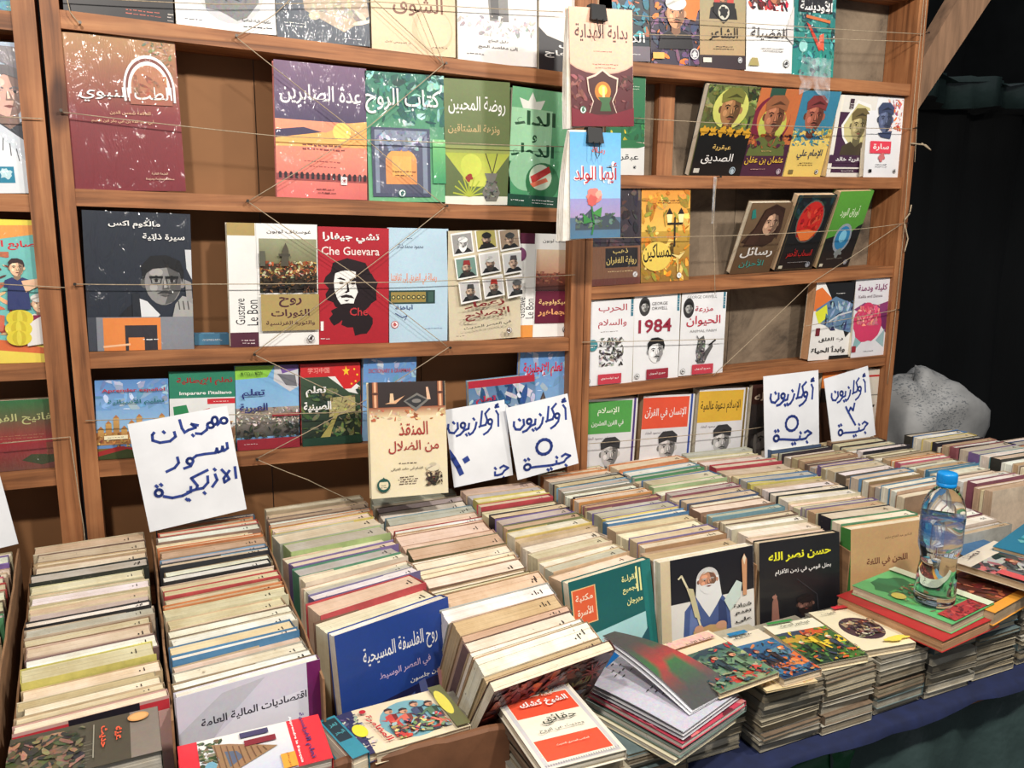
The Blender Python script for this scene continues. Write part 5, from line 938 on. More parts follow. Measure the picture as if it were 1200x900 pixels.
hc2 = link('hanging_cord', (lambda b: (b.tube([atY(700, 140, 1.523), atY(697, 156, 1.512)], 0.0012, 5), b.mesh('hanging_cord', [M['twine']]))[1])(MB())); tag(hc2, 'short cord joining the pink hanging book to the blue one', 'cord')
# ------------------------------------------------------------------ price cards
BLU = (38, 62, 140)
def sheet(q, Y, strokes, label, lean=0.0, wd=0.034, extra=None):
    tl, tr, br, bl = q; BL = atY(*bl, Y); BR = atY(*br, Y); TL = atY(*tl, Y+lean); TR = atY(*tr, Y+lean)
    ux = ((BR-BL)+(TR-TL))/2; uz = ((TL-BL)+(TR-BR))/2; c = (BL+BR+TL+TR)/4; w = ux.length; n = ux.normalized(); zp = uz-n*uz.dot(n); h = zp.length
    a = Art(w, h); a.a = 0.0; a.R(0, 0, 1, 1, (236, 238, 242))
    for s in strokes: a.L(s[0], s[1]*wd if len(s) > 1 else wd, BLU)
    if extra: extra(a)
    me = art_mesh(a, w, h, 0.0012, 'R', (236, 238, 242), (236, 238, 242), M['sheet'], boards=False)
    o = link('price_card', me, mw=frame_mat(c-n*w/2-zp/2, ux, uz)); return tag(o, label, 'sign')
def mapper(tl, tr, bl):
    ex = (tr[0]-tl[0], tr[1]-tl[1]); ey = (bl[0]-tl[0], bl[1]-tl[1]); D = ex[0]*ey[1]-ex[1]*ey[0]
    return lambda p: (((p[0]-tl[0])*ey[1]-(p[1]-tl[1])*ey[0])/D, (ex[0]*(p[1]-tl[1])-ex[1]*(p[0]-tl[0]))/D)
def S(m, lst, k=1.0): return [([m(p) for p in l], k) for l in lst]
def ring(cx, cy, rx, ry, n=14, a0=0, a1=360): return [(cx+rx*cos(radians(a0+(a1-a0)*i/n)), cy+ry*sin(radians(a0+(a1-a0)*i/n))) for i in range(n+1)]
m3 = mapper((415, 285), (690, 232), (485, 612))
dot = lambda x, y: [(x-3, y-3), (x+4, y+4)]
OCC = [[(672, 284), (684, 300), (689, 350)], [(668, 262), (679, 255), (667, 270), (684, 266)],
       ring(648, 332, 10, 11), [(658, 332), (654, 358), (640, 376), (622, 388)],
       [(640, 276), (622, 298), (634, 325), (628, 346), (604, 352)], [(606, 288), (604, 352), (598, 356)],
       [(584, 336), (580, 362), (570, 380), (556, 390)], dot(570, 322), [(550, 342), (549, 364), (532, 370)], dot(541, 390), dot(553, 385),
       ring(522, 350, 10, 11), [(532, 350), (527, 374), (512, 390), (496, 396)], [(496, 340), (500, 364), (484, 384), (464, 382), (455, 366), (455, 348)], dot(478, 340)]
FIVE = [ring(595, 470, 34, 34)]
GIN = [[(678, 520), (694, 510), (718, 520), (700, 532), (690, 546), (668, 552), (656, 552), (655, 538)], dot(700, 562), dot(655, 522), [(656, 552), (638, 556), (620, 557), (560, 558), (540, 560)], dot(618, 576), dot(632, 572),
       ring(524, 556, 14, 13), dot(512, 524), dot(527, 520)]
s_occ, s_gin = S(m3, OCC), S(m3, GIN)
sheet([(591, 478), (664, 462), (679, 542), (608, 563)], 1.585, s_occ+S(m3, FIVE, 1.3)+s_gin, 'white price card with a round figure, just left of the middle post', lean=0.02)
TEN = [([m3(p) for p in ((372, 466), (396, 494), (420, 528), (436, 556))], 2.4), ([m3(p) for p in ((452, 494), (456, 500))], 3.0)]
TEN = [([(u+0.27, v+0.03) for u, v in s[0]], s[1]) for s in TEN]
def ex(a): a.R(0, 0.86, 1, 0.94, (40, 110, 100)); a.R(0, 0.94, 1, 1, (200, 140, 180))
sheet([(518, 481), (588, 469), (604, 556), (535, 571)], 1.600, [([(u-0.06, v-0.02) for u, v in s[0] if u-0.06 > 0.01], s[1]) for s in s_occ if len([1 for u, v in s[0] if u > 0.07]) > 1]+TEN+[([(u+0.05, v+0.03) for u, v in s[0]], s[1]) for s in s_gin[:3]], 'white price card with a thick slanting stroke, right of the propped cream book', lean=0.02)
sheet([(893, 441), (959, 434), (960, 526), (898, 537)], 1.600, [([(u*0.92+0.04, v*0.9+0.04) for u, v in s[0]], s[1]) for s in s_occ+S(m3, FIVE, 1.1)+[([(u, v-0.04) for u, v in g[0]], g[1]) for g in s_gin]], 'upright white price card with a small ring figure in the right bookcase', lean=0.02)
THREE = [([(0.40, 0.47), (0.44, 0.56), (0.50, 0.50), (0.55, 0.55), (0.60, 0.46)], 1.1), ([(0.41, 0.50), (0.50, 0.66), (0.56, 0.76)], 1.1)]
sheet([(959, 447), (1010, 430), (1033, 508), (982, 524)], 1.600, [([(u*0.92+0.04, v*0.9+0.04) for u, v in s[0]], s[1]) for s in s_occ]+THREE+[([(u*0.9+0.05, v-0.06) for u, v in g[0]], g[1]) for g in s_gin], 'white price card tilted left with a toothed figure, nearest the right post', lean=0.02)
m1 = mapper((560, 365), (1000, 285), (655, 838))
FEST = [ring(986, 352, 15, 13), [(972, 356), (955, 372)], ring(944, 352, 13, 17), ring(925, 372, 15, 12), [(912, 374), (908, 392), (884, 410), (858, 408)],
        [(868, 372), (838, 366), (858, 382), (826, 392), (806, 404)], dot(845, 416), [(786, 348), (796, 384), (810, 404)],
        [(762, 400), (768, 420), (744, 440), (700, 446), (668, 436), (666, 412), (674, 402)], dot(716, 400),
        [(1000, 452), (1004, 476), (986, 488), (980, 468), (976, 488), (960, 494), (954, 476), (948, 496), (900, 500), (862, 506), (840, 522)], ring(832, 530, 14, 13), [(846, 532), (836, 552), (806, 562)], [(776, 512), (782, 536), (764, 558), (728, 574)],
        [(1038, 562), (1044, 612)], [(976, 572), (1000, 596), (1012, 616), (990, 630), (986, 612), (1012, 578)], [(946, 592), (956, 618), (934, 648)], dot(944, 570),
        [(912, 600), (914, 628), (892, 652), (866, 656)], dot(898, 674), [(912, 572), (868, 592), (838, 606), (866, 640), (862, 656), (820, 668)], dot(828, 702), dot(818, 700), [(836, 644), (836, 666), (800, 682), (754, 690), (716, 682)], ring(694, 666, 16, 15), dot(684, 636), dot(704, 630)]
sheet([(149, 499), (265, 474), (290, 598), (176, 622)], 1.590, S(m1, FEST, 0.85), 'large white card with three handwritten blue lines, before the language primers', lean=0.02)
sheet([(-62, 552), (1, 540), (16, 638), (-50, 655)], 1.590, [([(0.2, 0.3), (0.5, 0.28), (0.6, 0.4)], 1)], 'sliver of a white card at the left picture edge')

# ------------------------------------------------------------------ upright books in the boxes on the table
ZT = 0.985; BOT = TZ+0.006
U0 = (0.17, 0.22, 0.02)   # proportions of the shared meshes
def uni(side, i):
    w, h, t = U0; r = random.Random(100+i); b = MB()
    for q in board_boxes(w, h, t, side, 0.0006): b.box(*q)
    for k in range(len(b.v)):   # dog-eared corners
        x, y, z = b.v[k]
        if y < 0.001 or y > t-0.001: b.v[k] = (x+r.uniform(-0.0008, 0.0008), y+r.uniform(-0.0004, 0.0004), z+(r.uniform(-0.0015, 0.001) if z > 0.1 else 0))
    return b.mesh('cover', [M['cover']]), pages_mesh(w, h, t, side, r, True)
UNI = [uni('R' if i % 3 else 'L', i) for i in range(15)]
PT = dict(w=(242, 239, 232), c=(238, 228, 206), b=(222, 206, 178), t=(202, 178, 146), g=(200, 195, 184), p=(230, 212, 196), d=(166, 148, 126))
CT = dict(O=(226, 132, 66), Y=(228, 206, 90), R=(196, 44, 48), P=(222, 96, 130), M=(130, 50, 70), V=(110, 82, 150), N=(44, 66, 104), B=(60, 120, 176), S=(110, 176, 206), T=(104, 160, 162), G=(70, 146, 92), L=(160, 196, 120), D=(108, 104, 60), K=(44, 40, 44), W=(232, 230, 226), A=(168, 120, 86), E=(150, 144, 132), Q=(205, 190, 160))
CN = dict(O='orange', Y='yellow', R='red', P='pink', M='maroon', V='violet', N='navy', B='blue', S='sky blue', T='teal', G='green', L='light green', D='olive', K='black', W='white', A='brown', E='grey')
PN = dict(w='white-edged', c='cream-edged', b='beige-edged', t='tan-edged', g='grey-edged', p='pinkish-edged', d='dark-edged')
ORD = 'first second third fourth fifth sixth seventh eighth ninth tenth eleventh twelfth thirteenth fourteenth fifteenth sixteenth seventeenth eighteenth nineteenth twentieth twenty-first twenty-second twenty-third twenty-fourth twenty-fifth twenty-sixth twenty-seventh twenty-eighth twenty-ninth thirtieth thirty-first thirty-second thirty-third thirty-fourth thirty-fifth thirty-sixth thirty-seventh thirty-eighth thirty-ninth fortieth'.split()
count_up = 0; proto_cache = []
def upright(o, ux, w, h, t, lean, pg, cv, label, group, k):
    """one plain paperback: a copy of a prototype and of its two parts"""
    global count_up
    cm, pm = UNI[k % len(UNI)]
    if not proto_cache:
        r = empty('paperback', None, 'book'); link('cover', cm, r); link('pages', pm, r); proto_cache.append(r)
        root = r; kids = list(r.children)
    else:
        r = proto_cache[0]; root = r.copy(); COL.objects.link(root); kids = []
        for ch in r.children:
            c = ch.copy(); COL.objects.link(c); c.parent = root; kids.append(c)
    for c in kids:
        if c.name.startswith('cover'): c.data = cm; c.color = (*lin(cv), 1)
        else: c.data = pm; c.color = (*lin(pg), 1)
    ux = ux.normalized(); fwd = Vector((-ux.y, ux.x, 0)); uz = Vector((0, 0, cos(lean)))+fwd*sin(lean)
    root.matrix_world = frame_mat(o, ux, uz) @ Matrix.Diagonal((w/U0[0], t/U0[2], h/U0[1], 1))
    tag(root, label, 'book', group); count_up += 1
    return root
COLS = {}
def column(key, bk_, ft, seq, leans, desc, seed, front=None, hvar=0.006, zt=ZT, thick=None, margin=0.004):
    """seq runs from the back to the front: page tone letter, optional cover colour letter"""
    rnd = random.Random(seed); l0, l1, lf = [radians(v) for v in leans]; lean = lf
    P = [p if isinstance(p, Vector) else atZ(*p, zt) for p in (*bk_, *ft)]; LB, RB, LF, RF = P
    n = len(seq); ws = [rnd.uniform(0.5, 1.6)*(1.4 if len(s) > 2 and s[2] == '+' else 1) for s in seq]; tot = sum(ws); f = 0.0; spinelen = ((LB-LF).length+(RB-RF).length)/2
    for i, s in enumerate(seq):
        f0 = f/tot; f += ws[i]; f1 = f/tot; L = LB.lerp(LF, f1); R = RB.lerp(RF, f1); L.z = R.z = 0
        ux = (R-L); W = ux.length-margin; ux.normalize(); lean = l0+(l1-l0)*f0**1.3
        t = (spinelen*ws[i]/tot)*cos(lean)-0.0009
        pgc = PT[s[0]]; tall = len(s) > 1 and s[1].isupper()
        cvc = tuple(v*0.74+40 for v in CT[s[1]]) if tall and s[1] not in 'KW' else CT[s[1]] if tall else rnd.choice([CT['Q'], PT['b'], PT['t'], (196, 176, 150), (176, 152, 124), (150, 126, 100), (190, 186, 176), (200, 170, 140), (120, 100, 84)])
        jit = lambda c: tuple(max(0, min(255, v+rnd.uniform(-8, 6))) for v in c)
        top = zt-BOT-max(0, t*sin(lean)); h = (top+(rnd.uniform(0.002, 0.0045) if tall else rnd.uniform(-hvar, hvar*0.5)))/cos(lean)
        w = min(W, W*rnd.uniform(0.93, 1.0)) if i < n-1 else W
        back = h*sin(lean); fwd = Vector((-ux.y, ux.x, 0))
        ra = rnd.uniform(-0.012, 0.012); ux = (ux+Vector((-ux.y, ux.x, 0))*ra).normalized()
        o = L+ux*(margin/2+(W-w)*rnd.random())-fwd*back; o.z = BOT+max(0, t*sin(lean))
        j = n-i
        nm = (CN[s[1]]+'-covered' if tall and s[1] in CN else PN[s[0]])
        lab = '%s paperback, %s from the front in the %s' % (nm, ORD[j-1+(1 if front else 0)], desc)
        upright(o, ux, w, h, t, lean, jit(pgc), jit(cvc), lab, 'worn paperbacks standing in the '+desc, rnd.randrange(15))
    lean = lf
    if front:   # the cover that closes the row
        draw, label, base, spine, tt, pgc, sd, hh = front
        L, R = LF.copy(), RF.copy(); L.z = R.z = 0; ux = (R-L); w = ux.length; ux.normalize(); fwd = Vector((-ux.y, ux.x, 0)); tt_ = tt
        h = (zt-BOT-max(0, tt*sin(lean))+hh)/cos(lean); o = L-fwd*(h*sin(lean)+tt/cos(lean)+0.001); o.z = BOT+max(0, tt*sin(lean))
        uz = Vector((0, 0, cos(lean)))+fwd*sin(lean)
        make_book(frame_mat(o, ux, uz), w, h, tt, draw, label, base=base, spine=spine, side=sd, page=pgc)
    COLS[key] = P
sp = lambda s: s.split()
def fr1(a):
    a.R(0, 0, 1, 1, (196, 156, 148)); a.ys = 0.80
    a.R(0, 0, 1, 1, (196, 156, 148)); a.R(0, 0.02, 1, 0.09, (190, 50, 60)); a.R(0.34, 0, 0.80, 0.5, (26, 22, 34)); a.B(0.46, 0.22, 0.1, (200, 205, 210), 0.12, seed=3, jag=0.5, n=40); a.B(0.46, 0.22, 0.06, (26, 22, 34), 0.07, seed=4); a.T('قصص', 0.66, 0.25, 0.10, (206, 210, 60), w=0.24, bold=0.03)
def fr2(a):
    a.R(0, 0, 1, 1, (206, 196, 222)); a.ys = 0.85
    a.R(0, 0, 0.92, 1, (216, 214, 226), (206, 196, 222)); a.P([(0.0, 0.25), (0.3, 0.05), (0.6, 0.02), (0.3, 0.25), (0.0, 0.6)], (196, 196, 204)); a.P([(0.05, 0.45), (0.4, 0.22), (0.9, 0.18), (0.9, 0.5), (0.2, 0.62)], (228, 226, 236)); a.R(0.90, 0, 1, 1, (110, 30, 90)); a.T('اقتصاديات المالية العامة', 0.52, 0.22, 0.065, (40, 36, 50), w=0.74, bold=0.02); a.T('دكتور', 0.75, 0.44, 0.03, (60, 56, 66), w=0.09); a.T('دكتور', 0.33, 0.53, 0.03, (60, 56, 66), w=0.09)
def fr3(a):
    a.R(0, 0, 1, 1, (206, 150, 150)); a.ys = 0.85
    a.R(0, 0, 1, 1, (34, 66, 140), (30, 56, 124)); a.T('روح الفلسفة المسيحية', 0.54, 0.25, 0.17, W_, w=0.66, bold=0.005); a.T('في العصر الوسيط', 0.56, 0.42, 0.075, (196, 170, 200), w=0.46); a.T('إتين جلسون', 0.74, 0.53, 0.045, W_, w=0.3)
    a.P([(0, 0.70), (0.3, 0.60), (0.8, 0.56), (1, 0.6), (1, 1), (0, 1)], (28, 30, 70)); a.P([(0.84, 0.52), (1, 0.5), (1, 1), (0.88, 1)], (206, 150, 150)); a.P([(0, 0.72), (0.18, 0.66), (0.2, 1), (0, 1)], (206, 150, 150)); a.P([(0.3, 0.64), (0.33, 0.60), (0.36, 0.8), (0.3, 0.8)], (120, 130, 170)); a.P([(0.66, 0.56), (0.72, 0.55), (0.75, 0.68), (0.68, 0.7)], (90, 100, 150)); a.P([(0.46, 0.68), (0.62, 0.62), (0.6, 0.72), (0.48, 0.74)], (70, 84, 140))
def fr4(a):
    a.R(0, 0, 1, 1, (92, 44, 40), (50, 24, 30)); a.Mo(0, 0, 1, 0.5, [(150, 60, 44), (110, 60, 60), (170, 90, 60), (80, 40, 50), (60, 40, 60)], 60, 4, 0.16); a.P([(0.1, 0.4), (0.5, 0.24), (0.9, 0.34), (0.8, 0.44), (0.3, 0.46)], (120, 120, 150)); a.P([(0.4, 0.36), (0.5, 0.26), (0.58, 0.36)], (40, 36, 50))
    for i in range(12): a.L([(0.85, 0.14), (0.85+0.09*cos(i*0.523), 0.14+0.10*sin(i*0.523))], 0.012, (190, 60, 60))
    a.T('العدل الإلهي', 0.55, 0.22, 0.11, (150, 130, 50), w=0.62, bold=0.02)
def fr5(a):
    a.R(0, 0, 1, 1, (22, 94, 92)); a.ys = 0.80
    a.R(0, 0, 1, 1, (22, 94, 92)); a.R(0.88, 0, 1, 1, (30, 116, 112)); a.R(0.02, 0.08, 0.30, 0.40, (222, 96, 56)); a.frame(0.02, 0.08, 0.30, 0.40, 0.012, (236, 190, 130)); a.T('مكتبة', 0.16, 0.17, 0.07, (250, 226, 200), w=0.20, bold=0.02); a.T('الأسرة', 0.16, 0.29, 0.09, (250, 226, 200), w=0.18, bold=0.02)
    a.T('القراءة', 0.72, 0.12, 0.07, (240, 236, 160), w=0.2, bold=0.02); a.T('للجميع', 0.72, 0.22, 0.07, (240, 236, 160), w=0.2, bold=0.02); a.T('مهرجان', 0.76, 0.33, 0.07, (240, 236, 160), w=0.2, bold=0.02); a.R(0.80, 0.03, 0.82, 0.26, (240, 236, 160)); a.R(0.84, 0.05, 0.86, 0.26, (240, 236, 160))
    a.P([(0.0, 0.52), (0.88, 0.46), (0.88, 1), (0, 1)], (170, 214, 214)); a.P([(0.5, 0.95), (0.9, 0.6), (0.9, 1)], (40, 90, 100)); a.E(0.16, 0.56, 0.055, (210, 160, 130)); a.P([(0.06, 0.62), (0.2, 0.58), (0.34, 0.72), (0.26, 0.8), (0.1, 0.78)], (206, 40, 120)); a.E(0.46, 0.64, 0.05, (206, 160, 130)); a.P([(0.34, 0.74), (0.46, 0.68), (0.54, 0.76), (0.52, 0.92), (0.3, 0.95)], (30, 110, 180)); a.E(0.46, 0.61, 0.05, W_, 0.02)
def fr6(a):
    a.R(0, 0, 1, 1, (226, 222, 214)); a.ys = 0.68
    a.R(0, 0, 1, 1, (226, 222, 214)); a.R(0.1, 0, 1, 0.5, (24, 24, 32)); a.R(0, 0, 0.1, 1, (214, 196, 160)); a.P([(0.22, 0.9), (0.24, 0.6), (0.36, 0.46), (0.5, 0.42), (0.62, 0.46), (0.72, 0.6), (0.74, 0.9)], (70, 90, 140)); a.P([(0.3, 0.6), (0.38, 0.5), (0.38, 0.88), (0.28, 0.88)], (100, 120, 170)); a.P([(0.6, 0.5), (0.68, 0.6), (0.7, 0.85), (0.6, 0.85)], (44, 60, 104))
    a.E(0.49, 0.28, 0.12, (206, 204, 200), 0.13); a.P([(0.37, 0.26), (0.61, 0.26), (0.64, 0.5), (0.58, 0.6), (0.5, 0.72), (0.43, 0.6), (0.36, 0.46)], (226, 226, 224)); a.face(0.49, 0.30, 0.10, (196, 140, 110), (190, 188, 184), 'bald', None, (226, 226, 224), (230, 228, 226), None); a.P([(0.43, 0.22), (0.49, 0.17), (0.55, 0.22), (0.49, 0.20)], (214, 212, 208))
    a.L([(0.18, 0.22), (0.21, 0.19), (0.27, 0.34), (0.38, 0.72), (0.40, 0.80)], 0.02, (226, 216, 180)); a.P([(0.27, 0.34), (0.33, 0.36), (0.40, 0.72), (0.34, 0.68)], (200, 190, 150)); a.P([(0.66, 0.56), (0.80, 0.36), (0.86, 0.40), (0.84, 0.56), (0.72, 0.7)], (200, 214, 206)); a.P([(0.32, 0.84), (0.5, 0.80), (0.68, 0.84), (0.66, 1), (0.34, 1)], (196, 160, 110)); a.E(0.38, 0.83, 0.05, (206, 156, 126), 0.045); a.E(0.62, 0.83, 0.06, (206, 156, 126), 0.045)
    a.P([(0.86, 0.14), (0.89, 0.07), (0.92, 0.14), (0.91, 0.55), (0.87, 0.55)], (206, 150, 110)); a.P([(0.87, 0.12), (0.89, 0.08), (0.91, 0.12), (0.89, 0.2)], (240, 220, 190)); a.T('شهادة', 0.86, 0.66, 0.055, K_, w=0.2, bold=0.03); a.T('تقدم', 0.87, 0.745, 0.05, K_, w=0.18, bold=0.03); a.T('على', 0.87, 0.83, 0.055, K_, w=0.18, bold=0.03)
def fr7(a):
    a.R(0, 0, 1, 1, (24, 24, 28)); a.ys = 0.68
    a.R(0, 0, 1, 1, (30, 30, 34), (24, 24, 28)); a.T('حسن نصر الله', 0.5, 0.2, 0.13, (236, 232, 50), w=0.78, bold=0.03); a.T('بطل قومي في زمن الأقزام', 0.54, 0.38, 0.08, W_, w=0.70, bold=0.015)
    a.P([(0.14, 0.98), (0.15, 0.72), (0.19, 0.62), (0.22, 0.72), (0.24, 0.98)], (150, 104, 90)); a.E(0.18, 0.66, 0.03, (166, 116, 100)); a.face(0.56, 0.80, 0.10, (120, 84, 74), (20, 16, 18), 'turban', (34, 26, 28), (40, 30, 28), None, (30, 26, 30)); a.L([(0.45, 0.48), (0.7, 0.7), (0.72, 0.9)], 0.008, (60, 60, 66))
def fr8(a):
    a.R(0, 0, 1, 1, (190, 150, 104)); a.ys = 0.70
    a.R(0, 0, 1, 1, (196, 158, 112), (190, 150, 104)); a.T('الدكتور عبد الفتاح سليم', 0.6, 0.16, 0.04, (90, 60, 44), w=0.34); a.T('اللحن في اللغة', 0.46, 0.44, 0.12, (104, 48, 40), w=0.52, bold=0.02)
column('0', [(-112, 668), (19, 646)], [(-160, 905), (-12, 862)], sp('w wV c p cP bR w b t gG d b c bS b t c w b c'), (0, 0, 0), 'box at the left picture edge', 1)
column('1', [(38, 640), (170, 622)], [(14, 851), (195, 806)], sp('b b t c c gK c w+ w b g wK g b b w bY c t c b'), (0, 0, 2), 'leftmost full row, behind the pink cover', 2, (fr1, 'worn pink book with a black panel, closing the leftmost full row', (196, 156, 148), None, 0.018, PT['c'], 'R', 0.0))
column('2', [(180, 618), (299, 602)], [(203, 813), (370, 768)], sp('bN tO cR w c bO b tA gS bK w wK b bR b tO b b w w bB wB b c w'), (0, 0, 2), 'row ending in the white economics book', 3, (fr2, 'white-lilac economics book with a purple right band, second full row', (216, 214, 226), (110, 30, 90), 0.014, PT['w'], 'R', 0.002))
column('3', [(304, 597), (426, 580)], [(383, 742), (515, 697)], sp('c b t w bO cY p gL c pV gG c c g wV bR c'), (0, 3, 8), 'row ending in the royal blue book', 4, (fr3, 'royal blue book with white calligraphy closing the third full row', (34, 66, 140), None, 0.020, PT['w'], 'R', 0.004))
column('4', [(432, 588), (535, 574)], [(570, 803), (711, 754)], sp('g b g c gT p wR c pA b tD w c c c c c b t b w w t t c w c w t'), (-10, -27, -30), 'row ending in the maroon cover', 5, (fr4, 'maroon illustrated cover with a star burst, closing the long fourth row', (92, 44, 40), None, 0.016, PT['c'], 'R', 0.0), zt=0.965)
column('5', [(537, 574), (624, 564)], [(657, 680), (752, 652)], sp('p g cY bR c c bK gV tD cY t w b w g c'), (0, 4, 11), 'row ending in the teal cover', 6, (fr5, 'teal cover with an orange tag and two small figures, closing the fifth row', (22, 94, 92), None, 0.018, PT['c'], 'R', 0.003))
column('6', [(628, 556), (706, 544)], [(765, 656), (873, 636)], sp('c cO p gE bK gS wE w cK pO b tM g gV cY wB b c bV pA t'), (0, 3, 7), 'row ending in the white-bearded man', 7, (fr6, 'book with a painted white-bearded man writing, closing the sixth row', (226, 222, 214), None, 0.020, PT['c'], 'R', 0.003))
column('7', [(709, 545), (793, 531)], [(882, 634), (975, 621)], sp('c cO w wS gG b bB cL w gM b bN c c g gT c b w c b'), (0, 3, 7), 'row ending in the black cover', 8, (fr7, 'black cover with yellow lettering and a raised hand, closing the seventh row', (30, 30, 34), None, 0.018, PT['b'], 'R', 0.003))
column('8', [(797, 532), (876, 524)], [(985, 617), (1076, 604)], sp('g w c w g pR b c b gB bY t w cK w c p gV t bK cG'), (0, 3, 6), 'row ending in the tan cover', 9, (fr8, 'tan cover with brown lettering closing the eighth row behind the bottle', (196, 158, 112), (60, 130, 60), 0.026, PT['c'], 'L', 0.003))
Vx = lambda x, y: Vector((x, y, ZT))
column('9', [Vx(1.475, 1.625), Vx(1.655, 1.625)], [Vx(1.50, 1.20), Vx(1.68, 1.20)], sp('w wN g gK w t tA p g bV c b w t bB w t c wB w c'), (0, 0, 0), 'row behind the water bottle', 10)
column('10', [Vx(1.675, 1.625), Vx(1.855, 1.625)], [Vx(1.70, 1.14), Vx(1.88, 1.14)], sp('t dA bK b w wK g c w tD cO wP g w t bB w c w wM w c t'), (0, 0, 0), 'row right of the water bottle', 11)
column('11', [Vx(1.885, 1.53), Vx(2.07, 1.53)], [Vx(1.90, 1.03), Vx(2.09, 1.03)], sp('gK wB bY gK w tA wM gK gV wT bK w t c dA b w c gS t w'), (0, 0, 0), 'second row from the right table end', 12, zt=1.0)
column('12', [Vx(2.10, 1.42), Vx(2.27, 1.42)], [Vx(2.12, 1.03), Vx(2.29, 1.03)], sp('w gN tO w c bT g w tM w c b w gE t'), (0, 0, 0), 'last row at the right table end', 13)

# cardboard boxes round the rows: two walls and a floor each
def carton(key, ztop, label, walls='LR', front=None):
    LB, RB, LF, RF = [v.copy() for v in COLS[key]]
    r = empty('cardboard_box', label, 'box', loc=(0, 0, 0)); e = 0.0035
    def wall(A, B, off):
        b = MB(); n = 14; rnd = random.Random(int(A.x*1000)); d = (B-A); nrm = Vector((d.y, -d.x, 0)).normalized()*0.0028
        for i in range(n+1):
            p = A.lerp(B, i/n); zt_ = ztop+rnd.uniform(-0.004, 0.003); wv = nrm*rnd.uniform(-0.25, 0.25)
            for s in (-0.5, 0.5): b.v += [(p.x+off+nrm.x*s+wv.x, p.y+nrm.y*s, TZ+0.001), (p.x+off+nrm.x*s+wv.x*2, p.y+nrm.y*s, zt_)]
        for i in range(n):
            q = 4*i; b.f += [(q, q+4, q+5, q+1), (q+2, q+3, q+7, q+6), (q+1, q+5, q+7, q+3)]; b.m += [0, 0, 0]
        b.f += [(0, 1, 3, 2), (4*n, 4*n+2, 4*n+3, 4*n+1)]; b.m += [0, 0]
        link('side_wall', b.mesh('side_wall', [M['card']]), r)
    if 'L' in walls: wall(LB, LF+(LF-LB)*0.06, -e)
    if 'R' in walls: wall(RB, RF+(RF-RB)*0.06, e)
    b = MB(); q = (LB, RB, RF, LF); b.hexa([(v.x, v.y, TZ+0.0005) for v in (q[3], q[2], q[1], q[0])]+[(v.x, v.y, TZ+0.0035) for v in (q[3], q[2], q[1], q[0])]); link('bottom', b.mesh('bottom', [M['card']]), r)
    return r
carton('0', 0.992, 'cardboard box cut off by the left picture edge, worn brown wall showing', 'R')
carton('1', 0.955, 'cardboard box round the leftmost full row of paperbacks', 'L')
carton('2', 0.972, 'cardboard box round the row ending in the white economics book', 'LR')
carton('3', 0.962, 'cardboard box round the row ending in the royal blue book', 'R')
carton('6', 0.955, 'cardboard box round the row ending in the white-bearded man', 'R')
carton('8', 0.950, 'cardboard box round the row ending in the tan cover', 'L')
carton('10', 0.950, 'cardboard box round the row right of the water bottle', 'R')
# worn brown tray front before the blue book
A, B = atZ(400, 895, 0.90), atZ(597, 850, 0.90); n_ = (B-A).normalized(); mw = frame_mat(Vector((A.x, A.y, TZ+0.001)), n_, Vector((0, 0, 1)))
b = MB(); L = (B-A).length; rnd = random.Random(6); n = 16
for i in range(n+1):
    x = -0.01+(L+0.01)*i/n; zt_ = 0.149+0.002*sin(i)+rnd.uniform(-0.001, 0.001); y = 0.0015*sin(i*0.7)
    b.v += [(x, y, 0), (x, y, zt_-0.004), (x, y+0.003, zt_), (x, y+0.009, zt_), (x, y+0.012, zt_-0.004), (x, y+0.012, 0)]
for i in range(n):
    for k in range(5): b.f.append((6*i+k, 6*i+6+k, 6*i+7+k, 6*i+1+k)); b.m.append(0)
for e_ in (0, 6*n): b.f.append(tuple(range(e_, e_+6))); b.m.append(0)
tr_ = empty('book_tray', 'worn brown fibreboard tray holding comics before the royal blue book', 'tray', mw=mw)
link('front_board', b.mesh('front_board', [M['leather']]), tr_)
b = MB(); b.box(L-0.008, L+0.002, 0.012, 0.16, 0, 0.145); link('side_board', b.mesh('side_board', [M['leather']]), tr_)
b = MB(); b.box(-0.01, 0.0, 0.012, 0.16, 0, 0.12); link('side_board', b.mesh('side_board', [M['leather']]), tr_)

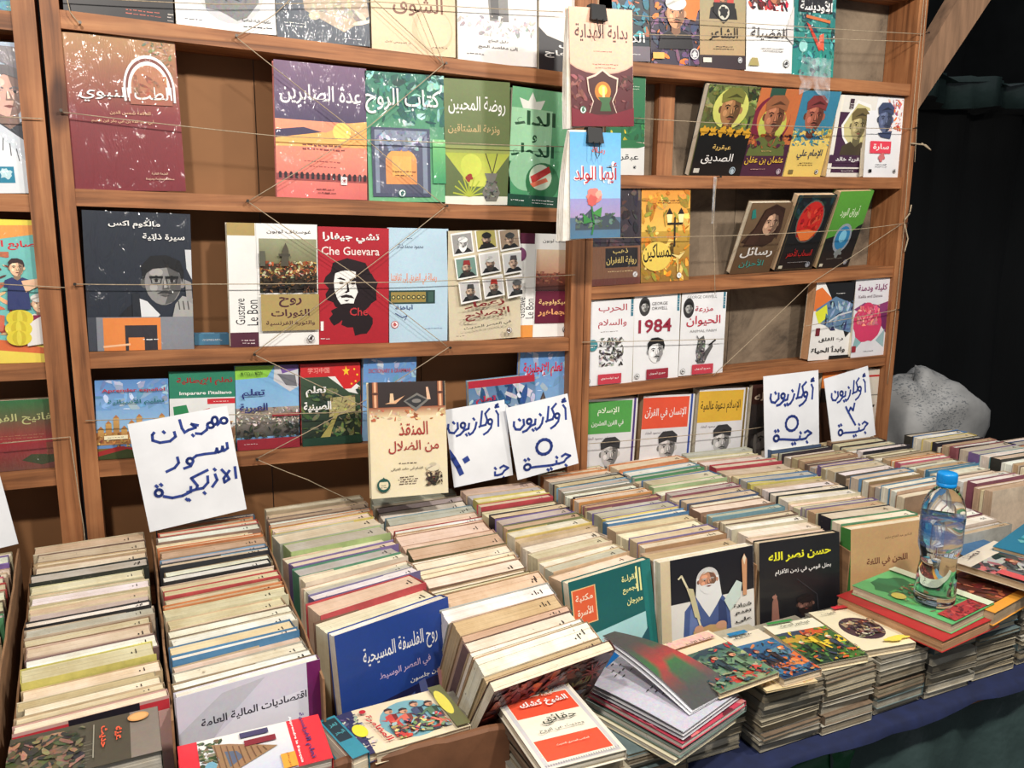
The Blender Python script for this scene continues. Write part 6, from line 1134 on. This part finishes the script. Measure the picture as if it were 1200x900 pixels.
# ------------------------------------------------------------------ price cards' neighbour: book propped at the back of the table
def d(a):
    a.R(0, 0, 1, 1, (226, 206, 166), (236, 224, 190)); a.R(0, 0, 1, 0.26, (46, 34, 32)); a.R(0, 0.22, 1, 0.30, (150, 80, 50), (226, 200, 160)); a.Mo(0, 0.24, 1, 0.34, [(190, 110, 70), (220, 180, 140), (230, 210, 170)], 16, 3, 0.1)
    for x in (0.08, 0.93): a.R(x-0.035, 0, x+0.035, 0.22, (150, 90, 60)); a.R(x-0.015, 0, x+0.015, 0.22, (226, 170, 130)); a.E(x, 0.10, 0.045, (90, 50, 36), 0.012)
    a.P([(0.44, 0.17), (0.62, 0.10), (0.78, 0.16), (0.60, 0.26)], (120, 116, 110)); a.P([(0.47, 0.17), (0.62, 0.12), (0.74, 0.16), (0.60, 0.23)], (44, 44, 46)); a.E(0.61, 0.17, 0.06, (130, 126, 120), 0.018); a.P([(0.2, 0.19), (0.34, 0.16), (0.46, 0.12), (0.34, 0.19)], (222, 170, 130)); a.P([(0.27, 0.1), (0.31, 0.1), (0.32, 0.18), (0.26, 0.18)], (222, 190, 150)); a.P([(0.74, 0.05), (0.77, 0.05), (0.80, 0.16), (0.75, 0.16)], (222, 180, 150))
    a.T('المنقذ', 0.56, 0.41, 0.12, (166, 48, 44), w=0.38, bold=0.01); a.T('من الضلال', 0.56, 0.57, 0.11, (166, 48, 44), w=0.66, bold=0.01); a.tiny(0.46, 0.71, 0.25, (80, 60, 50), 1); a.T('للإمام أبي حامد الغزالي', 0.46, 0.76, 0.035, (70, 54, 46), w=0.42); a.tiny(0.46, 0.83, 0.25, (90, 70, 60), 4, 0.02)
    a.face(0.80, 0.81, 0.085, (206, 186, 150), (40, 30, 26), 'turban', (226, 214, 184), (46, 36, 30), (40, 30, 26), None); a.Mo(0.7, 0.80, 0.92, 0.92, [(50, 40, 34), (90, 74, 60), (60, 48, 40)], 16, 5, 0.06); a.E(0.15, 0.89, 0.085, (30, 80, 70)); a.E(0.15, 0.885, 0.06, (226, 214, 180)); a.P([(0.15, 0.82), (0.20, 0.86), (0.10, 0.86)], (30, 80, 70)); a.tiny(0.15, 0.89, 0.1, (30, 80, 70), 2, 0.02)
stand([(426, 449), (512, 446), (534, 577), (441, 584)], 1.52, 0.014, d, 'cream book with a black-brown top picture, propped at the back of the fourth row', lean=0.045, base=(230, 216, 180))

# ------------------------------------------------------------------ comics and paperbacks lying in stacks along the front
def figure(a, x, y, s, cloth, skin, hat, seed):
    r = random.Random(seed); A = a.asp; q = lambda pts, c: a.P([(x+u*s, y+v*s*A) for u, v in pts], c)
    dk = tuple(v*0.6 for v in cloth); ang = r.uniform(-0.5, 0.5)
    q([(-0.5, 1.1), (-0.1, 1.1), (0, 2.3), (-0.25, 3.0), (-0.55, 3.0), (-0.4, 2.2)], dk); q([(0, 1.1), (0.45, 1.1), (0.6, 2.1), (0.9, 2.9), (0.6, 3.0), (0.25, 2.2)], cloth)
    q([(-0.6, -0.1), (0, -0.3), (0.6, -0.1), (0.5, 1.2), (-0.5, 1.2)], cloth); q([(0.1, -0.2), (0.6, -0.1), (0.5, 1.2), (0.15, 1.2)], dk)
    q([(-0.6, -0.1), (-0.4, 0.1), (-1.0+ang, 0.9), (-1.5+ang, 0.5), (-1.4, 0.35), (-1.05+ang, 0.6)], cloth); q([(0.5, -0.1), (1.1, 0.4-ang), (1.5, -0.3-ang), (1.35, -0.45-ang), (1.0, 0.1-ang), (0.6, -0.15)], dk)
    a.E(x, y-0.75*s*A, 0.42*s, skin); q([(-0.45, -0.9), (-0.35, -1.3), (0.1, -1.42), (0.45, -1.1), (0.42, -0.85), (0, -1.0)], hat); q([(0.05, -0.8), (0.35, -0.75), (0.2, -0.4), (0, -0.45)], tuple(v*0.7 for v in skin))
def comic(bg, cols, title, tc, band=None, bandc=None, seed=1, ta=(0.5, 0.1, 0.09, 0.7), arty=(0.0, 0.24, 1, 1), n=70, ov=None, oval=False):
    def d(a):
        rnd = random.Random(seed); a.R(0, 0, 1, 1, bg); x0, y0, x1, y1 = arty; a.a = 0.35
        if title:
            if oval: a.E((x0+x1)/2, (y0+y1)/2, (x1-x0)/2, cols[1], (y1-y0)/2, n=30); bx = (x0+0.1, y0+0.08, x1-0.1, y1-0.08)
            else: a.R(x0, y0, x1, y1, cols[0], cols[1]); bx = arty
            w, h = bx[2]-bx[0], bx[3]-bx[1]
            for k in range(9): a.B(bx[0]+w*rnd.random(), bx[1]+h*rnd.random(), w*rnd.uniform(0.12, 0.3), cols[k % len(cols)], h*rnd.uniform(0.06, 0.2), seed=seed+k, jag=0.35, box=bx)
            a.Mo(*bx, cols, n//3, seed, 0.16, a=0.5)
            for k in range(3 if not oval else 4): figure(a, bx[0]+w*(0.22+0.27*k), bx[1]+h*rnd.uniform(0.25, 0.5), w*rnd.uniform(0.085, 0.13), rnd.choice(cols), (206, 150, 116), rnd.choice([(50, 40, 36), (226, 220, 200), (150, 60, 50)]), seed*7+k)
            a.Mo(bx[0], bx[1]+h*0.7, bx[2], bx[3], cols, n//4, seed+3, 0.12, a=0.5)
        else: a.Mo(x0, y0, x1, y1, cols, n, seed, 0.3)
        if band: a.R(*band, bandc)
        if oval: a.B(0.72, 0.9, 0.22, (236, 216, 90), 0.05, seed=2)
        if title: a.T(title, ta[0], ta[1], ta[2], tc, w=ta[3], bold=0.02)
        a.tiny(0.2, 0.06, 0.2, (70, 60, 60))
    return d
def stackof(x0, x1, y0, y1, z0, z1, seed, desc, first='top', n=None, pal=None):
    rnd = random.Random(seed); z = z0; i = 0; L = []
    while z < z1-0.004:
        t = min(rnd.uniform(0.0065, 0.0155), z1-z); L.append((z, t)); z += t+0.0004
    for k, (z, t) in enumerate(L):
        w = (x1-x0)*rnd.uniform(0.95, 1.0); h = (y1-y0)*rnd.uniform(0.93, 1.0); a = rnd.uniform(-0.03, 0.03)
        ux = Vector((cos(a), sin(a), 0)); uy = Vector((-sin(a), cos(a), 0)); o = Vector((x0+rnd.uniform(-0.003, 0.005), y0+rnd.uniform(-0.004, 0.006), z+t))
        global count_up
        mwx = frame_mat(o, ux, uy) @ Matrix.Diagonal((w/U0[0], t/U0[2], h/U0[1], 1))
        r = proto_cache[0].copy(); COL.objects.link(r); cm, pm = UNI[rnd.randrange(15)]
        cvc = rnd.choice([(176, 166, 142), CT['E'], (150, 142, 124), (120, 114, 102), (142, 130, 108), (168, 156, 130), (134, 128, 114), (190, 184, 168), (100, 96, 88), (128, 108, 88), (110, 128, 128)] + [tuple(v*0.75+25 for v in q) for q in (pal or [])]); pgc = rnd.choice([(196, 186, 162), (170, 158, 134), (180, 174, 158), (150, 140, 120), (206, 198, 178), (160, 154, 140)])
        for ch in proto_cache[0].children:
            c = ch.copy(); COL.objects.link(c); c.parent = r
            if c.name.startswith('cover'): c.data = cm; c.color = (*lin(cvc), 1)
            else: c.data = pm; c.color = (*lin(pgc), 1)
        r.name = 'comic_book'; r.matrix_world = mwx
        tag(r, 'comic, %s from the bottom of the %s' % (ORD[k], desc), 'comic', 'comics in the '+desc)
    return L
yf, yb = 0.888, 1.075
stackof(0.715, 0.838, yf+0.03, yb, TZ, 0.835, 21, 'shadowed stack under the open magazine')
stackof(0.846, 0.968, yf, yb, TZ, 0.862, 22, 'stack left of the dark-banded comic', pal=[CT['T'], CT['B']])
stackof(0.974, 1.086, yf, yb, TZ, 0.855, 23, 'stack under the tiger-bright comic')
stackof(1.094, 1.206, yf, yb, TZ, 0.853, 24, 'stack under the oval-picture comic', pal=[CT['S']])
stackof(1.215, 1.330, yf, yb, TZ, 0.862, 25, 'grey stack under the red book')
stackof(1.338, 1.450, yf+0.004, yb, TZ, 0.872, 26, 'stack under the orange-framed comic', pal=[CT['S'], CT['N']])
stackof(1.470, 1.590, yf+0.01, yb+0.02, TZ, 0.918, 27, 'stack at the right picture edge', pal=[CT['T'], CT['B']])
stackof(0.427, 0.535, 0.778, 0.925, TZ, 0.908, 28, 'stack under the orange-red prayer book')
stackof(0.600, 0.700, 0.88, 1.05, TZ, 0.822, 29, 'stack left of the open magazine')
LY = dict(page=PT['b'])
GRN = [(90, 130, 90), (60, 90, 80), (150, 170, 110), (40, 60, 60), (196, 180, 110)]
lay([(890, 735), (947, 724), (1023, 767), (960, 778)], 0.869, 0.013, comic((232, 226, 200), [(70, 110, 50), (40, 60, 50), (190, 150, 60), (232, 200, 60), (100, 150, 70), (200, 90, 50), (60, 70, 90)], 'كوماندوز الصحراء', (30, 40, 30), (0.05, 0.0, 0.55, 0.05), (60, 140, 70), 3, (0.5, 0.13, 0.06, 0.6)), 'comic with a green and yellow battle picture, second top along the front', base=(225, 214, 180), **LY)
lay([(947, 718), (1000, 710), (1077, 752), (1013, 763)], 0.867, 0.013, comic((236, 224, 190), [(120, 60, 60), (70, 50, 60), (170, 140, 110), (200, 190, 160), (90, 80, 90)], 'الغريب', (40, 30, 30), (0.45, 0.0, 0.8, 0.07), (206, 50, 60), 5, (0.25, 0.14, 0.05, 0.3), (0.14, 0.26, 0.86, 0.80), 50, oval=True), 'cream comic with an oval battle picture and a yellow spot', base=(230, 214, 180), **LY)
lay([(850, 746), (893, 736), (958, 785), (915, 798)], 0.879, 0.012, comic((226, 214, 190), [(60, 110, 150), (40, 60, 90), (216, 110, 60), (90, 130, 150), (60, 50, 50), (224, 140, 80)], 'هجوم', (30, 30, 40), (0.1, 0.0, 0.6, 0.07), (30, 120, 170), 6, (0.4, 0.12, 0.06, 0.5)), 'comic with blue soldiers and an orange ground, left of the green one', base=(214, 190, 160), **LY)
lay([(846, 752), (905, 744), (940, 800), (885, 815)], 0.866, 0.003, comic((226, 204, 160), [(220, 190, 140), (200, 170, 120)], None, K_, n=6), 'thin cream booklet sticking out under two comics', base=(226, 204, 160), **LY)
lay([(759, 757), (836, 740), (906, 786), (850, 815)], 0.888, 0.009, comic((232, 214, 180), [(70, 100, 90), (110, 140, 110), (50, 70, 80), (196, 70, 60), (150, 160, 120), (60, 90, 100)], 'مساءة الأسد', (30, 26, 30), (0.15, 0.06, 0.9, 0.2), (232, 186, 170), 7, (0.62, 0.17, 0.05, 0.5), (0.0, 0.30, 1, 1), 90), 'comic with a pink title strip and a jungle picture beside the open magazine', base=(226, 206, 170), **LY)
lay([(981, 694), (1063, 672), (1156, 724), (1106, 757)], 0.885, 0.020, lambda a: (a.R(0, 0, 1, 1, (178, 40, 44)), a.tiny(0.5, 0.5, 0.6, (220, 160, 150), 4, 0.1)), 'thick red book lying under the green one beneath the bottle', base=(178, 40, 44), page=(206, 160, 120), spine=(206, 160, 120))
lay([(1003, 681), (1063, 663), (1150, 711), (1112, 738)], 0.903, 0.017, lambda a: (a.R(0, 0, 1, 1, (96, 178, 110)), a.B(0.45, 0.28, 0.3, (30, 110, 70), seed=3, jag=0.15), a.Mo(0.1, 0.3, 0.9, 0.8, [(130, 190, 110), (96, 178, 110), (120, 90, 70), (160, 110, 80), (70, 140, 90)], 30, 4, 0.16), a.R(0.1, 0.82, 0.86, 0.99, (176, 60, 60)), a.Mo(0.1, 0.82, 0.86, 0.99, [(150, 40, 50), (190, 80, 70), (120, 50, 50)], 20, 2, 0.1), a.R(0.84, 0.0, 1, 1, (214, 220, 190)), a.E(0.16, 0.42, 0.09, (206, 190, 90)), a.T('روايات', 0.92, 0.6, 0.05, (30, 60, 40), w=0.12, rot=0)), 'green picture cover on which the water bottle stands', base=(96, 178, 110), page=(214, 204, 176))
lay([(1086, 680), (1132, 664), (1206, 692), (1158, 727)], 0.900, 0.024, lambda a: (a.R(0, 0, 1, 1, (232, 160, 60)), a.R(0.14, 0.10, 0.86, 0.86, (90, 44, 34)), a.Mo(0.14, 0.10, 0.86, 0.86, [(120, 50, 40), (150, 80, 60), (80, 40, 34), (190, 110, 80), (100, 60, 50)], 40, 6, 0.2), a.tiny(0.85, 0.9, 0.2, (60, 40, 30), 2)), 'comic with an orange frame right of the bottle', base=(232, 160, 60), page=PT['t'])
lay([(1128, 650), (1176, 630), (1246, 664), (1200, 697)], 0.932, 0.013, comic((232, 220, 200), [(60, 60, 60), (110, 110, 110), (150, 100, 100), (40, 60, 50), (200, 110, 110), (180, 180, 170)], 'لغز', (60, 30, 50), (0.0, 0.55, 0.14, 1), (214, 90, 90), 8, (0.3, 0.1, 0.06, 0.3)), 'comic with a grey and pink battle picture at the right picture edge', base=(226, 214, 190), page=PT['t'])
lay([(1170, 640), (1216, 598), (1290, 620), (1232, 660)], 0.9405, 0.008, lambda a: (a.R(0, 0, 1, 1, (40, 120, 150)), a.Mo(0.2, 0.2, 1, 1, [(90, 180, 180), (40, 130, 150), (120, 200, 190)], 14, 3, 0.3)), 'blue-green comic lying behind the grey one at the right edge', base=(40, 120, 150), page=PT['t'])
column('13', [Vector((1.50, 1.19, 0.94)), Vector((1.66, 1.19, 0.94))], [Vector((1.515, 1.07, 0.94)), Vector((1.675, 1.07, 0.94))], sp('c wW wM w g t'), (0, 0, 0), 'short low row behind the right-hand comics', 14, zt=0.94)
def d(a):
    a.R(0, 0, 1, 1, (232, 224, 206)); a.R(0.04, 0.02, 0.96, 0.98, (200, 196, 196)); a.R(0.09, 0.06, 0.91, 0.95, (238, 230, 210)); a.R(0.1, 0.08, 0.9, 0.35, (228, 84, 56)); a.R(0.1, 0.66, 0.9, 0.92, (228, 84, 56))
    for i in range(30): a.R(0.05+i*0.03, 0.025, 0.06+i*0.03, 0.055, (120, 116, 124)); a.R(0.05+i*0.03, 0.955, 0.06+i*0.03, 0.975, (150, 146, 150))
    a.T('مكتبة', 0.62, 0.12, 0.035, (250, 220, 200), w=0.14); a.T('الشيخ كشك', 0.52, 0.22, 0.11, W_, w=0.62, bold=0.03); a.T('حقائق', 0.55, 0.46, 0.11, (50, 60, 50), w=0.44); a.T('وحديث عن الروح', 0.5, 0.59, 0.05, (60, 64, 60), w=0.56); a.T('المكتب المصري الحديث', 0.5, 0.79, 0.03, (250, 220, 200), w=0.4)
lay([(576, 822), (665, 800), (735, 880), (640, 901)], 0.922, 0.013, d, 'cream prayer book with two orange-red bands lying on a front stack', base=(232, 224, 206), page=PT['c'])
# sideways-lying covers at the foot of the left rows
def d(a):
    a.R(0, 0, 1, 1, (74, 70, 58)); a.R(0.80, 0, 1, 1, (128, 118, 108)); a.Mo(0, 0.1, 0.5, 1, [(90, 90, 60), (60, 60, 50), (120, 110, 80), (150, 110, 90), (50, 50, 44)], 40, 4, 0.2); a.E(0.86, 0.18, 0.075, (206, 150, 90), 0.10); a.E(0.86, 0.18, 0.06, (220, 170, 110), 0.075)
    a.T('حديث', 0.62, 0.45, 0.09, (226, 90, 60), w=0.28, rot=-90, bold=0.03); a.T('عنه', 0.72, 0.45, 0.08, (226, 90, 60), w=0.18, rot=-90, bold=0.03); a.L([(0.555, 0.15), (0.555, 0.85)], 0.008, (150, 146, 130)); a.tiny(0.5, 0.5, 0.02, (130, 126, 110), 8, 0.06)
stand([(10, 869), (183, 827), (191, 880), (4, 925)], 0.885, 0.030, d, 'dark olive book with red lettering lying at the foot of the leftmost full row', lean=0.09, base=(74, 70, 58), page=PT['g'])
def d(a):
    a.R(0, 0, 1, 1, (206, 206, 220)); a.R(0.12, 0, 0.76, 1, (226, 222, 214), (190, 196, 214)); a.R(0, 0, 0.13, 1, (214, 46, 58)); a.R(0.76, 0, 1, 1, (222, 50, 60)); a.Mo(0.13, 0.05, 0.3, 0.6, [(60, 80, 50), (100, 110, 80), (130, 120, 90)], 20, 3, 0.08); a.E(0.2, 0.7, 0.05, (110, 160, 180), 0.2)
    a.P([(0.22, 0.16), (0.34, 0.22), (0.66, 0.48), (0.34, 0.80), (0.24, 1), (0.16, 1), (0.26, 0.5)], (150, 116, 84)); a.P([(0.30, 0.36), (0.38, 0.40), (0.42, 0.55), (0.32, 0.70)], (90, 100, 120))
    for i in range(9): a.L([(0.24+i*0.04, 0.2+i*0.03), (0.26+i*0.04, 0.85-i*0.04)], 0.008, (110, 80, 56))
    a.R(0.42, 0.06, 0.62, 0.17, (66, 60, 96)); a.R(0.44, 0.24, 0.66, 0.36, (130, 40, 50)); a.T('تعلم الفرنسية', 0.87, 0.42, 0.11, (70, 50, 110), w=0.5, rot=-90, bold=0.03); a.T('Apprendre le français', 0.79, 0.45, 0.05, W_, w=0.5, rot=-90, bold=0.02); a.R(0.66, 0.7, 0.76, 1, (240, 160, 60)); a.T('بدون معلم', 0.71, 0.84, 0.05, (90, 40, 30), w=0.14, rot=-90)
stand([(206, 876), (366, 838), (397, 887), (216, 932)], 0.90, 0.020, d, 'French primer with an iron tower and red ends, leaning on the white economics book', lean=0.08, base=(214, 46, 58), page=PT['w'])
def d(a):
    a.R(0, 0, 1, 1, (232, 216, 184)); a.E(0.52, 0.5, 0.33, (120, 170, 180), 0.42); [figure(a, 0.34+0.14*k, 0.34+0.08*(k % 2), 0.10, [(206, 70, 60), (220, 110, 90), (70, 80, 110), (90, 120, 90)][k], (216, 160, 126), (60, 44, 40), k) for k in range(4)]; a.Mo(0.26, 0.55, 0.84, 0.9, [(196, 70, 60), (220, 120, 100), (60, 70, 90), (120, 150, 110), (90, 60, 60), (160, 190, 190), (220, 200, 120), (70, 60, 80)], 40, 5, 0.14); a.R(0.85, 0, 1, 1, (110, 110, 70)); a.E(0.9, 0.42, 0.06, (232, 220, 90), 0.3); a.T('المغامرة', 0.14, 0.58, 0.11, (196, 40, 48), w=0.5, rot=-80, bold=0.03); a.E(0.08, 0.16, 0.035, (196, 40, 48))
lay([(407, 834), (517, 806), (550, 850), (445, 882)], 0.905, 0.016, d, 'comic with a round crowd picture lying in the brown tray', base=(232, 216, 184), page=PT['b'])
lay([(398, 838), (414, 832), (450, 878), (428, 886)], 0.905, 0.012, lambda a: (a.R(0, 0, 1, 1, (50, 50, 90)), a.Mo(0, 0.1, 1, 0.9, [(60, 60, 110), (200, 196, 180), (90, 90, 120)], 20, 4, 0.4), a.E(0.5, 0.5, 0.4, (232, 220, 60), 0.15)), 'navy comic spine with a yellow star burst in the brown tray', base=(50, 50, 90), page=PT['b'])
lay([(382, 842), (398, 836), (426, 884), (404, 893)], 0.908, 0.03, lambda a: (a.R(0, 0, 1, 1, (50, 140, 160)), a.R(0.1, 0.05, 0.9, 0.6, (30, 50, 60)), a.T('لغز', 0.5, 0.2, 0.1, (90, 180, 190), w=0.5), a.T('البحر', 0.5, 0.4, 0.1, (90, 180, 190), w=0.6)), 'narrow teal book at the left end of the brown tray', base=(50, 140, 160), page=PT['c'])
stackof(0.24, 0.40, 0.945, 1.04, TZ, 0.885, 33, 'brown tray')
stackof(-0.12, 0.03, 0.80, 0.90, TZ, 0.865, 34, 'pile under the olive book')
stackof(0.04, 0.20, 0.80, 0.90, TZ, 0.865, 35, 'pile under the French primer')

# open magazine on a fanned pile
PL = [(681, 811), (745, 790), (855, 842), (780, 898)]
lay([(684, 818), (752, 780), (856, 846), (780, 899)], 0.832, 0.008, lambda a: (a.R(0, 0, 1, 1, (232, 222, 190)), a.tiny(0.1, 0.5, 0.1, K_, 5, 0.1)), 'cream booklet at the bottom of the fanned pile', base=(232, 222, 190), page=PT['w'])
lay([(683, 812), (760, 770), (872, 828), (792, 885)], 0.845, 0.010, lambda a: (a.R(0, 0, 1, 1, (120, 140, 130)), a.tiny(0.05, 0.5, 0.05, K_, 9, 0.08)), 'grey-green book in the fanned pile', base=(120, 140, 130), page=PT['w'])
lay([(690, 806), (765, 768), (871, 822), (796, 876)], 0.858, 0.008, lambda a: (a.R(0, 0, 1, 1, (196, 70, 90)), a.Mo(0, 0, 1, 1, [(214, 110, 120), (170, 40, 60), (226, 150, 150), (110, 40, 60)], 40, 5, 0.2)), 'pink patterned book under the open magazine', base=(196, 70, 90), page=PT['w'])
mg = empty('open_magazine', 'open grey-covered magazine with its cover lifted, on the fanned pile', 'magazine', loc=atZ(760, 820, 0.862))
o0 = atZ(760, 820, 0.862)
def patch(name, c4, bend, mat, col, t=0.0008, draw=None, nU=14, txt=None):
    """c4 = hinge-front, hinge-back, free-back, free-front (world); bends upward in between"""
    v, f, c = [], [], []
    hf, hb, fb, ff = c4; cols = draw or (lambda s, t_: col)
    nT = 8
    for side in (0, 1):
        for i in range(nU+1):
            for j in range(nT+1):
                s_, t_ = i/nU, j/nT; a_ = hf.lerp(hb, t_); b_ = ff.lerp(fb, t_); p = a_.lerp(b_, s_); p.z += bend*sin(pi*s_)*(0.6+0.4*t_)-side*t
                v.append(tuple(p-o0)); c.append((*lin(cols(s_, t_)), 0.25) if side == 0 else (*lin((205, 203, 208)), 0.0))
    N_ = (nU+1)*(nT+1)
    for side in (0, 1):
        for i in range(nU):
            for j in range(nT):
                q = side*N_+i*(nT+1)+j; F = (q, q+nT+1, q+nT+2, q+1); f.append(F if side == 0 else F[::-1])
    me = bpy.data.meshes.new(name); me.from_pydata(v, [], f); me.materials.append(mat); at = me.attributes.new('Col', 'FLOAT_COLOR', 'POINT'); at.data.foreach_set('color', [x for q in c for x in q])
    me.polygons.foreach_set('use_smooth', [True]*len(f)); return link(name, me, mg)
zb = 0.874
HF, HB, FB, FF = atZ(801, 858, zb), atZ(867, 810, zb), atZ(745, 752, zb), atZ(690, 800, zb)
patch('pages', [HF-Vector((0, 0, 0.006)), HB-Vector((0, 0, 0.006)), FB-Vector((0, 0, 0.006)), FF-Vector((0, 0, 0.006))], 0.0, M['sheet'], (226, 224, 226), 0.006)
patch('inner_page', [HF, HB, FB, FF], 0.004, M['sheet'], (190, 188, 200))
tx = MB(); rnd = random.Random(4)
for L_ in range(7):
    for k in range(8):
        s_ = 0.97-0.06*L_-(0.0 if L_ < 4 else 0.22); t_ = 0.25+k*0.075+(0.05 if L_ % 2 else 0)
        if rnd.random() < 0.3: continue
        p = HF.lerp(HB, t_).lerp(FF.lerp(FB, t_), s_)-o0; q = HF.lerp(HB, t_+0.05).lerp(FF.lerp(FB, t_+0.05), s_)-o0; dz = 0.0012+0.004*sin(pi*s_); e_ = (FF-HF).normalized()*0.0018
        b0 = len(tx.v); tx.v += [tuple(p+Vector((0, 0, dz))), tuple(q+Vector((0, 0, dz))), tuple(q+e_+Vector((0, 0, dz))), tuple(p+e_*0.6+Vector((0, 0, dz)))]; tx.f.append((b0, b0+1, b0+2, b0+3)); tx.m.append(0)
link('printed_lines', tx.mesh('printed_lines', [M['ink']]), mg)
F2B, F2F = atZ(722, 741, 0.925), atZ(706, 745, 0.925)
def cc(s, t):
    n = 0.5*sin(s*9+t*4)+0.5*cos(t*8-s*5); base = (74, 74, 72); k = max(0, 1-abs(s-0.45)*3.2)
    tgt = (176, 62, 56) if n > -0.1 else (60, 110, 64)
    return tuple(base[i]+(tgt[i]-base[i])*k for i in range(3))
for k, (dz, dd) in enumerate(((0.0, None), (0.006, None), (0.011, cc))):
    patch('raised_leaf' if k < 2 else 'front_cover', [atZ(808+2*k, 838-3*k, zb+0.003+dz*0.4), atZ(864, 806-k, zb+0.003+dz*0.4), F2B+Vector((0, 0.002*k, dz-0.011)), F2F+Vector((0, 0, dz-0.011))], 0.006+0.004*k, M['print'], (226, 226, 230), draw=dd)

# ------------------------------------------------------------------ water bottle
P = atZ(1094, 706, 0.9035); bo = empty('water_bottle', 'clear water bottle with a blue cap standing on the green cover', 'bottle', loc=P)
R_ = 0.0335
prof = [(0.012, 0.004), (0.024, 0.0), (0.031, 0.003), (R_, 0.010), (R_, 0.030), (0.0325, 0.034), (0.0318, 0.05), (0.0290, 0.075), (0.0300, 0.090), (0.0332, 0.100), (0.0345, 0.106), (0.0350, 0.115), (0.0350, 0.150), (0.0353, 0.160), (0.0350, 0.168), (0.0325, 0.182), (0.0270, 0.196), (0.0200, 0.206), (0.0140, 0.211), (0.0130, 0.216), (0.0130, 0.222)]
b = MB(); b.lathe(prof, 40); w2 = MB(); w2.lathe([(0.011, 0.005), (0.023, 0.0015)]+[(r-0.0008, max(z, 0.0015)) for r, z in prof[2:13]]+[(0.0342, 0.158)], 40)
body = link('bottle_body', b.mesh('bottle_body', [M['pet']], True), bo); link('water', w2.mesh('water', [M['water']], True), bo)
lb = MB(); lb.lathe([(0.0353, 0.108), (0.0354, 0.13), (0.0356, 0.165), (0.034, 0.175)], 40, cap=False); link('label_film', lb.mesh('label_film', [M['label']], True), bo)
c = MB(); c.lathe([(0.0155, 0.213), (0.0160, 0.2145), (0.0160, 0.219), (0.0153, 0.2195), (0.0160, 0.221), (0.0160, 0.234), (0.0152, 0.2365), (0.0135, 0.2372)], 48); cp = link('cap', c.mesh('cap', [M['cap']], True), bo)
rb = MB()
for i in range(40):
    a_ = 2*pi*i/40; rb.tube([(0.0160*cos(a_), 0.0160*sin(a_), 0.2215), (0.0160*cos(a_), 0.0160*sin(a_), 0.2335)], 0.0005, 4)
link('cap_ribs', rb.mesh('cap_ribs', [M['cap']]), cp)

bpy.data.objects.remove(_fo)


# put the pivot of the big assemblies at their own base
bpy.context.view_layer.update()
for r in [o for o in COL.objects if o.type == 'EMPTY' and o.parent is None and o.name.split('.')[0] in ('bookcase', 'cardboard_box')]:
    pts = [ch.matrix_world @ Vector(q) for ch in r.children for q in ch.bound_box]
    c = Vector(((min(p.x for p in pts)+max(p.x for p in pts))/2, (min(p.y for p in pts)+max(p.y for p in pts))/2, min(p.z for p in pts)))
    r.location = c
    for ch in r.children: ch.location = ch.location-c
